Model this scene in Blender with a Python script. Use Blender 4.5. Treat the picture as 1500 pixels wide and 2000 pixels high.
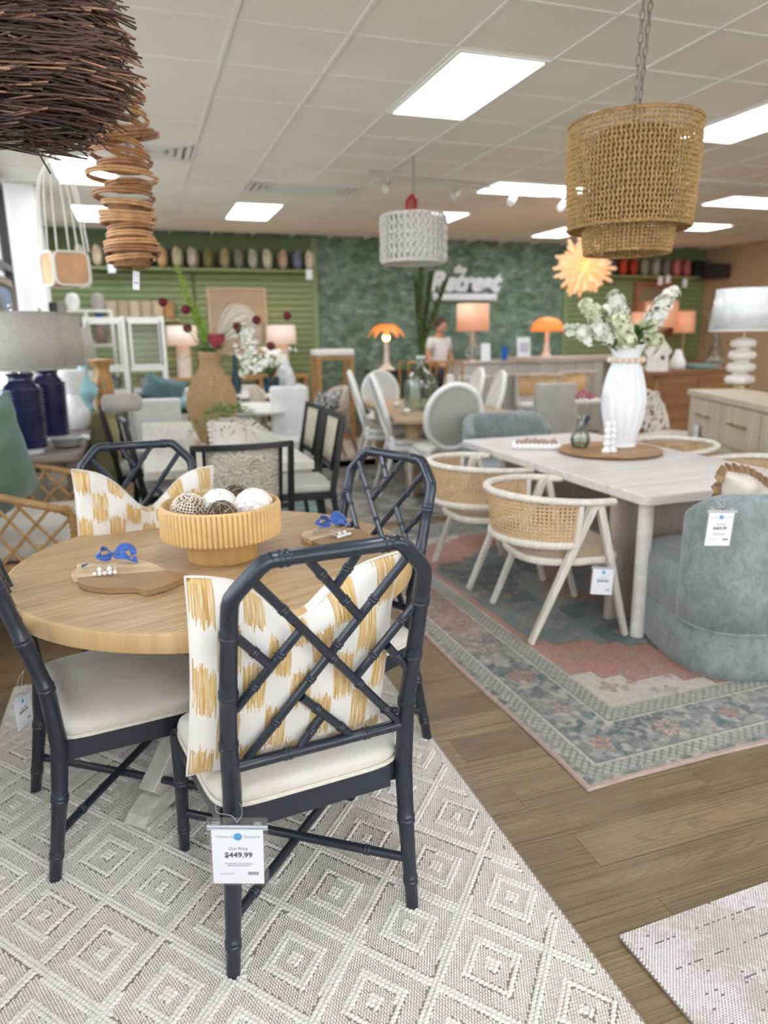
import bpy, bmesh, math, random
import numpy as np
from mathutils import Vector, Matrix, Euler
random.seed(7); np.random.seed(7)
PI = math.pi
for o in list(bpy.data.objects): bpy.data.objects.remove(o)
SC = bpy.context.scene
COL = SC.collection

# ------------------------------------------------------------------ camera
EYE = Vector((0.0, 0.0, 1.5))          # eye height 1.5 m; +Y runs into the shop along the ceiling grid
FPX = 1390.0
RW = np.array([[0.9482, -0.0878, 0.3052], [-0.3173, -0.2221, 0.9219], [-0.0131, -0.9711, -0.2385]])
def _basis():
    C = np.array([750., 1000.]); V = np.array([268., 665.])
    a = math.radians(0.75); h = np.array([math.cos(a), -math.sin(a), 0.])
    Y = np.array([V[0]-C[0], V[1]-C[1], FPX]); Y /= np.linalg.norm(Y)
    up = np.cross(h, Y); up /= np.linalg.norm(up)
    if up[1] > 0: up = -up
    X = np.cross(Y, up); X /= np.linalg.norm(X)
    if X[0] < 0: X = -X
    return np.stack([X, Y, up])
RW = _basis()
cam_d = bpy.data.cameras.new('camera'); cam = bpy.data.objects.new('camera', cam_d); COL.objects.link(cam)
cam_d.lens = FPX/2000*36; cam_d.sensor_width = 36; cam_d.sensor_fit = 'AUTO'
cam_d.clip_start = 0.05; cam_d.clip_end = 100
_m = Matrix([[RW[i][0], -RW[i][1], -RW[i][2]] for i in range(3)]).to_4x4()
_m.translation = EYE; cam.matrix_world = _m
cam_d.dof.use_dof = True; cam_d.dof.focus_distance = 1.9; cam_d.dof.aperture_fstop = 1.9
SC.camera = cam

# ------------------------------------------------------------------ light
w = bpy.data.worlds.new('daylight'); SC.world = w; w.use_nodes = True
bg = w.node_tree.nodes['Background']; bg.inputs[0].default_value = (0.86, 0.93, 1.0, 1); bg.inputs[1].default_value = 2.6
SC.view_settings.view_transform = 'Standard'; SC.view_settings.look = 'None'
SC.view_settings.gamma = 1; SC.view_settings.exposure = 1.0; SC.view_settings.use_curve_mapping = False
PANEL_W = 6.5                                      # radiance of the ceiling panels

def ray(px, py):
    return Vector(RW @ np.array([px-750., py-1000., FPX]))
def at(px, py, z=0.0):                             # the point of height z seen at a pixel of the photograph
    r = ray(px, py); return EYE + r*((z-EYE.z)/r.z)
def aty(px, py, Y):                                # the point at depth Y seen there
    r = ray(px, py); return EYE + r*(Y/r.y)
def proj(p):
    d = np.array(p)-np.array(EYE); c = RW.T @ d
    return (c[0]/c[2]*FPX+750, c[1]/c[2]*FPX+1000, c[2])

# ------------------------------------------------------------------ materials
def lin(c):
    if isinstance(c, str):
        c = tuple(int(c[i:i+2], 16)/255 for i in (0, 2, 4))
    return tuple(x/12.92 if x <= .04045 else ((x+.055)/1.055)**2.4 for x in c)
class Nd:                                          # tiny expression language for shader nodes
    def __init__(s, g, sock): s.g = g; s.s = sock
    def _b(s, op, o, rev=False):
        a, b = (o, s) if rev else (s, o); return s.g.math(op, a, b)
    def __add__(s, o): return s._b('ADD', o)
    def __radd__(s, o): return s._b('ADD', o)
    def __sub__(s, o): return s._b('SUBTRACT', o)
    def __rsub__(s, o): return s._b('SUBTRACT', o, True)
    def __mul__(s, o): return s._b('MULTIPLY', o)
    def __rmul__(s, o): return s._b('MULTIPLY', o)
    def __truediv__(s, o): return s._b('DIVIDE', o)
    def __gt__(s, o): return s._b('GREATER_THAN', o)
    def __lt__(s, o): return s._b('LESS_THAN', o)
class Gr:
    def __init__(s, name):
        s.m = bpy.data.materials.new(name); s.m.use_nodes = True; s.t = s.m.node_tree
        s.b = s.t.nodes['Principled BSDF']; s.out = s.t.nodes['Material Output']; s._c = {}
    def put(s, inp, v):
        if isinstance(v, Nd): s.t.links.new(v.s, inp)
        elif isinstance(v, (tuple, list)) and len(v) == 3 and inp.type == 'RGBA': inp.default_value = (*v, 1)
        else: inp.default_value = v
    def math(s, op, a, b=None, c=None):
        n = s.t.nodes.new('ShaderNodeMath'); n.operation = op; s.put(n.inputs[0], a)
        if b is not None: s.put(n.inputs[1], b)
        if c is not None: s.put(n.inputs[2], c)
        return Nd(s, n.outputs[0])
    def coord(s, kind='Object'):
        if kind not in s._c:
            n = s.t.nodes.new('ShaderNodeTexCoord'); s._c[kind] = Nd(s, n.outputs[kind])
        return s._c[kind]
    def pos(s):
        if 'P' not in s._c: s._c['P'] = Nd(s, s.t.nodes.new('ShaderNodeNewGeometry').outputs['Position'])
        return s._c['P']
    def rnd(s): return Nd(s, s.t.nodes.new('ShaderNodeObjectInfo').outputs['Random'])
    def xyz(s, v):
        n = s.t.nodes.new('ShaderNodeSeparateXYZ'); s.put(n.inputs[0], v); return [Nd(s, n.outputs[i]) for i in range(3)]
    def vec(s, x, y, z=0.0):
        n = s.t.nodes.new('ShaderNodeCombineXYZ')
        for i, q in enumerate((x, y, z)): s.put(n.inputs[i], q)
        return Nd(s, n.outputs[0])
    def scl(s, v, k):
        n = s.t.nodes.new('ShaderNodeVectorMath'); n.operation = 'MULTIPLY'; s.put(n.inputs[0], v); n.inputs[1].default_value = k; return Nd(s, n.outputs[0])
    def noise(s, v, sc=5, det=3, rough=.55, dist=0.0):
        n = s.t.nodes.new('ShaderNodeTexNoise'); s.put(n.inputs['Vector'], v); n.inputs['Scale'].default_value = sc
        n.inputs['Detail'].default_value = det; n.inputs['Roughness'].default_value = rough; n.inputs['Distortion'].default_value = dist
        return Nd(s, n.outputs[0])
    def voro(s, v, sc=5, feat='F1', out=0):
        n = s.t.nodes.new('ShaderNodeTexVoronoi'); n.feature = feat; s.put(n.inputs['Vector'], v); n.inputs['Scale'].default_value = sc
        return Nd(s, n.outputs[out])
    def ramp(s, f, stops, interp='LINEAR'):
        n = s.t.nodes.new('ShaderNodeValToRGB'); s.put(n.inputs[0], f); e = n.color_ramp.elements; n.color_ramp.interpolation = interp
        while len(e) < len(stops): e.new(.5)
        for i, (p, c) in enumerate(stops):
            e[i].position = p; c = (c, c, c) if isinstance(c, float) else lin(c); e[i].color = (*c, 1)
        return Nd(s, n.outputs[0])
    def mix(s, f, a, b):
        n = s.t.nodes.new('ShaderNodeMix'); n.data_type = 'RGBA'; s.put(n.inputs[0], f)
        s.put(n.inputs[6], lin(a) if isinstance(a, str) else a); s.put(n.inputs[7], lin(b) if isinstance(b, str) else b)
        return Nd(s, n.outputs[2])
    def smooth(s, x, a, b):
        n = s.t.nodes.new('ShaderNodeMapRange'); n.interpolation_type = 'SMOOTHSTEP'; s.put(n.inputs[0], x)
        n.inputs[1].default_value = a; n.inputs[2].default_value = b; return Nd(s, n.outputs[0])
    def bump(s, h, st=.3, dist=.002):
        n = s.t.nodes.new('ShaderNodeBump'); n.inputs['Strength'].default_value = st; n.inputs['Distance'].default_value = dist
        s.put(n.inputs['Height'], h); s.t.links.new(n.outputs[0], s.b.inputs['Normal'])
    def base(s, c): s.put(s.b.inputs['Base Color'], lin(c) if isinstance(c, str) else c); return s
    def set(s, **k):
        for a, v in k.items(): s.put(s.b.inputs[a.replace('_', ' ')], v)
        return s
    def holes(s, fac):                             # real gaps in a woven sheet: transparent where fac is 1
        t = s.t.nodes.new('ShaderNodeBsdfTransparent'); mx = s.t.nodes.new('ShaderNodeMixShader')
        s.put(mx.inputs[0], fac); s.t.links.new(s.b.outputs[0], mx.inputs[1]); s.t.links.new(t.outputs[0], mx.inputs[2])
        s.t.links.new(mx.outputs[0], s.out.inputs[0])
MC = {}
def mat(name, c, rough=.5, var=0.12, vs=6.0, bump=0.0, bs=200., **kw):
    """plain procedural material: colour with a soft tonal variation and fine relief"""
    if name in MC: return MC[name]
    g = Gr(name); c = lin(c) if isinstance(c, str) else c
    if var > 0:
        n = g.noise(g.coord(), vs, 3)
        lo = tuple(x*(1-var) for x in c); hi = tuple(min(1, x*(1+var)) for x in c)
        g.put(g.b.inputs['Base Color'], g.mix(g.smooth(n, .3, .7), lo, hi))
    else: g.base(c)
    g.set(Roughness=rough)
    for k, v in kw.items(): g.put(g.b.inputs[k.replace('_', ' ')], v)
    if bump: g.bump(g.noise(g.coord(), bs, 2), bump, .001)
    MC[name] = g.m; return g.m
def emis(name, c, st, body='ffffff'):
    if name in MC: return MC[name]
    g = Gr(name); g.base(body); g.set(Roughness=.6); g.put(g.b.inputs['Emission Color'], lin(c)); g.b.inputs['Emission Strength'].default_value = st
    MC[name] = g.m; return g.m
def wood(name, a, b, axis='X', scale=1.0, rough=.45, space='Object', stripe=1.0):
    if name in MC: return MC[name]
    g = Gr(name); co = g.coord(space)
    k = {'X': (1.2, 18, 18), 'Y': (18, 1.2, 18), 'Z': (18, 18, 1.2)}[axis]
    v = g.scl(co, tuple(q*scale for q in k))
    n1 = g.noise(v, 1.2, 6, .62, .4); n2 = g.noise(g.scl(co, tuple(q*scale*6 for q in k)), 1.5, 2)
    f = g.smooth(n1*.75+n2*.25, .5-.2/stripe, .5+.2/stripe)
    g.put(g.b.inputs['Base Color'], g.mix(f, a, b)); g.set(Roughness=rough); g.bump(n2, .15, .001)
    MC[name] = g.m; return g.m
def fabric(name, c, c2=None, sc=900., rough=.9, blot=0.15, sheen=.3):
    if name in MC: return MC[name]
    g = Gr(name); co = g.coord(); a = lin(c); b = lin(c2) if c2 else tuple(x*(1-blot) for x in a)
    n = g.noise(co, 7, 4); f = g.noise(co, sc*.35, 2)
    g.put(g.b.inputs['Base Color'], g.mix(g.smooth(n*.6+f*.4, .35, .65), b, a)); g.set(Roughness=rough)
    g.b.inputs['Sheen Weight'].default_value = sheen; g.bump(g.noise(co, sc, 2), .4, .001)
    MC[name] = g.m; return g.m

# ------------------------------------------------------------------ mesh builder
class MB:
    def __init__(s): s.v = []; s.f = []; s.uv = None; s.n = 0
    def add(s, vs, fs):
        o = s.n; s.v.extend([tuple(p) for p in vs]); s.f.extend([tuple(i+o for i in q) for q in fs]); s.n += len(vs); return s
    def box(s, c, d, R=None):
        x, y, z = d[0]/2, d[1]/2, d[2]/2
        P = [Vector((i*x, j*y, k*z)) for i in (-1, 1) for j in (-1, 1) for k in (-1, 1)]
        if R is not None: P = [R @ p for p in P]
        c = Vector(c)
        return s.add([p+c for p in P], [(0, 1, 3, 2), (4, 6, 7, 5), (0, 4, 5, 1), (2, 3, 7, 6), (0, 2, 6, 4), (1, 5, 7, 3)])
    def beam(s, a, b, w, h, up=(0, 0, 1), w2=None, h2=None):        # rectangular bar from a to b, may taper
        a, b = Vector(a), Vector(b); d = (b-a).normalized(); u = Vector(up)
        if abs(d.dot(u)) > .98: u = Vector((0, 1, 0))
        x = d.cross(u).normalized(); y = x.cross(d).normalized(); w2 = w2 or w; h2 = h2 or h; P = []
        for p, ww, hh in ((a, w, h), (b, w2, h2)):
            for i, j in ((-1, -1), (1, -1), (1, 1), (-1, 1)): P.append(p+x*i*ww/2+y*j*hh/2)
        return s.add(P, [(3, 2, 1, 0), (4, 5, 6, 7), (0, 1, 5, 4), (1, 2, 6, 5), (2, 3, 7, 6), (3, 0, 4, 7)])
    def tube(s, pts, r, seg=8, closed=False, cap=True, flat=1.0, up=None):
        P = [Vector(p) for p in pts]; n = len(P); R = r if isinstance(r, (list, tuple)) else [r]*n
        if n < 2: return s
        T = []
        for i in range(n):
            a = P[(i-1) % n] if (closed or i > 0) else P[i]; b = P[(i+1) % n] if (closed or i < n-1) else P[i]
            t = b-a; T.append(t.normalized() if t.length > 1e-9 else Vector((0, 0, 1)))
        u = Vector(up) if up else (Vector((0, 0, 1)) if abs(T[0].z) < .9 else Vector((1, 0, 0)))
        V = []
        for i in range(n):
            x = u-T[i]*u.dot(T[i])
            if x.length < 1e-6: x = Vector((1, 0, 0))-T[i]*T[i].x
            x.normalize(); y = T[i].cross(x)
            if not up: u = x
            for k in range(seg):
                a = 2*PI*k/seg; V.append(P[i]+(x*math.cos(a)*flat+y*math.sin(a))*R[i])
        F = []; m = n if closed else n-1
        for i in range(m):
            j = (i+1) % n
            for k in range(seg):
                l = (k+1) % seg; F.append((i*seg+k, i*seg+l, j*seg+l, j*seg+k))
        if cap and not closed:
            F.append(tuple(range(seg-1, -1, -1))); F.append(tuple((n-1)*seg+k for k in range(seg)))
        return s.add(V, F)
    def lathe(s, prof, seg=32, c=(0, 0, 0), mod=None, cap=True, sx=1.0, sy=1.0):
        c = Vector(c); V = []; n = len(prof)
        for i, (r, z) in enumerate(prof):
            for k in range(seg):
                a = 2*PI*k/seg; rr = r*(mod(a, i, z) if mod else 1)
                V.append(c+Vector((rr*math.cos(a)*sx, rr*math.sin(a)*sy, z)))
        F = [(i*seg+k, i*seg+(k+1) % seg, (i+1)*seg+(k+1) % seg, (i+1)*seg+k) for i in range(n-1) for k in range(seg)]
        if cap: F.append(tuple(range(seg-1, -1, -1))); F.append(tuple((n-1)*seg+k for k in range(seg)))
        return s.add(V, F)
    def ball(s, c, r, seg=12, rings=8, sc=(1, 1, 1), R=None):
        c = Vector(c); V = []; F = []
        for i in range(rings+1):
            t = PI*i/rings
            for k in range(seg):
                a = 2*PI*k/seg; p = Vector((math.sin(t)*math.cos(a)*sc[0], math.sin(t)*math.sin(a)*sc[1], math.cos(t)*sc[2]))*r
                if R is not None: p = R @ p
                V.append(c+p)
        for i in range(rings):
            for k in range(seg):
                l = (k+1) % seg; F.append((i*seg+k, (i+1)*seg+k, (i+1)*seg+l, i*seg+l))
        return s.add(V, F)
    def prism(s, pts, z0, z1):
        n = len(pts); a = sum(pts[i][0]*pts[(i+1) % n][1]-pts[(i+1) % n][0]*pts[i][1] for i in range(n))
        if a < 0: pts = pts[::-1]
        V = [(p[0], p[1], z0) for p in pts]+[(p[0], p[1], z1) for p in pts]
        F = [tuple(range(n-1, -1, -1)), tuple(range(n, 2*n))]+[(i, (i+1) % n, n+(i+1) % n, n+i) for i in range(n)]
        return s.add(V, F)
    def sheet(s, fn, nu, nv, thick=0.0, uvs=(1, 1)):                # parametric sheet fn(u,v); with thickness it is a shell
        V = [Vector(fn(i/nu, j/nv)) for j in range(nv+1) for i in range(nu+1)]; W = nu+1
        F = [(j*W+i, j*W+i+1, (j+1)*W+i+1, (j+1)*W+i) for j in range(nv) for i in range(nu)]
        o = s.n; s.add(V, F)
        if s.uv is None: s.uv = {}
        for j in range(nv+1):
            for i in range(nu+1): s.uv[o+j*W+i] = (i/nu*uvs[0], j/nv*uvs[1])
        return s
    def torus(s, c, R_, r, seg=32, ts=8, M=None, wob=0):
        pts = []
        for k in range(seg):
            a = 2*PI*k/seg; p = Vector((R_*math.cos(a), R_*math.sin(a), 0))
            if M is not None: p = M @ p
            pts.append(Vector(c)+p)
        return s.tube(pts, r, ts, closed=True)
    def build(s, name, m, parent=None, bev=0.0, smooth=True, sub=0, solid=0.0, ang=35, seg=2):
        me = bpy.data.meshes.new(name); me.from_pydata(s.v, [], s.f); me.update()
        if s.uv:
            ul = me.uv_layers.new(name='UVMap'); li = np.zeros(len(me.loops), dtype=np.int32); me.loops.foreach_get('vertex_index', li)
            tab = np.zeros((s.n, 2), dtype=np.float32)
            for k, q in s.uv.items(): tab[k] = q
            ul.data.foreach_set('uv', tab[li].ravel())
        return fin(me, name, m, parent, bev, smooth, sub, solid, ang, seg)
def fin(me, name, m, parent=None, bev=0.0, smooth=True, sub=0, solid=0.0, ang=35, seg=2):
    if m is not None: me.materials.append(m)
    if smooth:
        me.polygons.foreach_set('use_smooth', [True]*len(me.polygons))
        if hasattr(me, 'set_sharp_from_angle'): me.set_sharp_from_angle(angle=math.radians(ang))
    o = bpy.data.objects.new(name, me); COL.objects.link(o)
    if parent is not None: o.parent = parent
    if solid:
        q = o.modifiers.new('s', 'SOLIDIFY'); q.thickness = solid; q.offset = 0
    if bev:
        q = o.modifiers.new('b', 'BEVEL'); q.width = bev; q.segments = seg; q.limit_method = 'ANGLE'; q.angle_limit = math.radians(40)
    if sub:
        q = o.modifiers.new('u', 'SUBSURF'); q.levels = sub; q.render_levels = sub
    return o
def tag(o, label=None, cat=None, group=None, kind=None):
    if label: o['label'] = label
    if cat: o['category'] = cat
    if group: o['group'] = group
    if kind: o['kind'] = kind
    return o
def thing(name, label, cat, loc=(0, 0, 0), rz=0.0, group=None):
    o = bpy.data.objects.new(name, None); COL.objects.link(o); o.empty_display_size = .05
    o.location = loc; o.rotation_euler = (0, 0, rz); return tag(o, label, cat, group)
def dup(root, loc, rz, label=None, group=None, scale=None):
    def cp(o, par):
        c = o.copy(); COL.objects.link(c); c.parent = par
        for k in list(o.children): cp(k, c)
        return c
    r = cp(root, None); r.location = loc; r.rotation_euler = (0, 0, rz)
    if scale: r.scale = (scale,)*3
    if label: r['label'] = label
    if group: r['group'] = group
    return r
def text_mesh(body, size, M, extrude=0.0, shear=0.0, offset=0.0, align='CENTER', name='lettering'):
    c = bpy.data.curves.new('t', 'FONT'); c.body = body; c.size = size; c.extrude = extrude; c.shear = shear; c.offset = offset
    c.align_x = align; c.resolution_u = 3
    o = bpy.data.objects.new('t', c); COL.objects.link(o); bpy.context.view_layer.update()
    me = bpy.data.meshes.new_from_object(o.evaluated_get(bpy.context.evaluated_depsgraph_get()))
    bpy.data.objects.remove(o); bpy.data.curves.remove(c); me.transform(M)
    vs = [tuple(v.co) for v in me.vertices]; fs = [tuple(p.vertices) for p in me.polygons]; bpy.data.meshes.remove(me)
    return vs, fs
def arc(n, f): return [f(i/n) for i in range(n+1)]
def bez(pts, n=12):                                                # Catmull-Rom through points
    P = [Vector(p) for p in pts]; P = [P[0]*2-P[1]]+P+[P[-1]*2-P[-2]]; out = []
    for i in range(1, len(P)-2):
        for k in range(n):
            t = k/n; a, b, c, d = P[i-1], P[i], P[i+1], P[i+2]
            out.append(.5*((2*b)+(c-a)*t+(2*a-5*b+4*c-d)*t*t+(3*b-a-3*c+d)*t**3))
    out.append(P[-2]); return out
def lathe_bez(pts, n=6): return [(max(p.x, 0), p.y) for p in bez([(r, z, 0) for r, z in pts], n)]
# ================================================================== ROOM SHELL
CH = 3.06; XL, XR, YB, YF = -1.2, 10.65, 11.9, -4.0
TS = 0.618; GX0 = 0.601-3*TS; GY0 = 4.10-8*TS
MW = mat('wall_white', 'f1efec', .8, .02)
MCEIL = mat('ceiling_board', 'e6e2da', .9, .03)
def mk_tile():
    g = Gr('ceiling_tile'); n = g.noise(g.pos(), 160, 3, .7); m = g.noise(g.pos(), .9, 2)
    g.put(g.b.inputs['Base Color'], g.mix(g.smooth(n*.5+m*.5, .38, .62), 'e8e1d4', 'f2ece0')); g.set(Roughness=.95); g.bump(n, .5, .002); return g.m
MTILE = mk_tile(); MGRID = mat('grid_enamel', 'e9e6df', .5, 0)
ceiling = tag(MB().box(((XL+XR)/2, (YF+YB)/2, CH+.10), (XR-XL+.4, YB-YF+.4, .06)).build('ceiling', MCEIL, smooth=False), kind='structure')
panels = []   # (x index, y index, dx tiles, dy tiles)
def gi(x, y): return (round((x-GX0)/TS), round((y-GY0)/TS))
for x, y, a, b in [(1.837, 4.10, 1, 2), (4.31, 4.10, 1, 2), (-.635, 7.19, 1, 2), (-.635, 9.66, 1, 2), (1.22, 9.04, 1, 2), (3.69, 7.19, 2, 1), (6.16, 9.66, 1, 2), (7.4, 9.04, 2, 1), (6.78, 7.19, 2, 1), (3.69, 9.04, 1, 2), (-.017, .39, 1, 2), (3.07, .39, 1, 2), (6.16, .39, 1, 2), (-.017, -2.7, 1, 2), (3.07, -2.7, 1, 2), (7.4, 4.1, 1, 2), (9.25, 4.1, 1, 2), (9.25, .39, 1, 2)]:
    i, j = gi(x, y); panels.append((i, j, a, b))
vents = [gi(.0, 6.57)+(1, 1), gi(5.55, 6.57)+(2, 1), gi(1.22, 7.8)+(2, 1)]
busy = {(i+a, j+b) for i, j, da, db in panels+vents for a in range(da) for b in range(db)}
cells = []
for i in range(0, 21):
    for j in range(0, 27):
        x, y = GX0+(i+.5)*TS, GY0+(j+.5)*TS
        if (i, j) in busy or x < XL+.1 or x > XR-.1 or y > YB-.1 or y < YF+.1: continue
        p = proj((x, y, CH)); vis = p[2] > .3 and -150 < p[0] < 1650 and p[1] > -200
        cells.append((0 if vis else 1, p[2], x, y))
cells.sort(); d = TS-.026
tb = MB().box((0, 0, 0), (d, d, .016)); first = None
stuff = MB()
for k, (nv, dist, x, y) in enumerate(cells):
    if k < 290:
        if first is None:
            first = tb.build('tile', MTILE, ceiling, smooth=False); o = first
        else:
            o = first.copy(); COL.objects.link(o)
        o.location = (x, y, CH+.014+random.uniform(-.001, .001))
    else: stuff.box((x, y, CH+.014), (d, d, .016))
tag(stuff.build('tile_field', MTILE, ceiling, smooth=False), kind='stuff')
for i in range(0, 21):
    x = GX0+i*TS
    if XL < x < XR: MB().box((x, (YF+YB)/2, CH+.006), (.024, YB-YF, .012)).box((x, (YF+YB)/2, CH+.03), (.006, YB-YF, .04)).build('grid_bar', MGRID, ceiling, smooth=False)
for j in range(-2, 28):
    y = GY0+j*TS
    if YF < y < YB: MB().box(((XL+XR)/2, y, CH+.0075), (XR-XL, .024, .012)).build('grid_bar', MGRID, ceiling, smooth=False)
def mk_diff():
    g = Gr('light_diffuser'); x, y, z = g.xyz(g.coord()); s = g.math('SINE', x*(6*PI/.6)+1.57)
    g.put(g.b.inputs['Emission Color'], g.mix(g.smooth(s, -1, 1), (.70, .80, 1.0), (.93, .97, 1.0))); g.b.inputs['Emission Strength'].default_value = PANEL_W
    g.base('ffffff'); return g.m
MDIF = mk_diff()
lab = {0: 'long bright ceiling light panel nearest the front of the shop', 1: 'bright ceiling light panel cut by the right edge, above the woven pendant', 2: 'ceiling light panel at left behind the twig nest lamp', 3: 'ceiling light panel at left seen beside the stacked rattan pendant', 4: 'ceiling light panel left of centre over the green slatted wall', 5: 'ceiling light panel lying crosswise behind the track lights', 6: 'ceiling light panel above the starburst lamp', 7: 'lowest ceiling light panel right of the woven pendant', 8: 'ceiling light panel just right of the woven pendant, upper of the two there', 9: 'ceiling light panel right above the white beaded drum pendant'}
for n, (i, j, a, b) in enumerate(panels):
    cx, cy = GX0+(i+a/2)*TS, GY0+(j+b/2)*TS
    t = thing('ceiling_light', lab.get(n) or ('ceiling light panel out of the picture, %s' % {10: 'above the oak table', 11: 'right of the nearest one', 12: 'far right of the entrance', 13: 'by the entrance, left', 14: 'by the entrance, middle', 15: 'right of the woven pendant', 16: 'next to the tan wall', 17: 'by the tan wall near the entrance'}[n]), 'light', (cx, cy, CH), 0 if b > a else PI/2, 'ceiling light panels')
    L, W = (max(a, b)*TS-.03, min(a, b)*TS-.03)
    f = MB(); f.box((0, L/2-.012, .002), (W, .024, .02)); f.box((0, -L/2+.012, .002), (W, .024, .02)); f.box((W/2-.012, 0, .002), (.024, L-.05, .02)); f.box((-W/2+.012, 0, .002), (.024, L-.05, .02))
    f.build('frame', MGRID, t, smooth=False)
    MB().box((0, 0, .006), (W-.05, L-.05, .008)).build('diffuser', MDIF, t, smooth=False)
MVD = mat('vent_backing', 'c9c5bd', .8, 0)  # plain pale grey of the plate behind the vent slats
for n, (i, j, a, b) in enumerate(vents):
    cx, cy = GX0+(i+a/2)*TS, GY0+(j+b/2)*TS
    t = thing('ceiling_vent', ['square air vent in the ceiling beside the rattan pendant', 'dark air vent in the ceiling above the woven pendant at right', 'wide grey air vent in the ceiling left of the track lights'][n], 'vent', (cx, cy, CH))
    L, W = (a*TS-.03, b*TS-.03); f = MB()
    MB().box((0, 0, .03), (L, W, .01)).build('backing', MVD, t, smooth=False)
    for k in range(4):
        u, v = L/2-.03-k*.07, W/2-.03-k*.07
        if v > .03:
            fr = MB(); fr.box((0, v, .0), (2*u+.036, .036, .012)); fr.box((0, -v, .0), (2*u+.036, .036, .012)); fr.box((u, 0, .0), (.036, 2*v, .012)); fr.box((-u, 0, 0), (.036, 2*v, .012))
            fr.build('slat', MGRID, t, smooth=False)
# ---- floor: planks along X
def mk_plank():
    g = Gr('vinyl_plank'); r = g.rnd(); x, y, z = g.xyz(g.pos()); v = g.vec(x*1.0+r*37.0, y*1.0+r*11.0, z)
    base = g.noise(g.scl(v, (1.3, 9, 9)), 1.4, 4, .6, .6); streak = g.noise(g.scl(v, (1.3, 170, 20)), 1.0, 4, .72, .25)
    rings = g.math('SINE', g.noise(g.scl(v, (.9, 7, 1)), 1.0, 2, .5, .8)*95.0)
    knot = g.smooth(g.voro(g.scl(v, (1.2, 4.2, 1)), 1.35), .02, .07)
    c = g.mix(g.smooth(base*.8+r*.2, .3, .72), '7b6749', 'a18865')
    c = g.mix(g.smooth(streak, .44, .66)*.8, c, '5c4a33'); c = g.mix(g.smooth(rings, .3, 1.0)*g.smooth(base, .45, .65)*.5, c, '66553b')
    c = g.mix(g.smooth(g.noise(v, 2.2, 2), .5, .75)*.25, c, '8f8770'); c = g.mix(knot, '4e3f2c', c)
    g.put(g.b.inputs['Base Color'], c); g.set(Roughness=g.smooth(streak, 0, 1)*.2+.33); g.bump(streak*.7+rings*.15, .25, .0015); return g.m
MPL = mk_plank()
floor = tag(MB().box(((XL+XR)/2, (YF+YB)/2, -.055), (XR-XL+.4, YB-YF+.4, .1)).build('floor', mat('floor_slab', '5a4c38', .7), smooth=False), kind='structure')
PWD, PLN = .152, 1.22; pl = []
for j in range(int((YB-YF)/PWD)+1):
    y = YF+(j+.5)*PWD; off = (j*.47) % 1*PLN
    for i in range(-1, int((XR-XL)/PLN)+1):
        x = XL+off+(i+.5)*PLN
        if x-PLN/2 < XL-.02 and x+PLN/2 < XL+.05 or x > XR: continue
        p = proj((x, y, 0)); vis = p[2] > .6 and -500 < p[0] < 2000 and p[1] < 2300
        pl.append((0 if vis else 1, p[2] if p[2] > 0 else 99, x, y))
pl.sort(); rest = MB(); pfirst = None
for k, (nv, dist, x, y) in enumerate(pl):
    if k < 290:
        if pfirst is None: pfirst = MB().box((0, 0, -.0025), (PLN-.0012, PWD-.0012, .005)).build('plank', MPL, floor, smooth=False); o = pfirst
        else: o = pfirst.copy(); COL.objects.link(o)
        o.location = (x, y, random.uniform(-.0003, 0))
    else: rest.box((x, y, -.0025), (PLN-.0012, PWD-.0012, .005))
tag(rest.build('plank_field', MPL, floor, smooth=False), kind='stuff')
# ---- back wall
MGREEN = mat('slat_green', '8b9a69', .55, .04, 2.0); MGD = mat('soffit_green', '67774c', .6, .03, 2.0); MGB = mat('slat_gap_green', '5c6b42', .7, 0)
def mk_wallpaper():
    g = Gr('botanical_wallpaper'); x, y, z = g.xyz(g.pos()); v = g.vec(x, z*1.5, 0.0)
    a = g.noise(v, 4.2, 5, .7, .3); b = g.voro(g.vec(x*1.0, z*2.4, 0.0), 3.6); c = g.noise(v, 13, 3, .6, .3); d = g.noise(v, 1.1, 2)
    k = g.mix(g.smooth(a, .38, .6), '526852', '80957f'); k = g.mix(g.smooth(c, .5, .68)*.6, k, '566f4c')
    k = g.mix(g.smooth(1-b, .62, .85)*g.smooth(c, .38, .6)*.8, k, 'a9b8b6'); k = g.mix(g.smooth(d, .5, .7)*.35, k, '8ea39a')
    g.put(g.b.inputs['Base Color'], k); g.set(Roughness=.85); return g.m
wb = tag(MB().box(((XL+XR)/2, YB+.1, CH/2), (XR-XL+.4, .2, CH+.3)).build('wall_back', mk_wallpaper(), smooth=False), kind='structure')
SHZ = 2.52
for x0, x1 in ((XL, 2.80), (7.55, XR)):
    MB().box(((x0+x1)/2, YB-.012, SHZ/2), (x1-x0, .024, SHZ)).build('slat_backing', MGB, wb, smooth=False)
    MB().box(((x0+x1)/2, YB-.02, (SHZ+CH)/2), (x1-x0, .04, CH-SHZ)).build('soffit_panel', MGD, wb, smooth=False)
    z = .06
    while z < SHZ-.05:
        MB().box(((x0+x1)/2, YB-.034, z), (x1-x0-.01, .024, .082)).build('slat', MGREEN, wb, bev=.006, smooth=False, seg=1); z += .0955
for x in (2.82, 7.53): MB().box((x, YB-.03, CH/2), (.09, .06, CH)).build('trim_strip', MGREEN, wb, smooth=False)
MB().box((.9, YB-.045, SHZ/2), (.05, .03, SHZ)).build('joint_strip', MGB, wb, smooth=False)
wr = tag(MB().box((XR+.1, (YF+YB)/2, CH/2), (.2, YB-YF+.4, CH+.3)).build('wall_right', mat('wall_tan', 'bfa27c', .8, .03), smooth=False), kind='structure')
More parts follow.
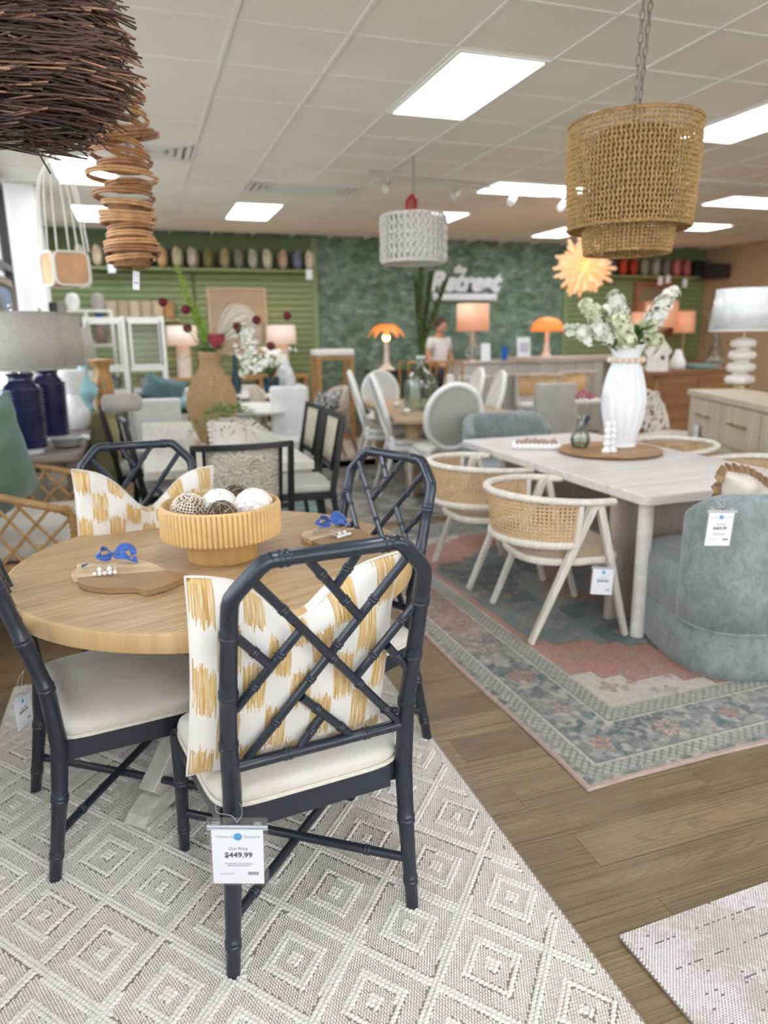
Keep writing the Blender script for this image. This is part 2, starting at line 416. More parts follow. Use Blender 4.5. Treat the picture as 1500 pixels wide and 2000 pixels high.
# ---- left wall: sill wall, piers and dark framed windows facing the street
wl = MB(); SIL = .9
wl.box((XL-.1, (YF+YB)/2, SIL/2-.1), (.2, YB-YF, SIL+.2)); wl.box((XL-.1, (8.95+YB)/2+.1, CH/2), (.2, YB-8.95+.2, CH+.1)); wl.box((XL-.1, YF+.1, CH/2), (.2, .6, CH+.1)); wl.box((XL-.1, (YF+YB)/2, CH+.05), (.2, YB-YF, .16))
wl = tag(wl.build('wall_left', MW, smooth=False), kind='structure')
tag(MB().box((-1.03, 8.75, CH/2), (.34, .45, CH)).build('trim_1', MW, smooth=False), 'white square pier beside the street windows', kind='structure')
MBLK = mat('window_black', '2c2a2b', .4, 0)
def mk_glass(name, tint='f4fbff', mixf=.1, rough=.02):
    g = Gr(name); t = g.t.nodes.new('ShaderNodeBsdfTransparent'); gl = g.t.nodes.new('ShaderNodeBsdfGlossy'); mx = g.t.nodes.new('ShaderNodeMixShader'); fr = g.t.nodes.new('ShaderNodeLayerWeight')
    fr.inputs[0].default_value = .35; t.inputs[0].default_value = (*lin(tint), 1); gl.inputs['Roughness'].default_value = rough
    f = Nd(g, fr.outputs['Fresnel']); g.put(mx.inputs[0], f*.7+mixf); g.t.links.new(t.outputs[0], mx.inputs[1]); g.t.links.new(gl.outputs[0], mx.inputs[2]); g.t.links.new(mx.outputs[0], g.out.inputs[0]); return g.m
MGLASS = mk_glass('window_glass', 'ffffff', .02)
n = 0; y = YF+.4
while y < 8.4:
    y2 = min(y+1.72, 8.5); n += 1
    f = MB(); z0, z1 = SIL, CH-.04
    for yy in (y+.03, y2-.03): f.box((XL+.03, yy, (z0+z1)/2), (.08, .06, z1-z0))
    for zz in (z0+.03, (z0+z1)/2+.25, z1-.03): f.box((XL+.03, (y+y2)/2, zz), (.078, y2-y-.1, .06))
    wi = tag(f.build('window_%d' % n, MBLK, smooth=False), kind='structure')
    MB().box((XL+.02, (y+y2)/2, (z0+z1)/2), (.008, y2-y-.1, z1-z0-.1)).build('pane', MGLASS, wi, smooth=False)
    y = y2
# ---- front wall (behind the photographer) with the shop window
wf = MB(); wf.box(((XL+XR)/2, YF-.1, .2), (XR-XL+.4, .2, .6)); wf.box(((XL+XR)/2, YF-.1, CH), (XR-XL+.4, .2, .3))
for x in (XL, 1.9, 5.0, 8.0, XR): wf.box((x, YF-.1, CH/2), (.3, .2, CH+.2))
tag(wf.build('wall_front', MW, smooth=False), kind='structure')
# pavement outside so the windows look onto something
tag(MB().box((-9, 3, -.4), (15, 40, .2)).build('pavement', mat('paving', 'dedbd4', .9, .05, .8), smooth=False), kind='structure')
tag(MB().box((3, -14, -.4), (40, 19, .2)).build('pavement', MC['paving'], smooth=False), kind='structure')
# smoke detector, track
t = MB().lathe([(.065, 0), (.06, -.025), (.03, -.035), (0, -.036)], 20).build('smoke_detector', MGRID); t.location = (3.31, 4.9, CH); tag(t, 'round white smoke detector on the ceiling beside the pendant chains', 'detector')
tr = thing('track_light_rail', 'thin ceiling track with four small white spotlights, behind the beaded drum pendant', 'track light', (3.61, 7.4, CH))
a = Vector((2.25, 7.12, CH)); b = Vector((5.0, 7.72, CH)); MT = mat('track_white', 'c9c3b8', .5, 0)
MB().beam(a-Vector((3.61, 7.4, CH+.015)), b-Vector((3.61, 7.4, CH+.015)), .035, .03).build('rail', MT, tr)
for px in (755, 872, 982, 1088):
    t_ = (px-720)/400; p = a.lerp(b, t_)-Vector((3.61, 7.4, CH)); s = MB(); s.tube([p+Vector((0, 0, -.03)), p+Vector((0, 0, -.09))], .008, 6)
    hd = s.build('spotlight_head', MT, tr); q = MB().tube([p+Vector((.03, .03, -.075)), p+Vector((-.06, -.05, -.15))], [.03, .042], 12)
    q.build('shade', MT, hd)
# ================================================================== RUGS
def rug_builder(name, label, x0, y0, x1, y1, base_m, parts, rot=0.0, cat='rug', thick=.010):
    t = thing(name, label, cat, ((x0+x1)/2, (y0+y1)/2, .001), rot)
    MB().box((0, 0, thick/2), (x1-x0, y1-y0, thick)).build('backing', base_m, t, bev=.003)
    return t
def stitches(P, size, h, lean, name, m, parent, z0):
    """P: N x 2 centres, each stitch a small six sided lump of yarn"""
    n = len(P); su, sv = size[:, 0], size[:, 1]
    V = np.zeros((n, 8, 3), dtype=np.float32); c = np.stack([P[:, 0], P[:, 1]], 1)
    sh = [(-1, -.55, 0), (1, -.55, 0), (1, .55, 0), (-1, .55, 0), (-.62, -.3, 1), (.62, -.3, 1), (.62, .3, 1), (-.62, .3, 1)]
    ca, sa = np.cos(lean), np.sin(lean)
    for k, (a, b, q) in enumerate(sh):
        u = a*su/2; v = b*sv
        V[:, k, 0] = c[:, 0]+u*ca-v*sa; V[:, k, 1] = c[:, 1]+u*sa+v*ca; V[:, k, 2] = z0+q*h
    fq = np.array([(4, 5, 6, 7), (0, 1, 5, 4), (1, 2, 6, 5), (2, 3, 7, 6), (3, 0, 4, 7)], dtype=np.int32)
    F = (fq[None]+(np.arange(n)*8)[:, None, None]).reshape(-1)
    me = bpy.data.meshes.new(name); me.vertices.add(n*8); me.vertices.foreach_set('co', V.ravel()); nf = n*5
    me.loops.add(nf*4); me.loops.foreach_set('vertex_index', F); me.polygons.add(nf); me.polygons.foreach_set('loop_start', np.arange(nf)*4); me.polygons.foreach_set('loop_total', np.full(nf, 4))
    me.update(); me.validate(); me.materials.append(m); me.polygons.foreach_set('use_smooth', [True]*nf)
    o = bpy.data.objects.new(name, me); COL.objects.link(o); o.parent = parent; return tag(o, kind='stuff')
MYARN = mat('cream_yarn', 'e5dfd6', .95, .05, 30); MYARN2 = mat('cream_flat_yarn', 'e2dbd1', .95, .05, 30); MRB = mat('rug_ground', '968b7f', .95, .12, 60)
rx0, rx1, ry0, ry1 = -.66, .94, .75, 3.27
rug = rug_builder('woven_rug', 'cream flatweave rug with raised concentric diamonds, under the round oak table', rx0, ry0, rx1, ry1, MRB, None)
W_, H_ = rx1-rx0, ry1-ry0; A_, B_ = .300, .360
def rugfield(gu, gv):
    U, V_ = np.meshgrid(np.arange(-W_/2+.01, W_/2-.008, gu), np.arange(-H_/2+.008, H_/2-.006, gv)); U = U+((np.round(V_/gv).astype(int) % 2)*gu*.5); U = U.ravel(); V_ = V_.ravel()
    du = np.abs(((U-.244)/A_+100.5) % 1-.5)*2; dv = np.abs(((V_+.386)/B_+100.5) % 1-.5)*2
    dd = du+dv; d1 = np.where(dd > 1, 2-dd, dd); raised = (d1 < .14) | ((d1 > .38) & (d1 < .54)) | (d1 > .89)
    raised &= ~(np.abs(U) > W_/2-.03); sg = np.where(((U-.244)/A_ % 1 < .5) ^ ((V_+.386)/B_ % 1 < .5), 1, -1)
    return U, V_, raised, sg, np.random.uniform(-1, 1, len(U))
U, V_, raised, sgn, j = rugfield(.0150, .0088); P = np.stack([U, V_+j*.0006], 1)
# chunky braided stitches: merge two rows, slanted
rr = raised
k = rr.sum(); stitches(P[rr], np.stack([np.full(k, .0160), np.full(k, .0080)], 1)*np.random.uniform(.92, 1.08, (k, 1)), .0058, sgn[rr]*.42+j[rr]*.1, 'raised_stitches', MYARN, rug, .011)
U, V_, raised, sgn, j = rugfield(.0072, .0080); P = np.stack([U, V_+j*.0004], 1)
ff = ~raised; k = ff.sum(); stitches(P[ff], np.stack([np.full(k, .0056), np.full(k, .0070)], 1)*np.random.uniform(.88, 1.08, (k, 1)), .0030, j[ff]*.15, 'flat_stitches', MYARN2, rug, .010)
# pinkish rug at the lower right corner
def mk_pink():
    g = Gr('blush_yarn'); n = g.noise(g.pos(), 5, 3); m = g.noise(g.pos(), 70, 2)
    g.put(g.b.inputs['Base Color'], g.mix(g.smooth(n*.6+m*.4, .42, .6), 'cfc3bd', 'e6e0dc')); g.set(Roughness=.95); return g.m
px0, py0 = 1.03, 1.245
r2 = rug_builder('woven_mat', 'pale blush woven rug with dashed dark threads, bottom right corner', px0, py0-1.2, px0+1.9, py0, mat('mat_ground', '968b86', .95, .1, 50), None, math.radians(2), thick=.008)
r2.location = (1.03+.95+.02, 1.245-.6+.033, .001)
su, sv = .0092, .0052; U, V_ = np.meshgrid(np.arange(-.945, .2, su), np.arange(-.2, .597, sv)); iv = np.round(V_/sv).astype(int); U = U+(iv % 2)*su*.5; U = U.ravel(); V_ = V_.ravel(); iv = iv.ravel()
j = np.random.uniform(-1, 1, len(U)); dark = ((iv % 15 == 0) & (U > -.9) & (np.random.rand(len(U)) < .30)) | (np.random.rand(len(U)) < .006)
P = np.stack([U, V_], 1); k = (~dark).sum()
stitches(P[~dark], np.stack([np.full(k, .0080), np.full(k, .0042)], 1), .0028, .25+j[~dark]*.15, 'yarn_stitches', mk_pink(), r2, .008)
k = dark.sum(); stitches(P[dark], np.stack([np.full(k, .0065), np.full(k, .003)], 1), .0016, .25+j[dark]*.15, 'dark_thread', mat('dark_thread', '7c777a', .9, 0), r2, .008)
# persian rug: the pattern is coloured yarn, one colour per point of a fine mesh
def persian():
    W, L = 2.75, 3.45; t = thing('persian_rug', 'faded blue and coral vintage style rug under the whitewashed dining table', 'rug', (1.306, 1.782, .002), math.radians(1.6))
    us = np.concatenate([np.arange(0, 1.2, .0065), np.arange(1.2, W+.001, .012)]); vs = np.concatenate([np.arange(0, 1.5, .0065), np.arange(1.5, L+.001, .012)])
    X, Y = np.meshgrid(us, vs); nx, ny = len(us), len(vs)
    rng = np.random.RandomState(3)
    def vn(s, x=X, y=Y):                            # value noise
        g = rng.rand(80, 80); xx = (x*s) % 79; yy = (y*s) % 79; i = xx.astype(int); j = yy.astype(int); fx = xx-i; fy = yy-j; fx = fx*fx*(3-2*fx); fy = fy*fy*(3-2*fy)
        return (g[j, i]*(1-fx)+g[j, i+1]*fx)*(1-fy)+(g[j+1, i]*(1-fx)+g[j+1, i+1]*fx)*fy
    teal = np.array(lin('74807f')); dteal = np.array(lin('566567')); coral = np.array(lin('b57d6b')); rose = np.array(lin('ae7a70')); cream = np.array(lin('cdbfb2')); grey = np.array(lin('949488')); brown = np.array(lin('7d5c50')); pink = np.array(lin('b99c90'))
    e = np.minimum(np.minimum(X, W-X), np.minimum(Y, L-Y)); C = np.zeros(X.shape+(3,)); C[:] = teal
    def put(mask, c, a=1.0): m = (mask*a)[..., None]; C[:] = C*(1-m)+c*m
    n1 = vn(9); n2 = vn(3); n3 = vn(26); n4 = vn(60, X, Y)
    # border
    bd = (e < .42).astype(float); put(bd, dteal); put(bd*(n1 > .52), grey, .55); put(bd*(n3 > .6), cream, .3); put(bd*(n4 > .55), grey, .5); put(bd*(vn(38) > .62), cream, .4); put(bd*(vn(31) > .66), dteal, .6)
    put(((e < .022)).astype(float), pink)
    # side borders warm towards the back, as the print does
    warm = np.clip((Y-.9)*1.4, 0, 1)*(np.minimum(X, W-X) < .36)*(e > .05); put(warm*(n2 > .25), coral, .45); put(warm*(n3 > .5), brown, .3)
    for a, b in ((.05, .11), (.34, .42)):
        m = ((e > a) & (e < b)).astype(float); put(m, grey); zig = (np.sin((X+Y)*2*PI/.036) > .2); put(m*zig, cream, .5); put(m*(np.sin((X-Y)*2*PI/.036) > .5), dteal, .6)
    for a in (.115, .335, .425): put((np.abs(e-a) < .005).astype(float), cream, .7); put((np.abs(e-a-.009) < .004).astype(float), dteal, .8)
    # field with stepped corners
    f = (e > .43); fx = np.minimum(X, W-X)-.43; fy = np.minimum(Y, L-Y)-.43
    q = np.floor(fx/.11)*.11+np.floor(fy/.075)*.075*1.9
    put((f & (q < .50)).astype(float), cream); put((f & (q >= .50) & (q < 1.25)).astype(float), coral); put((f & (q >= .50) & (q < .82)).astype(float), rose, .6)
    fm = f & (q >= 1.25); put(fm.astype(float), dteal, .9); put((fm & (n1 > .5)).astype(float), teal, .8); put((fm & (n2 > .62)).astype(float), grey, .5)
    put((f & (np.abs(fx-.02) < .02) & (q > 1.0)).astype(float), coral, .9)
    md = np.abs(X-W/2)/.75+np.abs(Y-L/2)/1.15; md = np.round(md*9)/9; put((md < .62).astype(float), rose, .8); put((md < .40).astype(float), teal, .9); put((md < .22).astype(float), coral, .8)
    qi = np.round(q, 3); edg = np.zeros(X.shape, bool); edg[:, 1:] |= (np.abs(np.diff((qi < .5).astype(int)+(qi < 1.25).astype(int), axis=1)) > 0); edg[1:, :] |= (np.abs(np.diff((qi < .5).astype(int)+(qi < 1.25).astype(int), axis=0)) > 0)
    put((edg & f).astype(float), brown, .7)
    # flower motifs
    def flower(cx, cy, r, c1, c2, k=6):
        i0, i1 = np.searchsorted(us, [cx-r*1.3, cx+r*1.3]); j0, j1 = np.searchsorted(vs, [cy-r*1.3, cy+r*1.3])
        if i1 <= i0 or j1 <= j0: return
        x = X[j0:j1, i0:i1]-cx; y = Y[j0:j1, i0:i1]-cy; d = np.hypot(x, y); a = np.arctan2(y, x); R = r*(.72+.28*np.cos(k*a))
        for m, c, al in ((d < R, c1, .85), ((np.abs(d-R) < r*.13), brown, .6), (d < r*.36, c2, .9), (d < r*.16, brown, .7)):
            mm = (m*al)[..., None]; C[j0:j1, i0:i1] = C[j0:j1, i0:i1]*(1-mm)+c*mm
    for i in range(14):
        for s in (0, 1):
            x = .22+i*.31; y = .225 if s == 0 else L-.225
            if x < W-.1: flower(x, y, .062 if i % 2 else .042, pink if i % 2 else coral, teal, 8 if i % 2 else 5)
            y = .5+i*.31; x = .225 if s == 0 else W-.225
            if y < L-.2: flower(x, y, .065 if i % 2 else .045, coral if i % 2 else pink, teal, 8 if i % 2 else 5)
    for i in range(26):
        for j in range(34):
            x = .50+i*.085+.03*math.sin(j*2.1+i); y = .49+j*.085+.03*math.sin(i*1.7+j*3); 
            if x > W-.47 or y > L-.47 or rng.rand() < .35: continue
            ex_, ey_ = min(x, W-x)-.43, min(y, L-y)-.43; qq = math.floor(ex_/.11)*.11+math.floor(ey_/.075)*.1425
            r = rng.choice([.018, .026, .034]) if qq >= .5 else rng.choice([.026, .036, .044])
            flower(x, y, r, *((brown*.5+cream*.5, pink) if qq < .5 else (pink, teal) if qq < 1.25 else (grey, coral)), k=int(rng.choice([4, 5, 6, 8])))
    wear = np.clip(vn(5)*.6+vn(14)*.4, 0, 1)[..., None]; C[:] = C*(1-.28*(wear > .55)*wear)+grey*(.28*(wear > .55)*wear)
    C *= (.88+.24*n4)[..., None]
    Z = .006+.0005*vn(20); Z[0, :] = Z[-1, :] = 0; Z[:, 0] = Z[:, -1] = 0
    Xw = X+.006*np.sin(Y*5)*(X < .02); Yw = Y+.008*np.sin(X*4.1)*(Y < .02)
    me = bpy.data.meshes.new('pile'); n = nx*ny; me.vertices.add(n); me.vertices.foreach_set('co', np.stack([Xw, Yw, Z], -1).astype(np.float32).ravel())
    a = (np.arange(ny-1)[:, None]*nx+np.arange(nx-1)[None]).ravel(); F = np.stack([a, a+1, a+nx+1, a+nx], 1).astype(np.int32); nf = len(a)
    me.loops.add(nf*4); me.loops.foreach_set('vertex_index', F.ravel()); me.polygons.add(nf); me.polygons.foreach_set('loop_start', np.arange(nf)*4); me.polygons.foreach_set('loop_total', np.full(nf, 4)); me.update()
    ca = me.color_attributes.new('yarn', 'FLOAT_COLOR', 'POINT'); ca.data.foreach_set('color', np.concatenate([C.reshape(-1, 3), np.ones((n, 1))], 1).astype(np.float32).ravel())
    g = Gr('printed_pile'); at_ = g.t.nodes.new('ShaderNodeAttribute'); at_.attribute_name = 'yarn'; c = Nd(g, at_.outputs[0]); x, y, z = g.xyz(g.coord())
    wv = g.math('SINE', y*(2*PI/.0042)); f = g.noise(g.scl(g.coord(), (60, 260, 1)), 1, 2)
    c2 = g.mix(g.smooth(f, .4, .7)*.35, c, 'a9a9a6'); g.put(g.b.inputs['Base Color'], c2); g.set(Roughness=.95); g.bump(wv*.5+f, .4, .001)
    fin(me, 'pile', g.m, t)
    MB().box((W/2, L/2, .0015), (W-.01, L-.01, .003)).build('backing', mat('rug_backing', 'b09a92', .9), t)
persian()
def plainrug(name, label, x0, y0, x1, y1, c1, c2, rz=0.0):
    g = Gr(name); n = g.noise(g.coord(), 3, 5, .7, 1.0); g.put(g.b.inputs['Base Color'], g.mix(g.smooth(n, .4, .6), c1, c2)); g.set(Roughness=.95)
    o = MB().box((0, 0, .005), (x1-x0, y1-y0, .01)).build(name, g.m, bev=.003); o.location = ((x0+x1)/2, (y0+y1)/2, .001); o.rotation_euler = (0, 0, rz); tag(o, label, 'rug')
plainrug('abstract_rug', 'grey mottled rug under the oak table with white oval-back chairs', 1.45, 5.45, 3.7, 8.5, '6f6a63', 'a39c92', .05)
plainrug('teal_rug', 'pale teal rug under the light table with black chairs', -.35, 4.0, 1.42, 7.3, '6f9190', '9ab5b0')
plainrug('beige_rug', 'beige rug under the round table towards the green wall', .3, 8.05, 3.2, 10.5, 'a99a86', 'c2b4a2')
# ================================================================== ROUND TABLE SET
MNAVY = mat('navy_lacquer', '252d38', .30, .05, 3.0, .12, 60, Coat_Weight=.15)
MSEAT = fabric('oatmeal_fabric', 'e2dcd2', 'd3cbbd', 1400)
MPIPE = mat('piping_fabric', 'ddd4c4', .9, .05, 60)
def bamboo(mb, pts, r, nodes=(), rr=1.16, seg=12, r2=None):
    """bamboo-turned rail: tube with pairs of raised node rings at the given fractions of its length"""
    P = [Vector(p) for p in pts]; L = [0]
    for a, b in zip(P, P[1:]): L.append(L[-1]+(b-a).length)
    T = L[-1]; r2 = r2 or r
    def pt(s):
        s = min(max(s, 0), T)
        for i in range(len(P)-1):
            if s <= L[i+1] or i == len(P)-2: return P[i].lerp(P[i+1], (s-L[i])/max(L[i+1]-L[i], 1e-9))
    S = {0: 1, T: 1}
    for s in L: S[s] = 1
    for n in nodes:
        c = n*T; h = r*.30
        for d, k in ((-2.6, 1), (-2.0, rr*.95), (-1.3, rr), (-.6, rr*.96), (0, 1.03), (.6, rr*.96), (1.3, rr), (2.0, rr*.95), (2.6, 1)): S[min(max(c+d*h, 0), T)] = k
    ks = sorted(S); out = []; rad = []
    for s in ks:
        if out and s-out[-1] < 1e-5: continue
        out.append(s); rad.append((r+(r2-r)*s/T)*S[s])
    mb.tube([pt(s) for s in out], rad, seg)
def yl(z): return float(np.interp(z, [0, .25, .42, .6, 1.064], [-.25, -.21, -.192, -.205, -.33]))
def chippendale(name, label, loc, rz, group):
    t = thing(name, label, 'chair', loc, rz, group)
    sh = lambda z: min(.022, z*.05)
    def B(x, z, dy=0): return Vector((x+sh(z), yl(z)+dy, z))
    for s in (-1, 1):                                                # rear legs running up into posts
        pts = []; rad = []
        key = [(.243, .0, .0165), (.238, .12, .019), (.232, .25, .0215), (.226, .40, .0235), (.226, .5, .0225), (.228, .6, .021), (.228, .8, .020), (.226, .93, .0195)]
        rings = [.09, .262, .60, .745, .90]
        def post(z): return B(s*float(np.interp(z, [k[1] for k in key], [k[0] for k in key])), z)
        zs = [.0, .04, .12, .18, .25, .32, .37, .42, .47, .52, .56, .65, .7, .8, .85, .94]+[r_+d*.0055 for r_ in rings for d in (-2.6, -2, -1.3, -.6, 0, .6, 1.3, 2, 2.6)]
        for z in sorted(zs):
            k = 1.0
            for r_ in rings:
                d = abs(z-r_)/.0055
                if d < 2.5: k = 1.03 if d < .3 else (1.13 if d < 1.7 else 1.08)
            pts.append(post(z)); rad.append(float(np.interp(z, [q[1] for q in key], [q[2] for q in key]))*k)
        # rounded shoulders up to the top rail
        pts += [B(s*.2245, .972), B(s*.220, .988), B(s*.209, 1.003), B(s*.166, 1.050), B(s*.152, 1.0605), B(s*.140, 1.064)]; rad += [.0192, .0192, .019, .0185, .0182, .018]
        MB().tube(pts, rad, 14, up=(0, -1, 0)).build('rear_leg', MNAVY, t)
        f = MB(); a = Vector((s*.27, .25, 0)); b = Vector((s*.262, .228, .415)); bamboo(f, [a, b], .0150, (.2, .6), r2=.0225); f.build('front_leg', MNAVY, t)
    m = MB(); bamboo(m, [B(-.142, 1.064), B(.142, 1.064)], .0175, (.10, .90), seg=14); m.build('top_rail', MNAVY, t)
    m = MB(); bamboo(m, [B(-.222, .535), B(.222, .535)], .0145, (.30, .76)); m.build('lower_rail', MNAVY, t)
    lat = [((-.176, 1.021), (.206, .545), (.17, .49, .68, .89), 0), ((.177, 1.019), (-.186, .545), (.2, .42, .59, .81), .006), ((-.062, 1.055), (.071, .886), (.25, .70), 0), ((.056, 1.052), (.010, .979), (.5,), .004),
           ((-.216, .898), (-.135, .80), (.55,), 0), ((-.069, .878), (-.212, .697), (.30, .70), 0), ((.220, .898), (.083, .715), (.25, .72), .004), ((.152, .787), (.218, .704), (.45,), 0),
           ((-.057, .690), (.072, .546), (.3, .80), 0), ((.000, .617), (-.055, .546), (.5,), .003)]
    for a, b, nd, dy in lat:
        m = MB(); bamboo(m, [B(*a, dy), B(*b, dy)], .0108, nd, 1.22, 10); m.build('lattice_bar', MNAVY, t)
    # seat frame
    m = MB(); zt, zb = .425, .362
    for a, b in (((-.205, -.19), (.205, -.19)), ((-.255, .232), (.255, .232)), ((-.222, -.18), (-.262, .228)), ((.222, -.18), (.262, .228))):
        m.beam((*a, (zt+zb)/2), (*b, (zt+zb)/2), .024, zt-zb)
    m.build('seat_frame', MNAVY, t, bev=.003)
    # cushion
    def outline(u): pass
    N = 72; c = MB(); rows = []
    def cr(a, k, ins=0.0):
        x = math.copysign(abs(math.cos(a))**.28, math.cos(a)); y = math.copysign(abs(math.sin(a))**.28, math.sin(a))
        w_ = .238+.032*(y+1)/2
        return x*(w_-ins)*k, y*(.222-ins)*k+.022
    prof = [(0, .425, 1.0), (.0, .436, 1.0), (-.006, .450, 1.0), (-.002, .463, 1.0), (.010, .474, 1.0), (.03, .482, 1), (.07, .490, 1), (.12, .496, 1), (.17, .4985, 1), (.215, .499, 1)]
    V = []
    for ins, z, k in prof:
        for i in range(N):
            x, y = cr(2*PI*i/N, k, ins); V.append((x, y, z))
    F = [(j*N+i, j*N+(i+1) % N, (j+1)*N+(i+1) % N, (j+1)*N+i) for j in range(len(prof)-1) for i in range(N)]; F.append(tuple((len(prof)-1)*N+i for i in range(N))); F.append(tuple(range(N-1, -1, -1)))
    sc = c.add(V, F).build('seat_cushion', MSEAT, t, ang=80)
    MB().tube([(*cr(2*PI*i/N, 1, -.003), .4305) for i in range(N)], .0055, 6, closed=True).build('piping', MPIPE, sc)
    # crossed stretchers
    for s in (-1, 1):
        m = MB(); bamboo(m, [Vector((s*.238, -.222, .142+.007*s)), Vector((-s*.266, .242, .135+.007*s))], .0125, (.16, .84), 1.2); m.build('stretcher', MNAVY, t)
    return t
G = 'navy bamboo-style dining chairs round the oak table'
chA = chippendale('dining_chair', 'navy lattice-back bamboo-style chair nearest the camera, back turned, price tag on its leg', (.298, 1.722, .0), math.radians(6.5), G)
def place(src, lab, loc, rz, grp=None): return dup(src, loc, rz, lab, grp)
chB = place(chA, 'navy bamboo-style chair cut by the left edge, its bare cream seat showing under the table', (-.168, 2.227, 0), math.radians(-77.2))
chC = place(chA, 'navy bamboo-style chair at the far left side of the round table, patterned pillow on it', (-.015, 2.885, 0), math.atan2(-.03, -1))
chD = place(chA, 'navy bamboo-style chair at the right side of the round table with an empty lattice back', (.592, 2.38, 0), math.radians(114))
# ---- pillows with brushed ochre blocks
def mk_ikat():
    g = Gr('ochre_ikat'); uv = g.coord('UV'); x, y, z = g.xyz(uv)
    cw = 1/9.3; ch = 1/2.3; cx = x/cw; col = g.math('FLOOR', cx); par = g.math('MODULO', col+100, 2.0)
    jag = g.noise(g.vec(g.math('FLOOR', x*95)*7.13, 0.0, 0.0), 1.0, 0)-.5
    jag2 = g.noise(g.vec(g.math('FLOOR', x*210)*3.7, g.math('FLOOR', y*4.6+par*.5)*5.0, 0.0), 1.0, 0)-.5
    v = y/ch+par*.5+jag*.18+jag2*.38+g.noise(g.vec(col*3.3, 0.0), 1, 0)*.25; fr = g.math('FRACT', v+50)
    inx = g.math('FRACT', cx+100); bl = (fr < .52)*(inx > .04)*(inx < .98)
    st = g.noise(g.vec(x*150, y*3.0, 0.0), 1.0, 3, .6); st2 = g.noise(g.vec(x*330, y*6.0, 3.0), 1.0, 1)
    och = g.mix(g.smooth(st, .35, .65), 'b98d42', 'dcb878'); och = g.mix(g.smooth(st2, .51, .66)*.85, och, 'f0e6d2')
    g.put(g.b.inputs['Base Color'], g.mix(bl, 'e6e1d8', och)); g.set(Roughness=.95); g.b.inputs['Sheen Weight'].default_value = .25
    g.bump(g.noise(g.scl(uv, (240, 240, 1)), 1, 2)+st*bl*.6, .5, .002); return g.m
MIK = mk_ikat()
def pillow(name, label, W, H, T, M, m, chop=.10, parent=None, corner=.0, wr=.010, cat='pillow', seed=1, group=None, lean=0.0, nu=44, nv=40):
    """square pillow standing in local XZ, thickness along Y; chop = depth of the dent in its top edge"""
    rng = random.Random(seed); ph = [rng.uniform(0, 6) for _ in range(8)]
    def surf(u, v, sgn):
        a, b = u*2-1, v*2-1; e = (1-abs(a)**2.6)*(1-abs(b)**2.6); t = T/2*max(e, 0)**.42
        x = a*W/2*(1-.05*(1-abs(b)**3)*0-.045*(1-b*b)*abs(a)**6); z = b*H/2*(1-.03*(1-a*a)*0)
        z -= .03*H*(1-a*a)*(abs(b)**4)*(1 if b > 0 else -.6)
        d = chop*math.exp(-(a/.42)**2)*max(0, (b+.2)/1.2)**1.6; z -= d
        x += -.02*math.copysign(1, a)*d/.1*abs(a)
        w_ = wr*(math.sin(7*a+5*b+ph[0])*.5+math.sin(11*a*b+ph[1]+3*a)*.5)*max(e, 0)**.3*(1+1.5*max(0, b))
        w_ += .35*d*math.sin(9*a+ph[2])*.3
        return Vector((x, sgn*(t+w_*.6)+lean*(b*b), z+H/2))
    M = M if isinstance(M, Matrix) else Matrix.Translation(M)
    mb = MB()
    for sg in (1, -1):
        mb.sheet(lambda u, v: surf(u if sg < 0 else 1-u, v, sg), nu, nv)
    q = [((i/nu), 0) for i in range(nu)]
    o = mb.build(name, m, parent, ang=180); bm = bmesh.new(); bm.from_mesh(o.data); bmesh.ops.remove_doubles(bm, verts=bm.verts, dist=.0008); bm.to_mesh(o.data); bm.free()
    o.data.polygons.foreach_set('use_smooth', [True]*len(o.data.polygons)); o.matrix_local = M
    pipe = [surf(i/40, 0, 1)*1 for i in range(40)]+[surf(1, i/40, 1) for i in range(40)]+[surf(1-i/40, 1, 1) for i in range(40)]+[surf(0, 1-i/40, 1) for i in range(40)]
    pp = MB().tube([Vector((p.x, 0+lean*(((p.z-H/2)/(H/2))**2 if H else 0), p.z)) for p in pipe], .0032, 5, closed=True).build('seam', m, o)
    if label: tag(o, label, cat, group)
    return o
mA = Matrix.Translation((.298, 1.722, 0)) @ Matrix.Rotation(math.radians(6.5), 4, 'Z') @ Matrix.Translation((-.035, -.095, .470)) @ Matrix.Rotation(math.radians(11), 4, 'X') @ Matrix.Rotation(math.radians(2.0), 4, 'Y')
pillow('throw_pillow', 'white pillow with brushed ochre blocks on the nearest navy chair', .51, .545, .155, mA, MIK, .13, seed=3)
mC = Matrix.Translation((-.035, 2.97, .50)) @ Matrix.Rotation(math.radians(190), 4, 'Z') @ Matrix.Rotation(math.radians(8), 4, 'X') @ Matrix.Rotation(math.radians(-4), 4, 'Y')
pillow('throw_pillow', 'white pillow with brushed ochre blocks behind the fluted bowl, on the far navy chair', .56, .50, .15, mC, MIK, .15, seed=5)
# ---- table
MOAK = wood('oak', 'b5946b', 'd6b88e', 'X', 1.6, .5); MOAKE = wood('oak_edge', 'b8925f', 'd0ae7d', 'Z', .3, .45)
TC = Vector((.205, 2.463, 0)); TR = .682
tb_ = thing('round_table', 'round light oak pedestal dining table with fluted bowl on it', 'table', TC, math.radians(20))
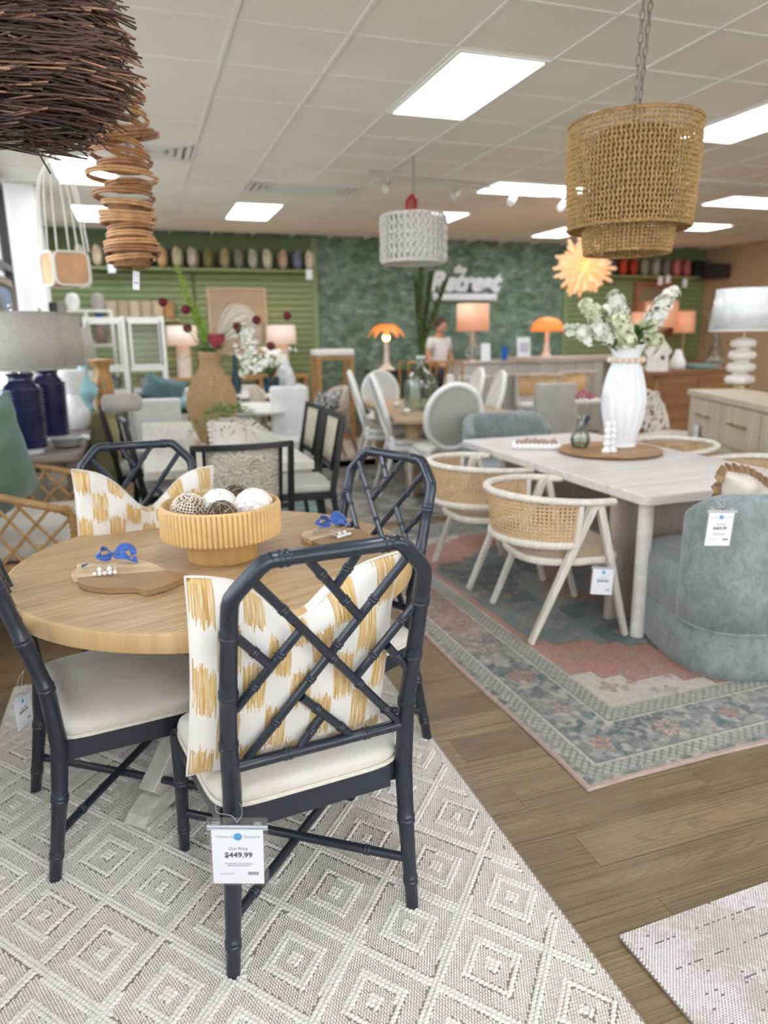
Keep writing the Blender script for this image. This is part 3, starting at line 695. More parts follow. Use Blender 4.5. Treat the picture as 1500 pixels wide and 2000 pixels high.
# top in planks: a ring border of curved segments and straight boards inside
def disc_strip(y0, y1, R_, n=14):
    pts = []
    for i in range(n+1):
        y = y0+(y1-y0)*i/n; pts.append((math.sqrt(max(R_*R_-y*y, 0)), y))
    for i in range(n, -1, -1):
        y = y0+(y1-y0)*i/n; pts.append((-math.sqrt(max(R_*R_-y*y, 0)), y))
    return pts
def mk_oak():
    g = Gr('oak_top'); r = g.rnd(); x, y, z = g.xyz(g.coord()); v = g.vec(x+r*13, y*1.0+r*7, z)
    n = g.noise(g.scl(v, (2.2, 34, 8)), 1.2, 5, .62, .3); n2 = g.noise(g.scl(v, (14, 230, 20)), 1, 2); c = g.noise(v, 2.2, 2)
    k = g.mix(g.smooth(n*.7+n2*.3, .36, .62), 'a08159', 'c2a47c'); k = g.mix(g.smooth(c*.5+r*.5, .3, .7)*.35, k, 'b0916a')
    g.put(g.b.inputs['Base Color'], k); g.set(Roughness=.42); g.bump(n2*.6+n*.4, .18, .001); return g.m
MOT = mk_oak(); nb = 9; RI = TR-.012
for i in range(nb):
    y0 = -RI+2*RI*i/nb; y1 = -RI+2*RI*(i+1)/nb
    o = MB().prism(disc_strip(y0+.0003, y1-.0003, RI), .722, .7596).build('top_board', MOT, tb_, smooth=False)
MB().lathe([(TR-.03, .700), (TR-.006, .700), (TR-.001, .704), (TR, .71), (TR, .752), (TR-.003, .758), (TR-.010, .7605), (RI, .7600), (RI, .74), (TR-.03, .735)], 128, cap=False).build('edge_band', MOAKE, tb_)
MWASH = wood('whitewashed_oak', 'b9b2a6', 'd9d4ca', 'X', 1.2, .6)
for k in range(4):
    a = math.radians(k*90+28); R_ = Matrix.Rotation(a, 3, 'Z'); m = MB()
    def q(x, y, z): return R_ @ Vector((x, y, z))
    m.box(q(.455, 0, .0155), (.11, .105, .03), R_); leg = m.build('foot_pad', MWASH, tb_, bev=.004)
    m = MB(); V = [];
    prof = [(.10, .03), (.52, .03), (.50, .055), (.44, .085), (.10, .10)]
    for s in (-.04, .04): V += [q(x, s, z) for x, z in prof]
    n = len(prof); m.add(V, [tuple(range(n)), tuple(range(2*n-1, n-1, -1))]+[(i, n+i, n+(i+1) % n, (i+1) % n) for i in range(n)]); m.build('base_foot', MWASH, tb_, bev=.004, smooth=False)
    m = MB(); m.beam(q(.43, 0, .088), q(.075, 0, .40), .062, .075); m.build('brace', MWASH, tb_, bev=.004)
    m = MB(); m.beam(q(.05, 0, .69), q(.42, 0, .69), .06, .05); m.build('top_bearer', MWASH, tb_, bev=.003)
MB().box((0, 0, .385), (.14, .14, .60)).build('column', MWASH, tb_, bev=.006).rotation_euler = (0, 0, math.radians(28))
# ---- fluted bowl with woven balls
MBOWL = mat('honey_wood', 'd8b27a', .45, .08, 9, .1, 200); MBOWL2 = wood('honey_wood_foot', 'c1975b', 'd0a76c', 'Z', 1.5, .45)
BC = Vector((.222, 2.452, .7606)); bw = thing('fluted_bowl', 'wide honey-wood pedestal bowl with fluted rim holding five decorative balls', 'bowl', BC)
MB().lathe([(.120, 0), (.121, .003), (.121, .088), (.0, .088)], 64).build('pedestal_foot', MBOWL2, bw)
nf = 76
MB().lathe([(.08, .082), (.196, .082), (.203, .086), (.2035, .092), (.2035, .186), (.2035, .192), (.200, .197), (.193, .197), (.190, .19), (.190, .108), (.184, .100), (.0, .100)], nf*8, mod=lambda a, i, z: 1+(.042*(abs(math.sin(a*nf/2))**.8-.6) if i in (2, 3, 4) else 0)).build('bowl_body', MBOWL, bw, ang=60)
MSH = mat('shell_bone', 'e9dcc8', .6, .12, 40); MSHD = mat('shell_core', '6d5a48', .8, .1); MPW = mat('pearl_disc', 'f0ece6', .35, .05, 30); MPD = mat('disc_joint', '6b645c', .7, 0); MVN = mat('dark_vine', '6a5a48', .75, .3, 25); MVN2 = mat('pale_vine', 'b7a58a', .75, .2, 25)
def fib(n):
    g_ = PI*(3-5**.5)
    for i in range(n):
        z = 1-2*(i+.5)/n; r_ = math.sqrt(1-z*z); yield Vector((r_*math.cos(i*g_), r_*math.sin(i*g_), z))
def deco(kind, label, c, r):
    t = thing('decor_ball', label, 'ball', c)
    if kind == 'shell':
        MB().ball((0, 0, 0), r*.90, 20, 12).build('core', MSHD, t); m = MB()
        for d in fib(230):
            M = d.to_track_quat('Z', 'Y').to_matrix(); k = random.uniform(.75, 1.15)
            m.torus(d*r*.955, r*.080*k, r*.032*k, 9, 5, M)
        tag(m.build('shell_ring', MSH, t), kind='stuff')
    elif kind == 'disc':
        MB().ball((0, 0, 0), r*.945, 24, 14).build('core', MPD, t); i = 0
        for d in fib(104):
            M = (d+Vector((0, 0, .12))).to_track_quat('Z', 'Y').to_matrix(); k = r*random.uniform(.215, .24); P = []
            for z_, q_ in ((0, 1), (.0026, .93)):
                for a in range(14): P.append(d*r*.95+M @ Vector((k*q_*math.cos(a*PI/7), k*q_*math.sin(a*PI/7), z_+.0006*(i % 3))))
            MB().add(P, [tuple(range(14, 28)), tuple(range(13, -1, -1))]+[(a, (a+1) % 14, 14+(a+1) % 14, 14+a) for a in range(14)]).build('disc', MPW, t); i += 1
    else:
        m = MB(); m2 = MB()
        for k in range(95):
            R_ = Euler((random.uniform(0, 6), random.uniform(0, 6), random.uniform(0, 6))).to_matrix(); rr = r*random.uniform(.82, 1.0); ph = random.uniform(0, 6); w_ = random.uniform(.02, .07)
            pts = [R_ @ Vector((rr*math.cos(a), rr*math.sin(a), r*w_*math.sin(3*a+ph))) for a in [2*PI*i/22 for i in range(20)]]
            (m if k % 4 else m2).tube(pts, r*.020*random.uniform(.8, 1.4), 4)
        tag(m.build('vine', MVN, t), kind='stuff'); tag(m2.build('pale_vine', MVN2, t), kind='stuff')
    return t
zb_ = BC.z+.100
deco('shell', 'ball of pale hollow shell rings at the left in the fluted bowl', (.118, 2.475, zb_+.0655), .065)
deco('disc', 'white disc-covered ball in the middle of the fluted bowl, half behind a vine ball', (.222, 2.490, zb_+.0665), .066)
deco('disc', 'white disc-covered ball at the right in the fluted bowl', (.335, 2.440, zb_+.068), .0675)
deco('vine', 'dark vine ball in front in the fluted bowl', (.216, 2.360, zb_+.060), .0595)
deco('vine', 'dark vine ball at the back of the fluted bowl', (.292, 2.558, zb_+.065), .064)
# ---- serving boards
def mk_board():
    g = Gr('acacia'); x, y, z = g.xyz(g.coord()); n = g.noise(g.vec(x*4, y*30, z*30), 1, 4, .6, .5)
    band = g.smooth(y-x*.12-g.noise(g.coord(), 6, 2)*.02+.006, -.003, .001); k = g.mix(band, 'a3815a', 'dcc096'); k = g.mix(g.smooth(n, .4, .7)*.4, k, '8f6b42')
    g.put(g.b.inputs['Base Color'], k); g.set(Roughness=.5); return g.m
def mk_film(nm='clear_film', fac=.07):
    g = Gr(nm); t = g.t.nodes.new('ShaderNodeBsdfTransparent'); gl = g.t.nodes.new('ShaderNodeBsdfGlossy'); mx = g.t.nodes.new('ShaderNodeMixShader')
    mx.inputs[0].default_value = fac; gl.inputs['Roughness'].default_value = .12; g.t.links.new(t.outputs[0], mx.inputs[1]); g.t.links.new(gl.outputs[0], mx.inputs[2]); g.t.links.new(mx.outputs[0], g.out.inputs[0]); return g.m
MAC = mk_board(); MBLUE = mat('royal_blue_ribbon', '2f5fb8', .45, .1, 30, .2, 500, Sheen_Weight=.4); MCLEAR = mk_film(); MMATCH = mat('matchstick', 'e6dccb', .8, .1); MBEAD = mat('white_bead', 'f4f2ee', .3, 0)
def board(label, pix, c, label_b, lr, lbox):
    Z0, Z1 = .7608, .7820; pts = [at(px, py, Z1) for px, py in pix]; cc = sum(pts, Vector())/len(pts)
    t = thing('serving_board', label, 'cutting board', (cc.x, cc.y, Z0), lr)
    Ri = Matrix.Rotation(-lr, 3, 'Z'); P = [Ri @ (p-Vector((cc.x, cc.y, Z1))) for p in pts]
    P = [Vector(p) for p in bez([*P, P[0]], 3)[:-1]]
    MB().prism([(p.x, p.y) for p in P], 0, Z1-Z0).build('board', MAC, t, bev=.002, ang=50)
    return t
b1 = board('pig-shaped acacia board with blue bow and box of matches, left on the round table', [(120+x/3.66, 1060+y/3.66) for x, y in ((125, 280), (119, 262), (112, 242), (80, 238), (67, 222), (95, 190), (130, 174), (109, 164), (108, 150), (150, 142), (205, 144), (300, 150), (400, 140), (480, 128), (560, 124), (620, 133), (690, 162), (760, 193), (830, 211), (900, 220), (906, 232), (840, 262), (750, 300), (680, 318), (625, 333), (598, 337), (570, 328), (520, 314), (400, 318), (300, 318), (190, 302))], None, None, math.radians(-12), None)
b2 = board('acacia board with blue bow at the right of the round table, behind the nearest chair', [(596, 1036), (612, 1034), (616, 1031), (640, 1032), (665, 1030), (690, 1031), (716, 1038), (713, 1054), (700, 1062), (660, 1071), (634, 1068), (612, 1056), (588, 1046)], None, None, math.radians(20), None)
def ribbon(label, c, rz, s=1.0):
    t = thing('ribbon_bow', label, 'ribbon', c, rz); rng = random.Random(int(c[0]*1000))
    def band(path, w, nm):
        P = bez(path, 6); m = MB(); W_ = w*s
        def fn(u, v):
            i = min(int(u*(len(P)-1)), len(P)-2); f = u*(len(P)-1)-i; p = P[i].lerp(P[i+1], f); d = (P[i+1]-P[i]); side = Vector((-d.y, d.x, 0)); side = side.normalized() if side.length > 1e-6 else Vector((0, 1, 0))
            return p*s+side*(v-.5)*W_*.55+Vector((0, 0, (v-.35)*W_*.62*abs(math.sin(u*4+.6))))
        m.sheet(fn, 24, 3); m.build(nm, MBLUE, t, solid=.0006, ang=180)
    band([(0, 0, .026), (.02, .012, .045), (.048, .020, .048), (.062, .010, .030), (.045, .0, .018), (.012, -.002, .024)], .040, 'loop')
    band([(0, 0, .026), (-.018, .014, .042), (-.045, .026, .044), (-.058, .016, .028), (-.04, .004, .020), (-.01, 0, .024)], .040, 'loop')
    band([(0, 0, .028), (.012, -.002, .034), (.02, -.012, .024)], .034, 'knot')
    band([(.005, 0, .026), (.030, -.014, .030), (.058, -.018, .014), (.075, -.012, .010)], .036, 'tail'); band([(-.005, 0, .026), (-.04, -.012, .030), (-.075, -.026, .016), (-.105, -.03, .004)], .020, 'tail')
    return t
def matchbox(label, c, rz, s=1.0):
    t = thing('bead_match_box', label, 'box', c, rz)
    MB().box((0, 0, .0125*s), (.074*s, .074*s, .024*s)).build('clear_box', MCLEAR, t, bev=.001, smooth=False)
    for i in range(9):
        x = (-.026+.0065*i)*s; m = MB(); m.tube([(x, -.022*s, (.008+.006*(i % 2))*s), (x*.7+random.uniform(-.012, .012), .032*s, (.010+random.uniform(0, .010))*s)], .0016*s, 5); m.build('matchstick', MMATCH, t)
    for i in range(7):
        x = (-.0290+.0145*i)*s if i < 5 else (-.015+.028*(i-5))*s; z = .0085*s if i < 5 else .0180*s
        o = MB().ball((x, (-.0265 if i < 5 else -.016)*s, z), .0070*s, 10, 7).build('bead', MBEAD, t)
    return t
p = at(207, 1118, .785); matchbox('clear box of white-headed matches on the left serving board', (p.x, p.y, .7825), math.radians(-4), 1.05)
p = at(222, 1101, .785); ribbon('blue bow tied on the left serving board', (p.x+.005, p.y+.01, .7825), math.radians(-8), .95)
p = at(663, 1046, .785); matchbox('clear box of white-headed matches on the right serving board', (p.x, p.y, .7825), math.radians(28), .95)
p = at(650, 1033, .785); ribbon('blue bow tied on the right serving board', (p.x, p.y+.01, .7825), math.radians(16), .95)
# ================================================================== PRICE TAGS
MCARD = mat('white_card', 'f6f8fc', .6, 0); MINK = mat('ink', '33364a', .7, 0); MLOGO = mat('logo_blue', '2a9fd6', .5, 0); MLOGO2 = mat('logo_blue_pale', '8fd0ee', .5, 0); MINKP = mat('pale_ink', '8b8fa5', .7, 0); MINKR = mat('red_ink', 'c46a6a', .7, 0); MWIRE = mat('tag_string', 'd8d8d8', .5, 0)
def price_tag(label, origin, xdir, ydir, price, hang=None, s=1.0, small=True, red=False):
    """tag lying in the plane of xdir (right) and ydir (up); origin = top centre"""
    x = Vector(xdir).normalized(); y = Vector(ydir); y = (y-x*y.dot(x)).normalized(); z = x.cross(y)
    M = Matrix((x, y, z)).transposed().to_4x4(); M.translation = Vector(origin)
    t = thing('price_tag', label, 'price tag'); t.matrix_world = M
    W, H = .108*s, .146*s
    MB().box((0, -H/2, -.0012), (W, H, .0006)).build('pouch_back', MCLEAR, t, smooth=False)
    c = MB().box((-.001*s, -H/2-.010*s, 0), (.092*s, .118*s, .0008)).build('card', MCARD, t, smooth=False)
    MB().box((0, -H/2, .0014), (W, H, .0005)).build('pouch_front', MCLEAR, t, smooth=False)
    MB().box((0, -.018*s, .0014), (W, .004*s, .0022)).box((0, -.0235*s, .0014), (W, .002*s, .0018)).build('zip_seal', mat('clear_seal', 'c9ced6', .2, 0), t, smooth=False)
    e = .0006
    def tx(body, size, px, py, mt, sh=0.0, off=0.0):
        if not body: return
        T = Matrix.Translation((px*s, py*s, e)); v, f = text_mesh(body, size*s, T, .0001, sh, off*s); MB().add(v, f).build('lettering', mt, c, smooth=False)
    tx('Our Price', .0085, 0, -.0685, MINKR if red else MINK); tx(price, .0155, 0, -.0845, MINK, 0, .0004)
    if small:
        tx('Homes to', .0078, -.024, -.0425, MINKP, .35); tx('Furniture', .0078, .024, -.0425, MINKP, .35)
        tx('ATH-4260 2001- Blue Dining Chair', .0036, 0, -.099, MINK); tx('PERFORMANCE SHADOW', .0036, 0, -.1036, MINK); tx('20% off MSRP 549.99', .003, -.022, -.1215, MINK)
    m = MB(); m.lathe([(0.0, 0), (.0075*s, 0), (.0075*s, .0005), (0, .0005)], 24, (0, -.040*s, .0005)); m.build('logo', MLOGO, c, smooth=False)
    m = MB(); m.tube([(.0045*s*math.cos(a), -.040*s+.0045*s*math.sin(a), .0011) for a in [i*.3 for i in range(14)]], .0003*s, 4); m.tube([(-.003*s, -.041*s, .0011), (0, -.0375*s, .0011), (.003*s, -.0415*s, .0011)], .0003*s, 4); m.build('logo_mark', MLOGO2, c)
    m = MB(); xx = .016
    for i in range(13):
        w_ = [.0006, .0012, .0005, .0009][i*7 % 4]; m.box(((xx+w_/2)*s, -.1195*s, e), (w_*s, .007*s, .0002)); xx += w_+[.0007, .0005, .0010][i*5 % 3]
    m.build('barcode', MINK, c, smooth=False)
    m = MB(); m.box((0, -.0095*s, .0018), (.012*s, .003*s, .0004)); m.build('hang_slot', MINK, t, smooth=False)
    m = MB()
    for q in (-.038, .036): m.box((q*s, -.009*s, .0018), (.013*s, .0009*s, .0004)); m.box((q*s, -.0125*s, .0018), (.013*s, .0009*s, .0004))
    m.build('pouch_ridge', MWIRE, t, smooth=False)
    if hang:
        Mi = M.inverted(); pts = [Mi @ Vector(h) for h in hang]; m = MB(); m.tube(bez([Vector((0, -.009*s, .002))]+pts+[Vector((.0005, -.009*s, .002))], 6), .0005, 5); m.build('string', MWIRE, t)
    return t
o_ = aty(463, 1597, 1.405); xv = Vector((.948, -.30, -.035)); yv = Vector((-.03, -.03, 1))
Lp = Matrix.Translation((.298, 1.722, 0)) @ Matrix.Rotation(math.radians(6.5), 4, 'Z')
price_tag('white price tag in a clear pouch, $449.99, hanging on the nearest navy chair', o_, xv, yv, '$449.99', [o_+Vector((-.012, .0, .008)), Lp @ Vector((-.247, -.215, .445)), Lp @ Vector((-.225, -.165, .452)), Lp @ Vector((-.194, -.20, .445)), o_+Vector((.012, .002, .008))], 1.25)
p0 = at(45, 1350, .40); p0 = aty(42, 1345, 2.02); 
p0 = aty(41, 1350, 2.06); price_tag('price tag seen edge-on behind the leg of the chair at the left edge', p0, (.42, .9, 0), (0, 0, 1), '$449.99', [p0+Vector((0, -.03, .04)), Vector((-.37, 1.99, p0.z+.09)), p0+Vector((.01, -.02, .04))], .75, False)
# ================================================================== TWIG NEST PENDANT
NC = aty(30, 100, 2.15); NR = .252
MTW = mat('twig_dark', '51392e', .5, .25, 30); MTW2 = mat('twig_light', 'a3755a', .45, .25, 30)
ns = thing('twig_pendant', 'dark twig nest pendant lamp filling the top left corner', 'pendant lamp', NC)
twig = MB().tube([(-.5, 0, 0), (0, .008, 0), (.5, 0, 0)], .0085, 5); t0 = twig.build('twig', MTW, ns); t1 = twig.build('twig', MTW2, ns); first = [t0, t1]
cnt = 0; stuff = [MB(), MB()]; tocam = (EYE-NC).normalized()
cand = []
for k in range(2300):
    z = random.uniform(-1, 1)
    z = math.copysign(abs(z)**.9, z); a = random.uniform(0, 2*PI); rr = (1-abs(z)**2.4)**(1/2.2)
    if random.random() > rr+.12: continue
    d = Vector((math.cos(a)*rr, math.sin(a)*rr, z*.86)); depth = random.uniform(.80, 1.0)
    tn = Vector((-math.sin(a), math.cos(a), 0)); ax = (tn+Vector((0, 0, random.gauss(0, .10)))+Vector((math.cos(a), math.sin(a), 0))*random.uniform(.10, .42)).normalized()
    if abs(z) > .86: ax = (ax+Vector((random.uniform(-1, 1), random.uniform(-1, 1), 0))).normalized()
    cand.append((-(d.dot(tocam)) - depth*.5, d*NR*depth, ax, random.uniform(.16, .27)))
cand.sort(key=lambda q: q[0])
for k, (_, p, ax, L) in enumerate(cand):
    w_ = 0 if random.random() < .86 else 1
    if k < 290:
        o = first[w_] if k < 2 else first[w_].copy()
        if k < 2: o = first[k]; w_ = k
        else: COL.objects.link(o)
        q = ax.to_track_quat('X', 'Z'); o.location = p; o.rotation_mode = 'QUATERNION'; o.rotation_quaternion = q; o.scale = (L, .30, .30)
    else:
        stuff[w_].tube([p-ax*L/2, p+ax*L/2+Vector((0, 0, random.uniform(-.006, .006)))], random.uniform(.0016, .0028), 5)
tag(stuff[0].build('dark_twigs', MTW, ns), kind='stuff'); tag(stuff[1].build('light_twigs', MTW2, ns), kind='stuff')
m = MB()
for zz in (-.19, -.08, .06, .18):
    m.torus((0, 0, zz), NR*.80*math.sqrt(1-(zz/NR/1.0)**2*.7), .003, 40, 5)
m.tube([(0, 0, -.05), (0, 0, CH-NC.z)], .004, 6); m.build('wire_frame', MBLK, ns)
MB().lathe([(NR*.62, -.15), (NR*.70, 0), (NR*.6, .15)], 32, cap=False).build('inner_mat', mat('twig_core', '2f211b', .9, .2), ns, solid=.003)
MB().ball((0, 0, -.02), .045, 14, 10).build('bulb', mat('unlit_bulb', 'e8e4da', .3, 0), ns)
# ================================================================== WHITEWASHED TABLE SET
MWT = wood('whitewashed_top', 'c9bfb8', 'e2dad3', 'X', .9, .4); MWE = wood('whitewashed_edge', 'd8d0c6', 'efe9e2', 'Y', .5, .4); MWP = wood('shaded_pinkish_whitewash', 'a8978c', 'bfafa4', 'Z', .8, .5)  # pinkish slab wood, its colour darkened for the shade under the tabletop
X0, X1, Y0, Y1, TZ = 2.19, 3.27, 2.69, 4.75, .762
wt = thing('rectangular_table', 'long whitewashed dining table on slab legs, white ribbed vase on it', 'table', ((X0+X1)/2, (Y0+Y1)/2, .010))
def rrect(x0, y0, x1, y1, r, n=6):
    out = []
    for cx, cy, a0 in ((x1-r, y1-r, 0), (x0+r, y1-r, 90), (x0+r, y0+r, 180), (x1-r, y0+r, 270)):
        for i in range(n+1): a = math.radians(a0+90*i/n); out.append((cx+r*math.cos(a), cy+r*math.sin(a)))
    return out
hx, hy = (X1-X0)/2, (Y1-Y0)/2
MB().prism(rrect(-hx, -hy, hx, hy, .035), TZ-.010-.052, TZ-.0105).build('tabletop', MWT, wt, bev=.007, ang=60)
for yy in (-hy+.34, hy-.50):
    m = MB(); m.prism(rrect(-hx+.065, yy-.03, hx-.065, yy+.03, .029, 8), 0, TZ-.063); m.build('slab_leg', MWP, wt, bev=.002, ang=60)
    m = MB(); 
for s in (-1, 1): MB().tube([(s*(hx-.09), -hy+.10, 0), (s*(hx-.09), -hy+.10, TZ-.063)], .037, 18).build('round_leg', MWE, wt)
MB().box((0, -.19, TZ-.063-.04), (.10, 1.40, .06)).build('beam', MWP, wt, bev=.003)
# ---- cane armchairs
MCH = wood('chalk_wood', 'cfc5b6', 'eae2d5', 'Z', 1.1, .55); MLIN = fabric('linen_seat', 'b9a488', 'a8937a', 1200)
def mk_cane():
    g = Gr('cane_webbing'); x, y, z = g.xyz(g.coord('UV')); k = 1/.0190; fx = g.math('FRACT', x*k+50)-.5; fy = g.math('FRACT', y*k+50)-.5
    d = g.math('SQRT', fx*fx+fy*fy); hole = d < .27; diag = g.math('ABSOLUTE', g.math('FRACT', (x+y)*k*.5+50)-.5)
    g.put(g.b.inputs['Base Color'], g.mix(g.smooth(g.noise(g.coord('UV'), 80, 2), .35, .65), 'c9a274', 'e0bd90')); g.set(Roughness=.55)
    g.bump(g.smooth(d, .2, .45)+diag*.5, .4, .002); g.holes(hole); return g.m
MCANE = mk_cane(); MCANEB = mat('cane_binding', 'cfa878', .6, .1)
def cane_chair(label, loc, rz, grp='chalk-white cane-back armchairs'):
    t = thing('cane_armchair', label, 'chair', loc, rz, grp)          # faces +Y
    def rim(u, z, k=1.0, r=.33, dz=0):                               # barrel curve, u -1..1 from left arm end round the back to right arm end
        a = math.radians(270+u*118); x = r*1.0*math.cos(a)*k; y = .36*math.sin(a)*k-.015
        if abs(u) > .72: y += 0
        return Vector((x, y, z+dz))
    pts = [rim(i/24, .735-.028*abs(i/24)**2) for i in range(-24, 25)]
    pts = [Vector((-.312, .085, .700))]+pts+[Vector((.312, .085, .700))]
    MB().tube(pts, [.014]+[.0215]*(len(pts)-2)+[.014], 12, up=(0, 0, 1), flat=.85).build('top_rail', MCH, t)
    low = [rim(i/18*.735, .500, .93) for i in range(-18, 19)]
    MB().tube(low, .0165, 10, up=(0, 0, 1), flat=1.15).build('back_rail', MCH, t)
    mb = MB(); mb.sheet(lambda u, v: rim((u*2-1)*.72, .512+.205*v, .93+.065*v), 56, 6, uvs=(.92, .21)); mb.build('cane_back', MCANE, t, ang=180)
    for s in (-1, 1):
        mb = MB(); mb.beam(rim(s*.725, .505, .93), rim(s*.735, .715, .99), .03, .026, (0, 0, 1)); mb.build('back_upright', MCH, t, bev=.004)
        mb = MB(); mb.beam((s*.283, -.245, 0), (s*.302, .045, .705), .030, .030, (1, 0, 0), .038, .050); mb.build('rear_leg', MCH, t, bev=.006)
        mb = MB(); mb.beam((s*.283, .265, 0), (s*.302, .070, .705), .030, .030, (1, 0, 0), .036, .044); mb.build('front_leg', MCH, t, bev=.006)
    N = 40; out = []
    for i in range(N):
        a = 2*PI*i/N; x = .275*math.copysign(abs(math.cos(a))**.7, math.cos(a)); y = .265*math.copysign(abs(math.sin(a))**(.45 if math.sin(a) > 0 else .9), math.sin(a)); out.append((x*(1 if y < 0 else 1.02), y))
    MB().prism(out, .385, .425).build('seat_frame', MCH, t, bev=.012, ang=60)
    mb = MB(); V = []; prof = [(.94, .423), (.955, .437), (.95, .452), (.90, .463), (.75, .471), (.4, .474)]
    for k, z in prof: V += [(x*k, y*k, z) for x, y in out]
    mb.add(V, [(j*N+i, j*N+(i+1) % N, (j+1)*N+(i+1) % N, (j+1)*N+i) for j in range(5) for i in range(N)]+[tuple(5*N+i for i in range(N))]).build('seat_cushion', MLIN, t, ang=80)
    return t
PR = .0095
cc1 = cane_chair('chalk-white cane-back armchair nearest the camera, price tag hanging from its front leg', (2.00, 3.13, PR), math.radians(-97.5))
dup(cc1, (2.02, 3.985, PR), math.radians(-91), 'chalk-white cane-back armchair second from the camera, left of the whitewashed table')
dup(cc1, (3.44, 4.10, PR), math.radians(90), 'chalk-white armchair beyond the table, its curved rail right behind the white vase')
dup(cc1, (3.40, 3.23, PR), math.radians(90), 'chalk-white armchair on the far side of the table, above the fringed pillow')
o_ = aty(1181, 1101, 2.77)
price_tag('price tag on the cane-back armchair, hanging between its A-shaped legs', o_, (.93, -.36, -.06), (.09, 0, 1), '$549.99', [o_+Vector((-.01, 0, .03)), o_+Vector((.0, .01, .06)), o_+Vector((.012, 0, .02))], 1.10, False, True)
# ---- on the table
tz = TZ+.0005
MTR = wood('round_board_wood', '8f6640', 'b98d5e', 'X', 1.0, .5); c = Vector((2.815, 3.84, tz))
tr_ = thing('wooden_tray', 'flat round brown wooden tray under the white ribbed vase', 'tray', c)
MB().lathe([(0, 0), (.285, 0), (.318, .010), (.325, .020), (.322, .024), (.30, .020), (.0, .019)], 64).build('tray_disc', MTR, tr_)
MB().lathe([(.300, .0205), (.303, .0222), (.306, .0215)], 64, cap=False).build('rim_groove', MTR, tr_)
MVW = mat('matt_white_ceramic', 'eef0f2', .45, .02)
vz = tz+.0205; V0 = Vector((2.965, 3.93, vz)); vs_ = thing('ribbed_vase', 'tall matt white ribbed vase with a wooden bead collar, holding white blossom', 'vase', V0)
prof = lathe_bez([(.0, .0), (.088, .0), (.090, .012), (.094, .05), (.118, .14), (.140, .26), (.136, .36), (.112, .47), (.088, .535), (.080, .560), (.090, .60), (.115, .642), (.119, .650), (.110, .648), (.080, .60), (.070, .5)], 5)
MB().lathe(prof, 144, mod=lambda a, i, z: 1+(.085*(abs(math.sin(a*6))**.45-1)*(1 if .06 < z < .56 else 0))).build('vase_body', MVW, vs_, ang=70)
MB().lathe([(.085, 0), (.093, .002), (.095, .012), (.093, .020), (.086, .022)], 48).build('foot_ring', MVW, vs_)
for i in range(17): MB().ball((.102*math.cos(i*2*PI/17), .102*math.sin(i*2*PI/17), .556), .0185, 10, 7).build('wooden_bead', mat('pale_bead', 'e3d3bb', .6, .06), vs_)
MLEAF = mat('leaf_green', '5d7f45', .6, .25, 20); MSTEM = mat('stem_green', '6f8a4e', .6, .1); MPET = mat('white_petal', 'f3f2e6', .6, .05, 30); MPETG = mat('cream_green_petal', 'dfe0bd', .6, .1, 30)
def leaf_mb(mb, p, d, L, W, curl=.3, up=(0, 0, 1)):
    p = Vector(p); d = Vector(d).normalized(); s = d.cross(Vector(up)); s = s.normalized() if s.length > .01 else Vector((1, 0, 0)); n = s.cross(d)
    pts = []; k = 5
    for i in range(k+1):
        u = i/k; w_ = W*math.sin(PI*min(1, u*.9+.08))**.8/2; q = p+d*L*u-n*curl*L*u*u*-1*0-Vector((0, 0, curl*L*u*u)); pts += [q-s*w_+n*w_*.3, q, q+s*w_+n*w_*.3]
    F = []
    for i in range(k):
        for j in (0, 1): a = i*3+j; F.append((a, a+1, a+4, a+3))
    mb.add(pts, F)
def floret(mb, p, d, r, k=5):
    d = Vector(d).normalized(); s = d.orthogonal().normalized(); n = d.cross(s)
    for i in range(k):
        a = 2*PI*i/k+random.random()*.4; e = (s*math.cos(a)+n*math.sin(a)); f = d.cross(e)
        mb.add([p, p+e*r*.55+f*r*.42+d*r*.25, p+e*r+d*r*.15, p+e*r*.55-f*r*.42+d*r*.25], [(0, 1, 2, 3)])
def flower_stem(root, base, top, nfl, rad, mpet, r0=.02, spread=.04, frac=.45, lv=6):
    base, top = Vector(base), Vector(top); mid = base.lerp(top, .5)+Vector((0, 0, .03)); P = bez([base, mid, top], 8)
    s = MB().tube(P, .0028, 5).build('stem', MSTEM, root)
    m = MB(); n = len(P)
    for i in range(nfl):
        u = frac+(1-frac)*random.random()**.8; q = P[min(int(u*(n-1)), n-2)]; o = Vector((random.gauss(0, 1), random.gauss(0, 1), random.gauss(0, .7))).normalized()*spread*random.uniform(.5, 1)*(1.15-u*.6)
        floret(m, q+o, o+Vector((0, 0, .01)), rad*random.uniform(.7, 1.2))
    m.build('blossom', mpet, s, smooth=False)
    m = MB()
    for i in range(lv):
        u = .2+.55*i/lv; q = P[int(u*(n-1))]; a = random.uniform(0, 2*PI); leaf_mb(m, q, (math.cos(a), math.sin(a), .6), random.uniform(.06, .10), .03)
    if lv: m.build('leaf', MLEAF, s, ang=180)
fl = thing('flower_bouquet', 'bouquet of white and cream stock blossom in the white ribbed vase', 'flowers', V0+Vector((0, 0, .665)))
def rel(px, py, Y): return aty(px, py, Y)-(V0+Vector((0, 0, .665)))
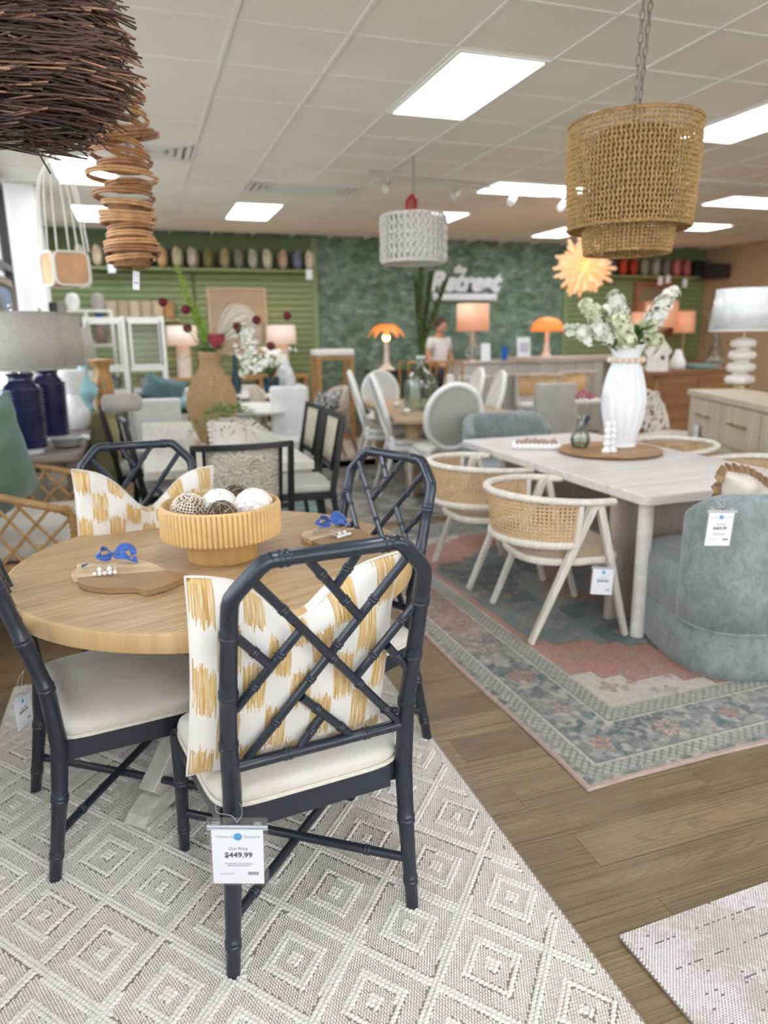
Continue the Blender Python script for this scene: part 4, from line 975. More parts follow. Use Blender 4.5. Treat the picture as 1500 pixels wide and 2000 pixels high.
for (px, py, Y, nf_, mp) in [(1140, 590, 3.9, 70, MPETG), (1200, 575, 3.95, 90, MPET), (1212, 620, 3.7, 90, MPETG), (1165, 640, 3.8, 60, MPET), (1110, 640, 3.9, 40, MPET), (1320, 565, 3.9, 70, MPET), (1300, 610, 3.85, 70, MPET), (1270, 635, 3.8, 70, MPETG), (1180, 600, 4.2, 60, MPET), (1225, 660, 3.75, 40, MPETG), (1290, 660, 4.0, 40, MPETG)]:
    flower_stem(fl, (random.uniform(-.03, .03), random.uniform(-.03, .03), -.1), rel(px, py, Y), int(nf_*1.25), .027, mp, spread=.085, frac=.56, lv=14)
m = MB()
for i in range(44):
    a = random.uniform(0, 2*PI); leaf_mb(m, Vector((math.cos(a)*.05, math.sin(a)*.05, .0)), (math.cos(a), math.sin(a), random.uniform(.5, 1.6)), random.uniform(.16, .26), .07, .28)
m.build('foliage', MLEAF, fl, ang=180)
MGR = mk_glass('bottle_glass', 'eef3ef', .06, .03)
bv = thing('bud_vase', 'small clear glass bud vase with dusty pink flowers, left of the white vase', 'vase', (2.690, 3.985, tz+.0205))
MB().lathe(lathe_bez([(0, .002), (.045, .002), (.062, .03), (.064, .06), (.05, .10), (.028, .135), (.02, .17), (.021, .20), (.026, .21)], 4), 32, cap=False).build('glass_body', MGR, bv)
MB().lathe([(0, .004), (.044, .004), (.059, .03), (.060, .055), (0, .055)], 32).build('water', mk_glass('water', 'e6efe9', .2, .02), bv)
pf = thing('pink_flower_cluster', 'cluster of dusty pink flowers in the glass bud vase', 'flowers', (2.690, 3.985, tz+.03))
MPNK = mat('dusty_pink', 'a9646a', .7, .2, 40)
s = MB().tube([(0, 0, 0), (.005, 0, .15), (.01, -.01, .30)], .002, 5).build('stem', MSTEM, pf); m = MB()
for d in fib(60):
    if d.z > -.3: m.ball(Vector((.01, -.01, .32))+Vector((d.x*.055, d.y*.055, d.z*.032)), .0105, 6, 4)
m.build('blossom', MPNK, s); m = MB(); m.box((.045, .02, .15), (.006, .05, .09), Euler((0, .5, 0)).to_matrix()); m.build('dark_leaf', mat('ink_blue_leaf', '27344f', .6, 0), pf)
cd = thing('ceramic_candlestick', 'white wavy ceramic figure standing in front of the ribbed vase', 'figurine', (2.745, 3.745, tz+.0205))
MCER = mat('glossy_white_ceramic', 'f4f3f0', .15, 0)
for s in (-1, 1):
    m = MB(); m.lathe(lathe_bez([(0, 0), (.030, 0), (.026, .02), (.016, .035), (.026, .055), (.014, .075), (.026, .095), (.013, .115), (.024, .135), (.012, .155), (.020, .175), (.014, .19), (0, .192)], 4), 20, (s*.022, 0, 0), sy=.8); m.build('wavy_column', MCER, cd)
pt = thing('bead_edged_dish', 'white beaded rectangular dish filled with brown pods', 'dish', ((2.475, 4.175, tz)), math.radians(-28))
MB().prism(rrect(-.145, -.075, .145, .075, .02), 0, .012).build('dish_base', MCER, pt, bev=.003)
for s in (-1, 1):
    for i in range(11): MB().ball((-.14+.028*i, s*.078, .024), .0155, 10, 7, (1, 1, 1.3)).build('rim_bead', MCER, pt)
    for i in range(5): MB().ball((s*.148, -.056+.028*i, .024), .0155, 10, 7, (1, 1, 1.3)).build('rim_bead', MCER, pt)
MPOD = mat('brown_pod', 'a98a78', .6, .2, 20); n = 0
for i in range(9):
    for j in range(4):
        o = MB().ball((0, 0, 0), .0195, 10, 7, (1, .9, .85)).build('seed_pod', MPOD); o.location = pt.location+Matrix.Rotation(math.radians(-28), 3, 'Z') @ Vector((-.12+.030*i+random.uniform(-.004, .004), -.05+.033*j, .030+random.uniform(0, .018)))
        tag(o, 'round brown seed pod heaped in the white beaded dish', 'pod', 'brown seed pods in the beaded dish')
# ================================================================== GREY VELVET CHAIRS
def mk_velvet():
    g = Gr('grey_velvet'); co = g.coord(); n = g.noise(g.scl(co, (1, 1, .7)), 22, 5, .7, .8); m = g.noise(co, 6, 3); f = g.noise(g.scl(co, (1, 1, .25)), 300, 2)
    g.put(g.b.inputs['Base Color'], g.mix(g.smooth(n*.5+m*.3+f*.2, .40, .60), '76807f', '929b9a')); g.set(Roughness=.75); g.b.inputs['Sheen Weight'].default_value = .6; g.b.inputs['Sheen Roughness'].default_value = .35
    g.bump(f, .5, .0015); return g.m
MVEL = mk_velvet()
def superring(a, rx, ry, e=.62): return math.copysign(abs(math.cos(a))**e, math.cos(a))*rx, math.copysign(abs(math.sin(a))**e, math.sin(a))*ry
def swivel(label, loc, rz, grp):
    t = thing('swivel_chair', label, 'chair', loc, rz, grp)           # faces +Y
    N = 72
    def shell(name, prof, cy=0.0, e=.62):
        V = []
        for rx, ry, z in prof: V += [(superring(2*PI*i/N, rx, ry, e)[0], superring(2*PI*i/N, rx, ry, e)[1]+cy, z) for i in range(N)]
        k = len(prof); return MB().add(V, [(j*N+i, j*N+(i+1) % N, (j+1)*N+(i+1) % N, (j+1)*N+i) for j in range(k-1) for i in range(N)]+[tuple((k-1)*N+i for i in range(N)), tuple(range(N-1, -1, -1))]).build(name, MVEL, t, ang=50)
    shell('base', [(.37, .37, .0), (.385, .385, .02), (.39, .39, .05), (.395, .395, .235), (.39, .39, .242)])
    shell('seat', [(.39, .39, .243), (.397, .397, .25), (.398, .40, .42), (.39, .393, .45), (.37, .37, .468), (.33, .32, .474), (.2, .2, .476)])
    # wrapping back, thick and rounded
    def bk(u, v):
        a = math.radians(270+(u*2-1)*84); x, y = superring(a, .405, .425, .52); f = abs(u*2-1)
        top = .850-.13*f**4; z0 = .245; zz = z0+(top-z0)*min(v, 1)
        return x*(1+.0*v), y-.012, zz
    m = MB(); rings = []; NU = 48; T = .085; V = []
    sec = [(0, 0), (0, .25), (0, .5), (0, .75), (0, .92), (.10, .972), (.32, .998), (.6, 1.0), (.86, .985), (1, .93), (1, .75), (1, .5), (1, 0)]
    for i in range(NU+1):
        u = i/NU; f = abs(u*2-1)
        for q, v in sec:
            x, y, z = bk(u, v); n = Vector((x, y, 0)).normalized(); tt = T*(1-.0*f); p = Vector((x, y, z))-n*tt*q
            if f > .9: 
                k = (f-.9)/.1; c_ = Vector((x, y, z))-n*tt*.5; c_.z = p.z; p = c_+(p-c_)*math.sqrt(max(0, 1-k*k*.999))
            V.append(p)
    S = len(sec); m.add(V, [(i*S+j, (i+1)*S+j, (i+1)*S+j+1, i*S+j+1) for i in range(NU) for j in range(S-1)]+[(i*S+S-1, (i+1)*S+S-1, (i+1)*S, i*S) for i in range(NU)])
    bo = m.build('back', MVEL, t, ang=180)
    MB().tube([Vector(bk(i/60, 0))+Vector((0, -.002, .003)) for i in range(61)], .0045, 6).build('welt', MVEL, bo)
    return t
sw = swivel('grey-blue velvet swivel chair in the right foreground, price tag $469.99 on its back', (2.635, 2.53, PR), math.radians(-14), 'grey velvet swivel chairs')
dup(sw, (2.90, 5.14, PR), math.radians(180), 'grey-green velvet swivel chair at the far end of the whitewashed table, only its back showing')
o_ = aty(1413, 988, 2.155); price_tag('$469.99 price tag in a clear pouch on the velvet swivel chair back', o_, (.97, -.20, -.05), (.03, -.02, 1), '$469.99', [o_+Vector((-.02, .02, .02)), o_+Vector((0, .05, .03)), o_+Vector((.02, .02, .012))], 1.15)
MLP = fabric('natural_linen', 'ddd2c2', 'cbbfae', 700); MFR = fabric('jute_fringe', 'a98763', '8a6a4a', 300)
mP = Matrix.Translation((2.615, 2.40, .50)) @ Matrix.Rotation(math.radians(-16), 4, 'Z') @ Matrix.Rotation(math.radians(9), 4, 'X')
pillow('fringed_pillow', 'natural linen pillow with a brown fringe on the velvet swivel chair', .50, .42, .15, mP, MLP, .09, seed=9, wr=.03)
fp = bpy.data.objects['fringed_pillow']; m = MB(); W, H = .25, .42
def fper(u):                                        # up the left edge, along the dented top, down the right edge
    if u < .25: return Vector((-W*.97, 0, u/.25*H)), Vector((-1, 0, .1))
    if u > .75: return Vector((W*.97, 0, (1-u)/.25*H)), Vector((1, 0, .1))
    a = (u-.25)/.5*2-1; return Vector((a*W, 0, H-.09*math.exp(-(a/.42)**2))), Vector((a*.6, 0, 1)).normalized()
def fsh(u, v):
    p, d = fper(u); return p+d*(.042*v+.004*math.sin(u*410))+Vector((0, .013*v*math.sin(u*190)+.006*math.sin(u*71), 0))
m.sheet(fsh, 420, 3); m.build('fringe', MFR, fp, ang=180, solid=.002)
# ================================================================== WICKER CHAIR, CONSOLE AND NAVY LAMPS
MRAT = mat('rattan', 'c49a66', .45, .14, 14, .1, 60); MRATB = mat('rattan_binding', 'b98c58', .6, .18, 60, .6, 300)
wk = thing('rattan_armchair', 'rattan armchair with crossed-cane sides at the left edge, green pillow in it', 'chair', (-.76, 4.27, 0), math.radians(-90))   # faces +X
hw, tipy, bky = .52, .38, -.36
def wl_(s): return [Vector((s*hw, tipy-.015, .40)), Vector((s*hw, tipy, .52)), Vector((s*hw, tipy-.01, .675)), Vector((s*hw, tipy-.07, .700)), Vector((s*hw, 0, .80)), Vector((s*hw, bky+.1, .90)), Vector((s*(hw-.05), bky-.04, .97))]
for s in (-1, 1):
    P = bez(wl_(s), 6); MB().tube(P, .020, 10).build('arm', MRAT, wk)
    m = MB()
    for i in list(range(6, 20, 1))+[26, 27, 32, 33]: 
        if i < len(P)-1: m.torus(P[i], .0215, .003, 14, 5, (P[i+1]-P[i]).to_track_quat('Z', 'Y').to_matrix())
    for i in range(14): p = P[12].lerp(P[17], i/14); m.torus(p, .0215, .003, 14, 5, (P[17]-P[12]).to_track_quat('Z', 'Y').to_matrix())
    m.build('arm_binding', MRATB, wk)
    MB().tube([(s*hw, tipy+.01, .415), (s*hw, bky, .415)], .024, 10).build('seat_rail', MRATB, wk)
    m = MB()
    for i in range(7):
        y0 = tipy-.01-.115*i; top = lambda y: float(np.interp(-y, [-.38, -.31, 0, .26, .40], [.672, .70, .80, .90, .96]))
        for dy in (-.17, .17):
            a = Vector((s*hw, y0, .425)); yb = max(bky-.02, min(tipy-.02, y0+dy*1.5)); k = abs((yb-y0)/(dy*1.5)) if dy else 1; b = Vector((s*hw, yb, .425+(top(yb)-.43)*k))
            if (b-a).length > .05: MB().tube([a, b], .0085, 6).build('side_cane', MRAT, wk)
MB().tube([(-hw, tipy-.005, .415), (hw, tipy-.005, .415)], .024, 10).build('front_rail', MRATB, wk)
MB().tube(bez([(-hw+.05, bky-.04, .90), (-.25, bky-.09, .97), (.25, bky-.09, .97), (hw-.05, bky-.04, .90)], 8), .020, 10).build('back_rail', MRAT, wk)
for i in range(9): MB().tube([(-hw+.10+.105*i, bky, .42), (-hw+.10+.105*i, bky-.07, .94)], .009, 6).build('back_cane', MRAT, wk)
for s in (-1, 1):
    for y in (tipy-.03, bky+.02):
        MB().tube([(s*(hw-.03), y, 0), (s*hw, y, .41)], .019, 8).build('leg', MRAT, wk)
    MB().tube(bez([(s*(hw-.025), tipy-.03, .16), (s*hw, tipy-.2, .30), (s*hw, tipy-.40, .38)], 6), .012, 8).build('curved_brace', MRAT, wk)
MB().tube([(-hw+.03, tipy-.03, .14), (hw-.03, tipy-.03, .14)], .014, 8).build('stretcher', MRAT, wk)
MCW = fabric('off_white_cotton', 'ddd6ca', 'c9c1b4', 900)
MB().prism(rrect(-hw+.03, bky+.02, hw-.03, tipy-.02, .06), .44, .535).build('seat_cushion', MCW, wk, bev=.03, ang=60, seg=4)
MGRN = fabric('sage_green', '6f8a7a', '5c7768', 900)
mG = Matrix.Translation((-.80, 4.02, .60)) @ Matrix.Rotation(math.radians(50), 4, 'Z') @ Matrix.Rotation(math.radians(18), 4, 'X') @ Matrix.Rotation(math.radians(-26), 4, 'Y')
pillow('green_pillow', 'large plain sage green pillow leaning in the rattan armchair at the left edge', .66, .62, .20, mG, MGRN, .03, seed=11, wr=.016)
MCON = wood('driftwood_grey', '75675e', '94857a', 'X', 1.0, .5)
cn = thing('console_table', 'grey-brown console table with two navy ribbed lamps on it', 'table', (-.72, 5.55, 0))
MB().prism(rrect(-.32, -.80, .32, .80, .08), .775, .82).build('tabletop', MCON, cn, bev=.008, ang=60)
for sx in (-1, 1):
    for sy in (-1, 1): MB().beam((sx*.24, sy*.66, 0), (sx*.26, sy*.70, .775), .05, .05, (0, 1, 0), .07, .07).build('leg', MCON, cn, bev=.006)
MB().box((0, 0, .735), (.5, 1.35, .07)).build('apron', MCON, cn, bev=.004)
MNV = mat('navy_glaze', '1b2249', .12, .15, 8, 0, 60, Coat_Weight=.6); MLUC = mat('white_lamp_foot', 'f0efec', .2, 0)
MSHG = mat('shade_grey_linen', 'b9b3a8', .8, .06, 40, .4, 500); MCHR = mat('nickel', 'c9c6c0', .25, 0, Metallic=1.0)
def navy_lamp(label, loc, rs=.262, sh=.335, zs=.515):
    t = thing('navy_lamp', label, 'lamp', loc, 0, 'navy ribbed table lamps on the console')
    MB().lathe([(0, 0), (.085, 0), (.085, .028), (0, .028)], 32).build('foot', MLUC, t)
    prof = [(.0, .028), (.098, .028)]+[(.102+.014*(1-abs(((i % 4)-1.5)/1.5)**2)+.008*(i/76), .032+i*.0052) for i in range(72)]+[(.104, .415), (.078, .435), (.070, .455), (.074, .475), (.084, .488), (.08, .492), (0, .492)]
    MB().lathe(prof, 40).build('ribbed_base', MNV, t, ang=60)
    MB().tube([(0, 0, .49), (0, 0, zs+sh+.03)], .006, 8).build('stem', MCHR, t)
    MB().ball((0, 0, zs+sh+.04), .016, 12, 8).build('finial', MCHR, t)
    m = MB(); m.lathe([(rs, zs), (rs*.97, zs+sh)], 48, cap=False); s = m.build('shade', MSHG, t, solid=.003, ang=60)
    MB().torus((0, 0, zs), rs, .004, 48, 6).build('shade_trim', MSHG, s); MB().torus((0, 0, zs+sh), rs*.97, .004, 48, 6).build('shade_trim', MSHG, s)
    return t
a = at(58, 884, .82); b = at(105, 858, .82); nl = navy_lamp('nearer navy ribbed lamp with a wide grey drum shade, at the left edge', (a.x, a.y, .8205)); dup(nl, (b.x+.005, b.y, .8205), 0, 'farther navy ribbed lamp, its grey shade half hidden by the nearer one')
MPL_ = mat('grey_stoneware', 'a8a6a0', .4, .05)
c = at(108, 862, .84)
for i in range(4):
    o = MB().lathe([(0, 0), (.05, 0), (.095, .012), (.102, .022), (.098, .022), (.05, .006), (0, .006)], 32).build('dinner_plate', MPL_); o.location = (c.x+.09, c.y-.16, .8205+.013*i); tag(o, 'grey stoneware plate in the stack beside the navy lamps', 'plate', 'grey plates stacked on the console')
for i, (dx, dy) in enumerate(((.205, .23), (.235, .17))):
    o = MB().ball((0, 0, .02), .021, 10, 7).build('napkin_ring', MLUC); o.location = (b.x+dx, b.y-.25+dy*.6, .8205); tag(o, 'small white ball ornament beside the farther navy lamp', 'ornament', 'white ornaments on the console')
# ================================================================== PENDANTS
MROPE = mat('seagrass_rope', 'a5824f', .8, .25, 40, .6, 300); MROPE2 = mat('seagrass_light', 'bf9c68', .8, .2, 40, .6, 300); MIRON = mat('chain_iron', '8f8a83', .5, .1, Metallic=.6)
def chain(parent, a, b, r=.013, mt=MIRON):
    a, b = Vector(a), Vector(b); n = max(2, int((b-a).length/(r*2.3))); d = (b-a).normalized()
    lk = MB(); P = [Vector((r*.55*math.cos(q), 0, r*1.4*math.sin(q))) for q in [2*PI*i/12 for i in range(12)]]; lk.tube(P, r*.20, 5, closed=True)
    first = None
    for i in range(n+1):
        if first is None: first = lk.build('chain_link', mt, parent); o = first
        else: o = first.copy(); COL.objects.link(o)
        o.location = a.lerp(b, i/n); o.rotation_mode = 'QUATERNION'; o.rotation_quaternion = d.to_track_quat('Z', 'Y') @ Euler((0, 0, PI/2*(i % 2)+.3)).to_quaternion()
bp = Vector((2.335, 3.15, 0)); cz = aty(1247, 352, 3.15).z
wv = thing('woven_pendant', 'large woven seagrass two-tier drum pendant hanging at the upper right', 'pendant lamp', (bp.x, bp.y, cz))
def weave(r0, r1, z0, z1, rows, cols, nm):
    m = MB(); k2 = MB()
    for i in range(rows+1):
        u = i/rows; r_ = r0+(r1-r0)*u+.006*math.sin(PI*u); z = z0+(z1-z0)*u
        m.tube([((r_+.0028*math.sin(cols*a))*math.cos(a), (r_+.0028*math.sin(cols*a))*math.sin(a), z+.0012*math.sin(cols*a*.5+i)) for a in [2*PI*q/(cols*3) for q in range(cols*3)]], .0046 if 0 < i < rows else .009, 5, closed=True)
    for c_ in range(cols):
        a0 = 2*PI*c_/cols; P = []
        for i in range(rows*3+1):
            u = i/(rows*3); r_ = r0+(r1-r0)*u+.006*math.sin(PI*u)+.0055*math.cos(i*2*PI/3); a = a0+.010*math.sin(i*2*PI/3*.5+c_); P.append((r_*math.cos(a), r_*math.sin(a), z0+(z1-z0)*u))
        k2.tube(P, .0043, 4)
    x = tag(m.build(nm+'_rings', MROPE, wv), kind='stuff'); tag(k2.build(nm+'_uprights', MROPE2, wv), kind='stuff')
weave(.288, .303, -.222, .240, 21, 92, 'upper_drum'); weave(.202, .212, -.335, -.205, 8, 66, 'lower_drum')
m = MB()
for i in range(66): a = 2*PI*i/66; m.tube([(.21*math.cos(a), .21*math.sin(a), -.210), (.292*math.cos(a+.03), .292*math.sin(a+.03), -.222)], .005, 4)
m.torus((0, 0, -.205), .215, .008, 60, 6); tag(m.build('tier_join', MROPE, wv), kind='stuff')
m = MB()
for a in (0, 2.1, 4.2): m.tube([(0, 0, .17), (.30*math.cos(a), .30*math.sin(a), .235)], .003, 5)
m.tube([(0, 0, -.28), (0, 0, .20)], .012, 8); m.torus((0, 0, .236), .302, .004, 60, 5); m.build('wire_spider', MIRON, wv)
MB().lathe([(.19, -.18), (.19, .20)], 40, cap=False).build('inner_shade', mat('brown_inner', '8a6a45', .9, .1), wv, solid=.002)
chain(wv, (.012, 0, .19), (.055, .01, CH-cz), .019); chain(wv, (-.012, 0, .19), (.0, -.01, CH-cz), .019)
# stacked rattan coil pendant
rp = aty(243, 356, 3.6); MCOIL = mat('rattan_coil', '98673f', .5, .25, 20, .3, 120); MCOIL2 = mat('rattan_coil_pale', 'b98a59', .5, .2, 20, .3, 120)
rt = thing('rattan_coil_pendant', 'tall pendant of stacked rattan coils hanging behind the twig nest, tag on it', 'pendant lamp', rp)
def coil(r, z, tilt, mt, off=(0, 0), th=.007, turns=3, wob=.01):
    m = MB(); M = Euler((random.uniform(-tilt, tilt), random.uniform(-tilt, tilt), 0)).to_matrix(); P = []
    for i in range(turns*26):
        a = 2*PI*i/26; rr = r*(1-.10*(i/26 % 1))+wob*math.sin(2*a+z*40)+.002*(i//26); P.append(M @ Vector((rr*math.cos(a), rr*math.sin(a), .012*(i/26-turns/2)))+Vector((off[0], off[1], z)))
    m.tube(P, th, 6); m.build('rattan_coil', mt, rt)
zz = .385; i = 0
while zz > -.115:
    big = i % 2; coil((.140 if big else .100)*(1 if zz < .30 else .45+.5*(.385-zz)/.085), zz, .16, MCOIL if i % 3 else MCOIL2, (random.uniform(-.015, .015), random.uniform(-.01, .01)), .0072, 2 if big else 2, .012); zz -= .040; i += 1
while zz > -.345:
    coil(random.uniform(.100, .118)+.012*(zz < -.33), zz, .10, MCOIL2 if i % 3 else MCOIL, (random.uniform(-.006, .006), 0), .0080, 2, .005); zz -= .031; i += 1
MB().lathe([(.080, -.36), (.080, -.10)], 24, cap=False).build('inner_core', mat('core_tan', '8e6844', .8, .2, 30), rt, solid=.002)
MB().tube([(0, 0, .3), (0, 0, CH-rp.z)], .005, 6).build('cord', MCOIL, rt)
for (px, py, hh, lb) in ((284, 445, .085, 'small white tag on the side of the rattan coil pendant'), (266, 548, .075, 'small white tag hanging under the rattan coil pendant')):
    q = aty(px, py, 3.62); t = thing('hang_tag', lb, 'tag', q); MB().box((0, 0, 0), (.052 if hh > .08 else .03, .0012, hh*1.1), Euler((0, .1, .3)).to_matrix()).build('card', MCARD, t, smooth=False); MB().tube([(0, 0, hh/2), (-.02, .05, hh*.8+.05)], .0010, 4).build('string', MWIRE, t); MB().box((0, -.0012, -.01), (.03 if hh > .08 else .018, .0006, .006), Euler((0, .1, .3)).to_matrix()).build('print_line', MINKP, t, smooth=False)
# white beaded drum
dpp = Vector((2.49, 6.5, 0)); dz = aty(806, 468, 6.5).z; MBD = mat('chalk_bead', 'd6d1c6', .6, .1, 30)
dr = thing('beaded_drum_pendant', 'white beaded rope drum pendant with a red tassel, hanging in the middle distance', 'pendant lamp', (dpp.x, dpp.y, dz))
m = MB()
for i in range(6): m.torus((0, 0, -.20+.08*i), .285, .012 if i in (0, 5) else .008, 60, 6)
m.build('ring_frame', MBD, dr)
lk = MB(); P = [Vector((.050*math.cos(q), 0, .042*math.sin(q))) for q in [2*PI*i/16 for i in range(16)]]; lk.tube(P, .009, 6, closed=True); f0 = None
for j in range(5):
    for i in range(34):
        if f0 is None: f0 = lk.build('rope_loop', MBD, dr); o = f0
        else: o = f0.copy(); COL.objects.link(o)
        a = 2*PI*i/34; o.location = (.288*math.cos(a), .288*math.sin(a), -.16+.08*j); o.rotation_euler = (0, 0, a+PI/2+.25)
MB().lathe([(.265, -.19), (.265, .19)], 48, cap=False).build('inner_shade', mat('inner_shade_white', 'cfcac0', .9, .03), dr, solid=.003)
chain(dr, (0, 0, .2), (.0, 0, CH-dz), .02); m = MB()
for a in (0, 2.1, 4.2): m.tube([(0, 0, .26), (.27*math.cos(a), .27*math.sin(a), .2)], .004, 5)
m.build('wire_spider', MIRON, dr)
tas = thing('red_tassel', 'bright red bundle tied on the chain above the beaded drum pendant', 'tag', (dpp.x-.03, dpp.y-.03, dz+.30)); MRED = mat('red_cloth', 'a8202c', .7, .15, 30)
m = MB()
for i in range(24): a = i*.7; m.tube([(0, 0, .08), (.045*math.cos(a), .045*math.sin(a), .03), (.05*math.cos(a), .04*math.sin(a), -.07)], .009, 5)
m.build('tassel_threads', MRED, tas)
# paper starburst
sp = aty(1142, 520, 8.2); st = thing('starburst_pendant', 'glowing paper starburst pendant beside the woven pendant', 'pendant lamp', sp)
MST = emis('warm_paper', 'ffb070', .30, 'e8c9a8'); MB().ball((0, 0, 0), .11, 16, 10).build('core', emis('warm_core', 'ffb45c', 1.2, 'ffd9a8'), st)
f0 = None
for d in fib(110):
    L = random.uniform(.24, .42)
    if f0 is None: f0 = MB().tube([(0, 0, .08), (0, 0, .5), (0, 0, .92), (0, 0, 1.0)], [.028, .05, .055, .02], 7).build('paper_cone', MST, st); o = f0
    else: o = f0.copy(); COL.objects.link(o)
    o.rotation_mode = 'QUATERNION'; o.rotation_quaternion = d.to_track_quat('Z', 'Y'); o.scale = (.42, .42, L)
MB().tube([(0, 0, .1), (0, 0, CH-sp.z)], .004, 5).build('cord', MWIRE, st)
# square lantern of pale wood on ropes
lp = aty(128, 527, 5.6); ln = thing('rope_lantern', 'peach-panelled square lantern hanging from white ropes at the left', 'pendant lamp', lp, math.radians(25))
MPCH = mat('peach_veneer', 'd9a97e', .6, .12, 6); MWR = mat('white_cotton_rope', 'eeeae0', .8, .04, 60, .4, 300)
for k in range(4):
    R_ = Matrix.Rotation(k*PI/2, 3, 'Z'); MB().box(R_ @ Vector((0, -.115, 0)), (.225, .006, .21), R_).build('veneer_panel', MPCH, ln)
    P = [R_ @ Vector((x, -.122, z)) for x, z in [(.115*math.copysign(abs(math.cos(q))**.4, math.cos(q)), .108*math.copysign(abs(math.sin(q))**.4, math.sin(q))) for q in [2*PI*i/32 for i in range(32)]]]
    MB().tube(P, .009, 6, closed=True).build('rope_frame', MWR, ln)
hk = Vector((.0, 0, .90))
for k in range(4):
    for d in (-.03, .03):
        c_ = Matrix.Rotation(k*PI/2, 3, 'Z') @ Vector((-.115+d, -.115, .11)); MB().tube(bez([c_, c_*.75+Vector((0, 0, .45)), Vector((c_.x*.15, c_.y*.15, .72)), hk], 5), .006, 6).build('rope', MWR, ln)
MB().tube([hk, (0, 0, CH-lp.z)], .008, 6).build('rope', MWR, ln); MB().torus(hk, .03, .006, 16, 6, Euler((PI/2, 0, 0)).to_matrix()).build('hook_ring', mat('brass', 'c9a24d', .3, 0, Metallic=1.0), ln)
# ================================================================== SIDEBOARD AND LATTICE CHAIR (right)
MASH = wood('pale_ash', 'b3a48b', 'cdbfa6', 'Z', .9, .55); MDKP = mat('dark_pane', '3b3a38', .25, .05); MBRS = mat('old_brass', 'a8926a', .35, .1, Metallic=1.0)
A0 = at(1345, 760, 1.0); B0 = at(1500, 792, 1.0); dv_ = (B0-A0); dv_.z = 0; dv_.normalize(); Ls = 2.3
rz = math.atan2(dv_.y, dv_.x); cen = A0+dv_*Ls/2+Vector((-dv_.y, dv_.x, 0))*.24; cen.z = 0
sb = thing('sideboard', 'pale ash sideboard with drawers over dark panelled doors, at the right edge', 'cabinet', cen, rz)   # local -Y is the front
MB().box((0, 0, .975), (Ls, .50, .05)).build('top_slab', MASH, sb, bev=.006, smooth=False)
MB().box((0, .01, .54), (Ls-.03, .45, .83)).build('body', MASH, sb, bev=.004, smooth=False)
for s in (-1, 1):
    for y in (-.2, .2): MB().box((s*(Ls/2-.05), y, .065), (.05, .05, .13)).build('foot', MASH, sb, smooth=False)
for i in range(3):
    x = -Ls/2+.04+(i+.5)*(Ls-.08)/3; w_ = (Ls-.08)/3-.015
    dr_ = MB().box((x, -.222, .775), (w_, .022, .315)).build('drawer', MASH, sb, bev=.003, smooth=False)
    MB().tube([(x-.15, -.262, .80), (x+.15, -.262, .80)], .007, 8).tube([(x-.12, -.232, .80), (x-.12, -.264, .80)], .009, 8).tube([(x+.12, -.232, .80), (x+.12, -.264, .80)], .008, 8).build('bar_handle', MBRS, dr_)
    for j in (0, 1):
        xx = x+(j-.5)*w_/2; d_ = MB(); ww = w_/2-.006
        for q in (-1, 1): d_.box((xx+q*(ww/2-.03), -.222, .37), (.06, .022, .46)); d_.box((xx, -.222, .37+q*.20), (ww-.12, .022, .06))
        d_ = d_.build('door', MASH, sb, bev=.002, smooth=False); MB().box((xx, -.218, .37), (ww-.12, .008, .34)).build('dark_panel', MDKP, d_, smooth=False)
p = at(1438, 757, 1.0); sl = thing('white_stacked_lamp', 'tall white lamp of stacked rounded discs with a silvery wrapped shade, on the sideboard', 'lamp', (p.x+.03, p.y, 1.0005)); sl.scale = (1.20, 1.20, 1.29)
MWC = mat('ivory_ceramic', 'e6ded4', .22, .04)
MB().lathe([(0, 0), (.075, 0), (.075, .018), (0, .018)], 32).build('brass_foot', MBRS, sl)
MB().lathe(lathe_bez([(.0, .018), (.06, .018), (.100, .032), (.110, .056), (.100, .080), (.064, .094), (.060, .106), (.096, .120), (.106, .143), (.096, .166), (.060, .180), (.056, .192), (.092, .206), (.101, .229), (.092, .252), (.056, .266), (.053, .278), (.086, .291), (.094, .312), (.084, .333), (.04, .348), (.0, .352)], 5), 40).build('disc_body', MWC, sl)
MB().tube([(0, 0, .35), (0, 0, .43)], .012, 10).build('stem', MBRS, sl)
def mk_wrap():
    g = Gr('cellophane_wrap'); n = g.noise(g.scl(g.coord(), (9, 9, 2.6)), 2.2, 4, .6, 1.6); n2 = g.noise(g.scl(g.coord(), (6, 6, 2.0)), 7, 3, .6, .8)
    g.base('dfe2e0'); g.set(Roughness=.22); g.b.inputs['Coat Weight'].default_value = .8; g.bump(n+n2*.5, 1.0, .02); return g.m
MWRAP = mk_wrap(); sh_ = MB().lathe([(.258, .40), (.225, .685)], 64, cap=False).build('wrapped_shade', MWRAP, sl, solid=.003)
MB().torus((0, 0, .40), .258, .004, 48, 6).build('shade_trim', MWC, sh_)
p = at(1492, 762, 1.0); pf_ = thing('picture_frame', 'small white picture frame standing beside the stacked white lamp', 'frame', (p.x+.12, p.y-.02, 1.0005), rz)
fr = MB()
for s in (-1, 1): fr.box((s*.11, 0, .11), (.03, .02, .22)); fr.box((0, 0, .11+s*.095), (.19, .02, .03))
fr.build('frame_edge', MWC, pf_, smooth=False); MB().box((0, .004, .11), (.19, .006, .16)).build('photo_panel', mat('photo_grey', '8d8878', .5, .3, 12), pf_, smooth=False)
o_ = A0+dv_*.34+Vector((dv_.y, -dv_.x, 0))*.02; o_.z = .735
price_tag('price tag on the front of the pale ash sideboard', o_, dv_, (0, 0, 1), '$1,299.99', [o_+Vector((-.01, 0, .02)), o_+Vector((0, 0, .05)), o_+Vector((.01, 0, .02))], 1.15, False)
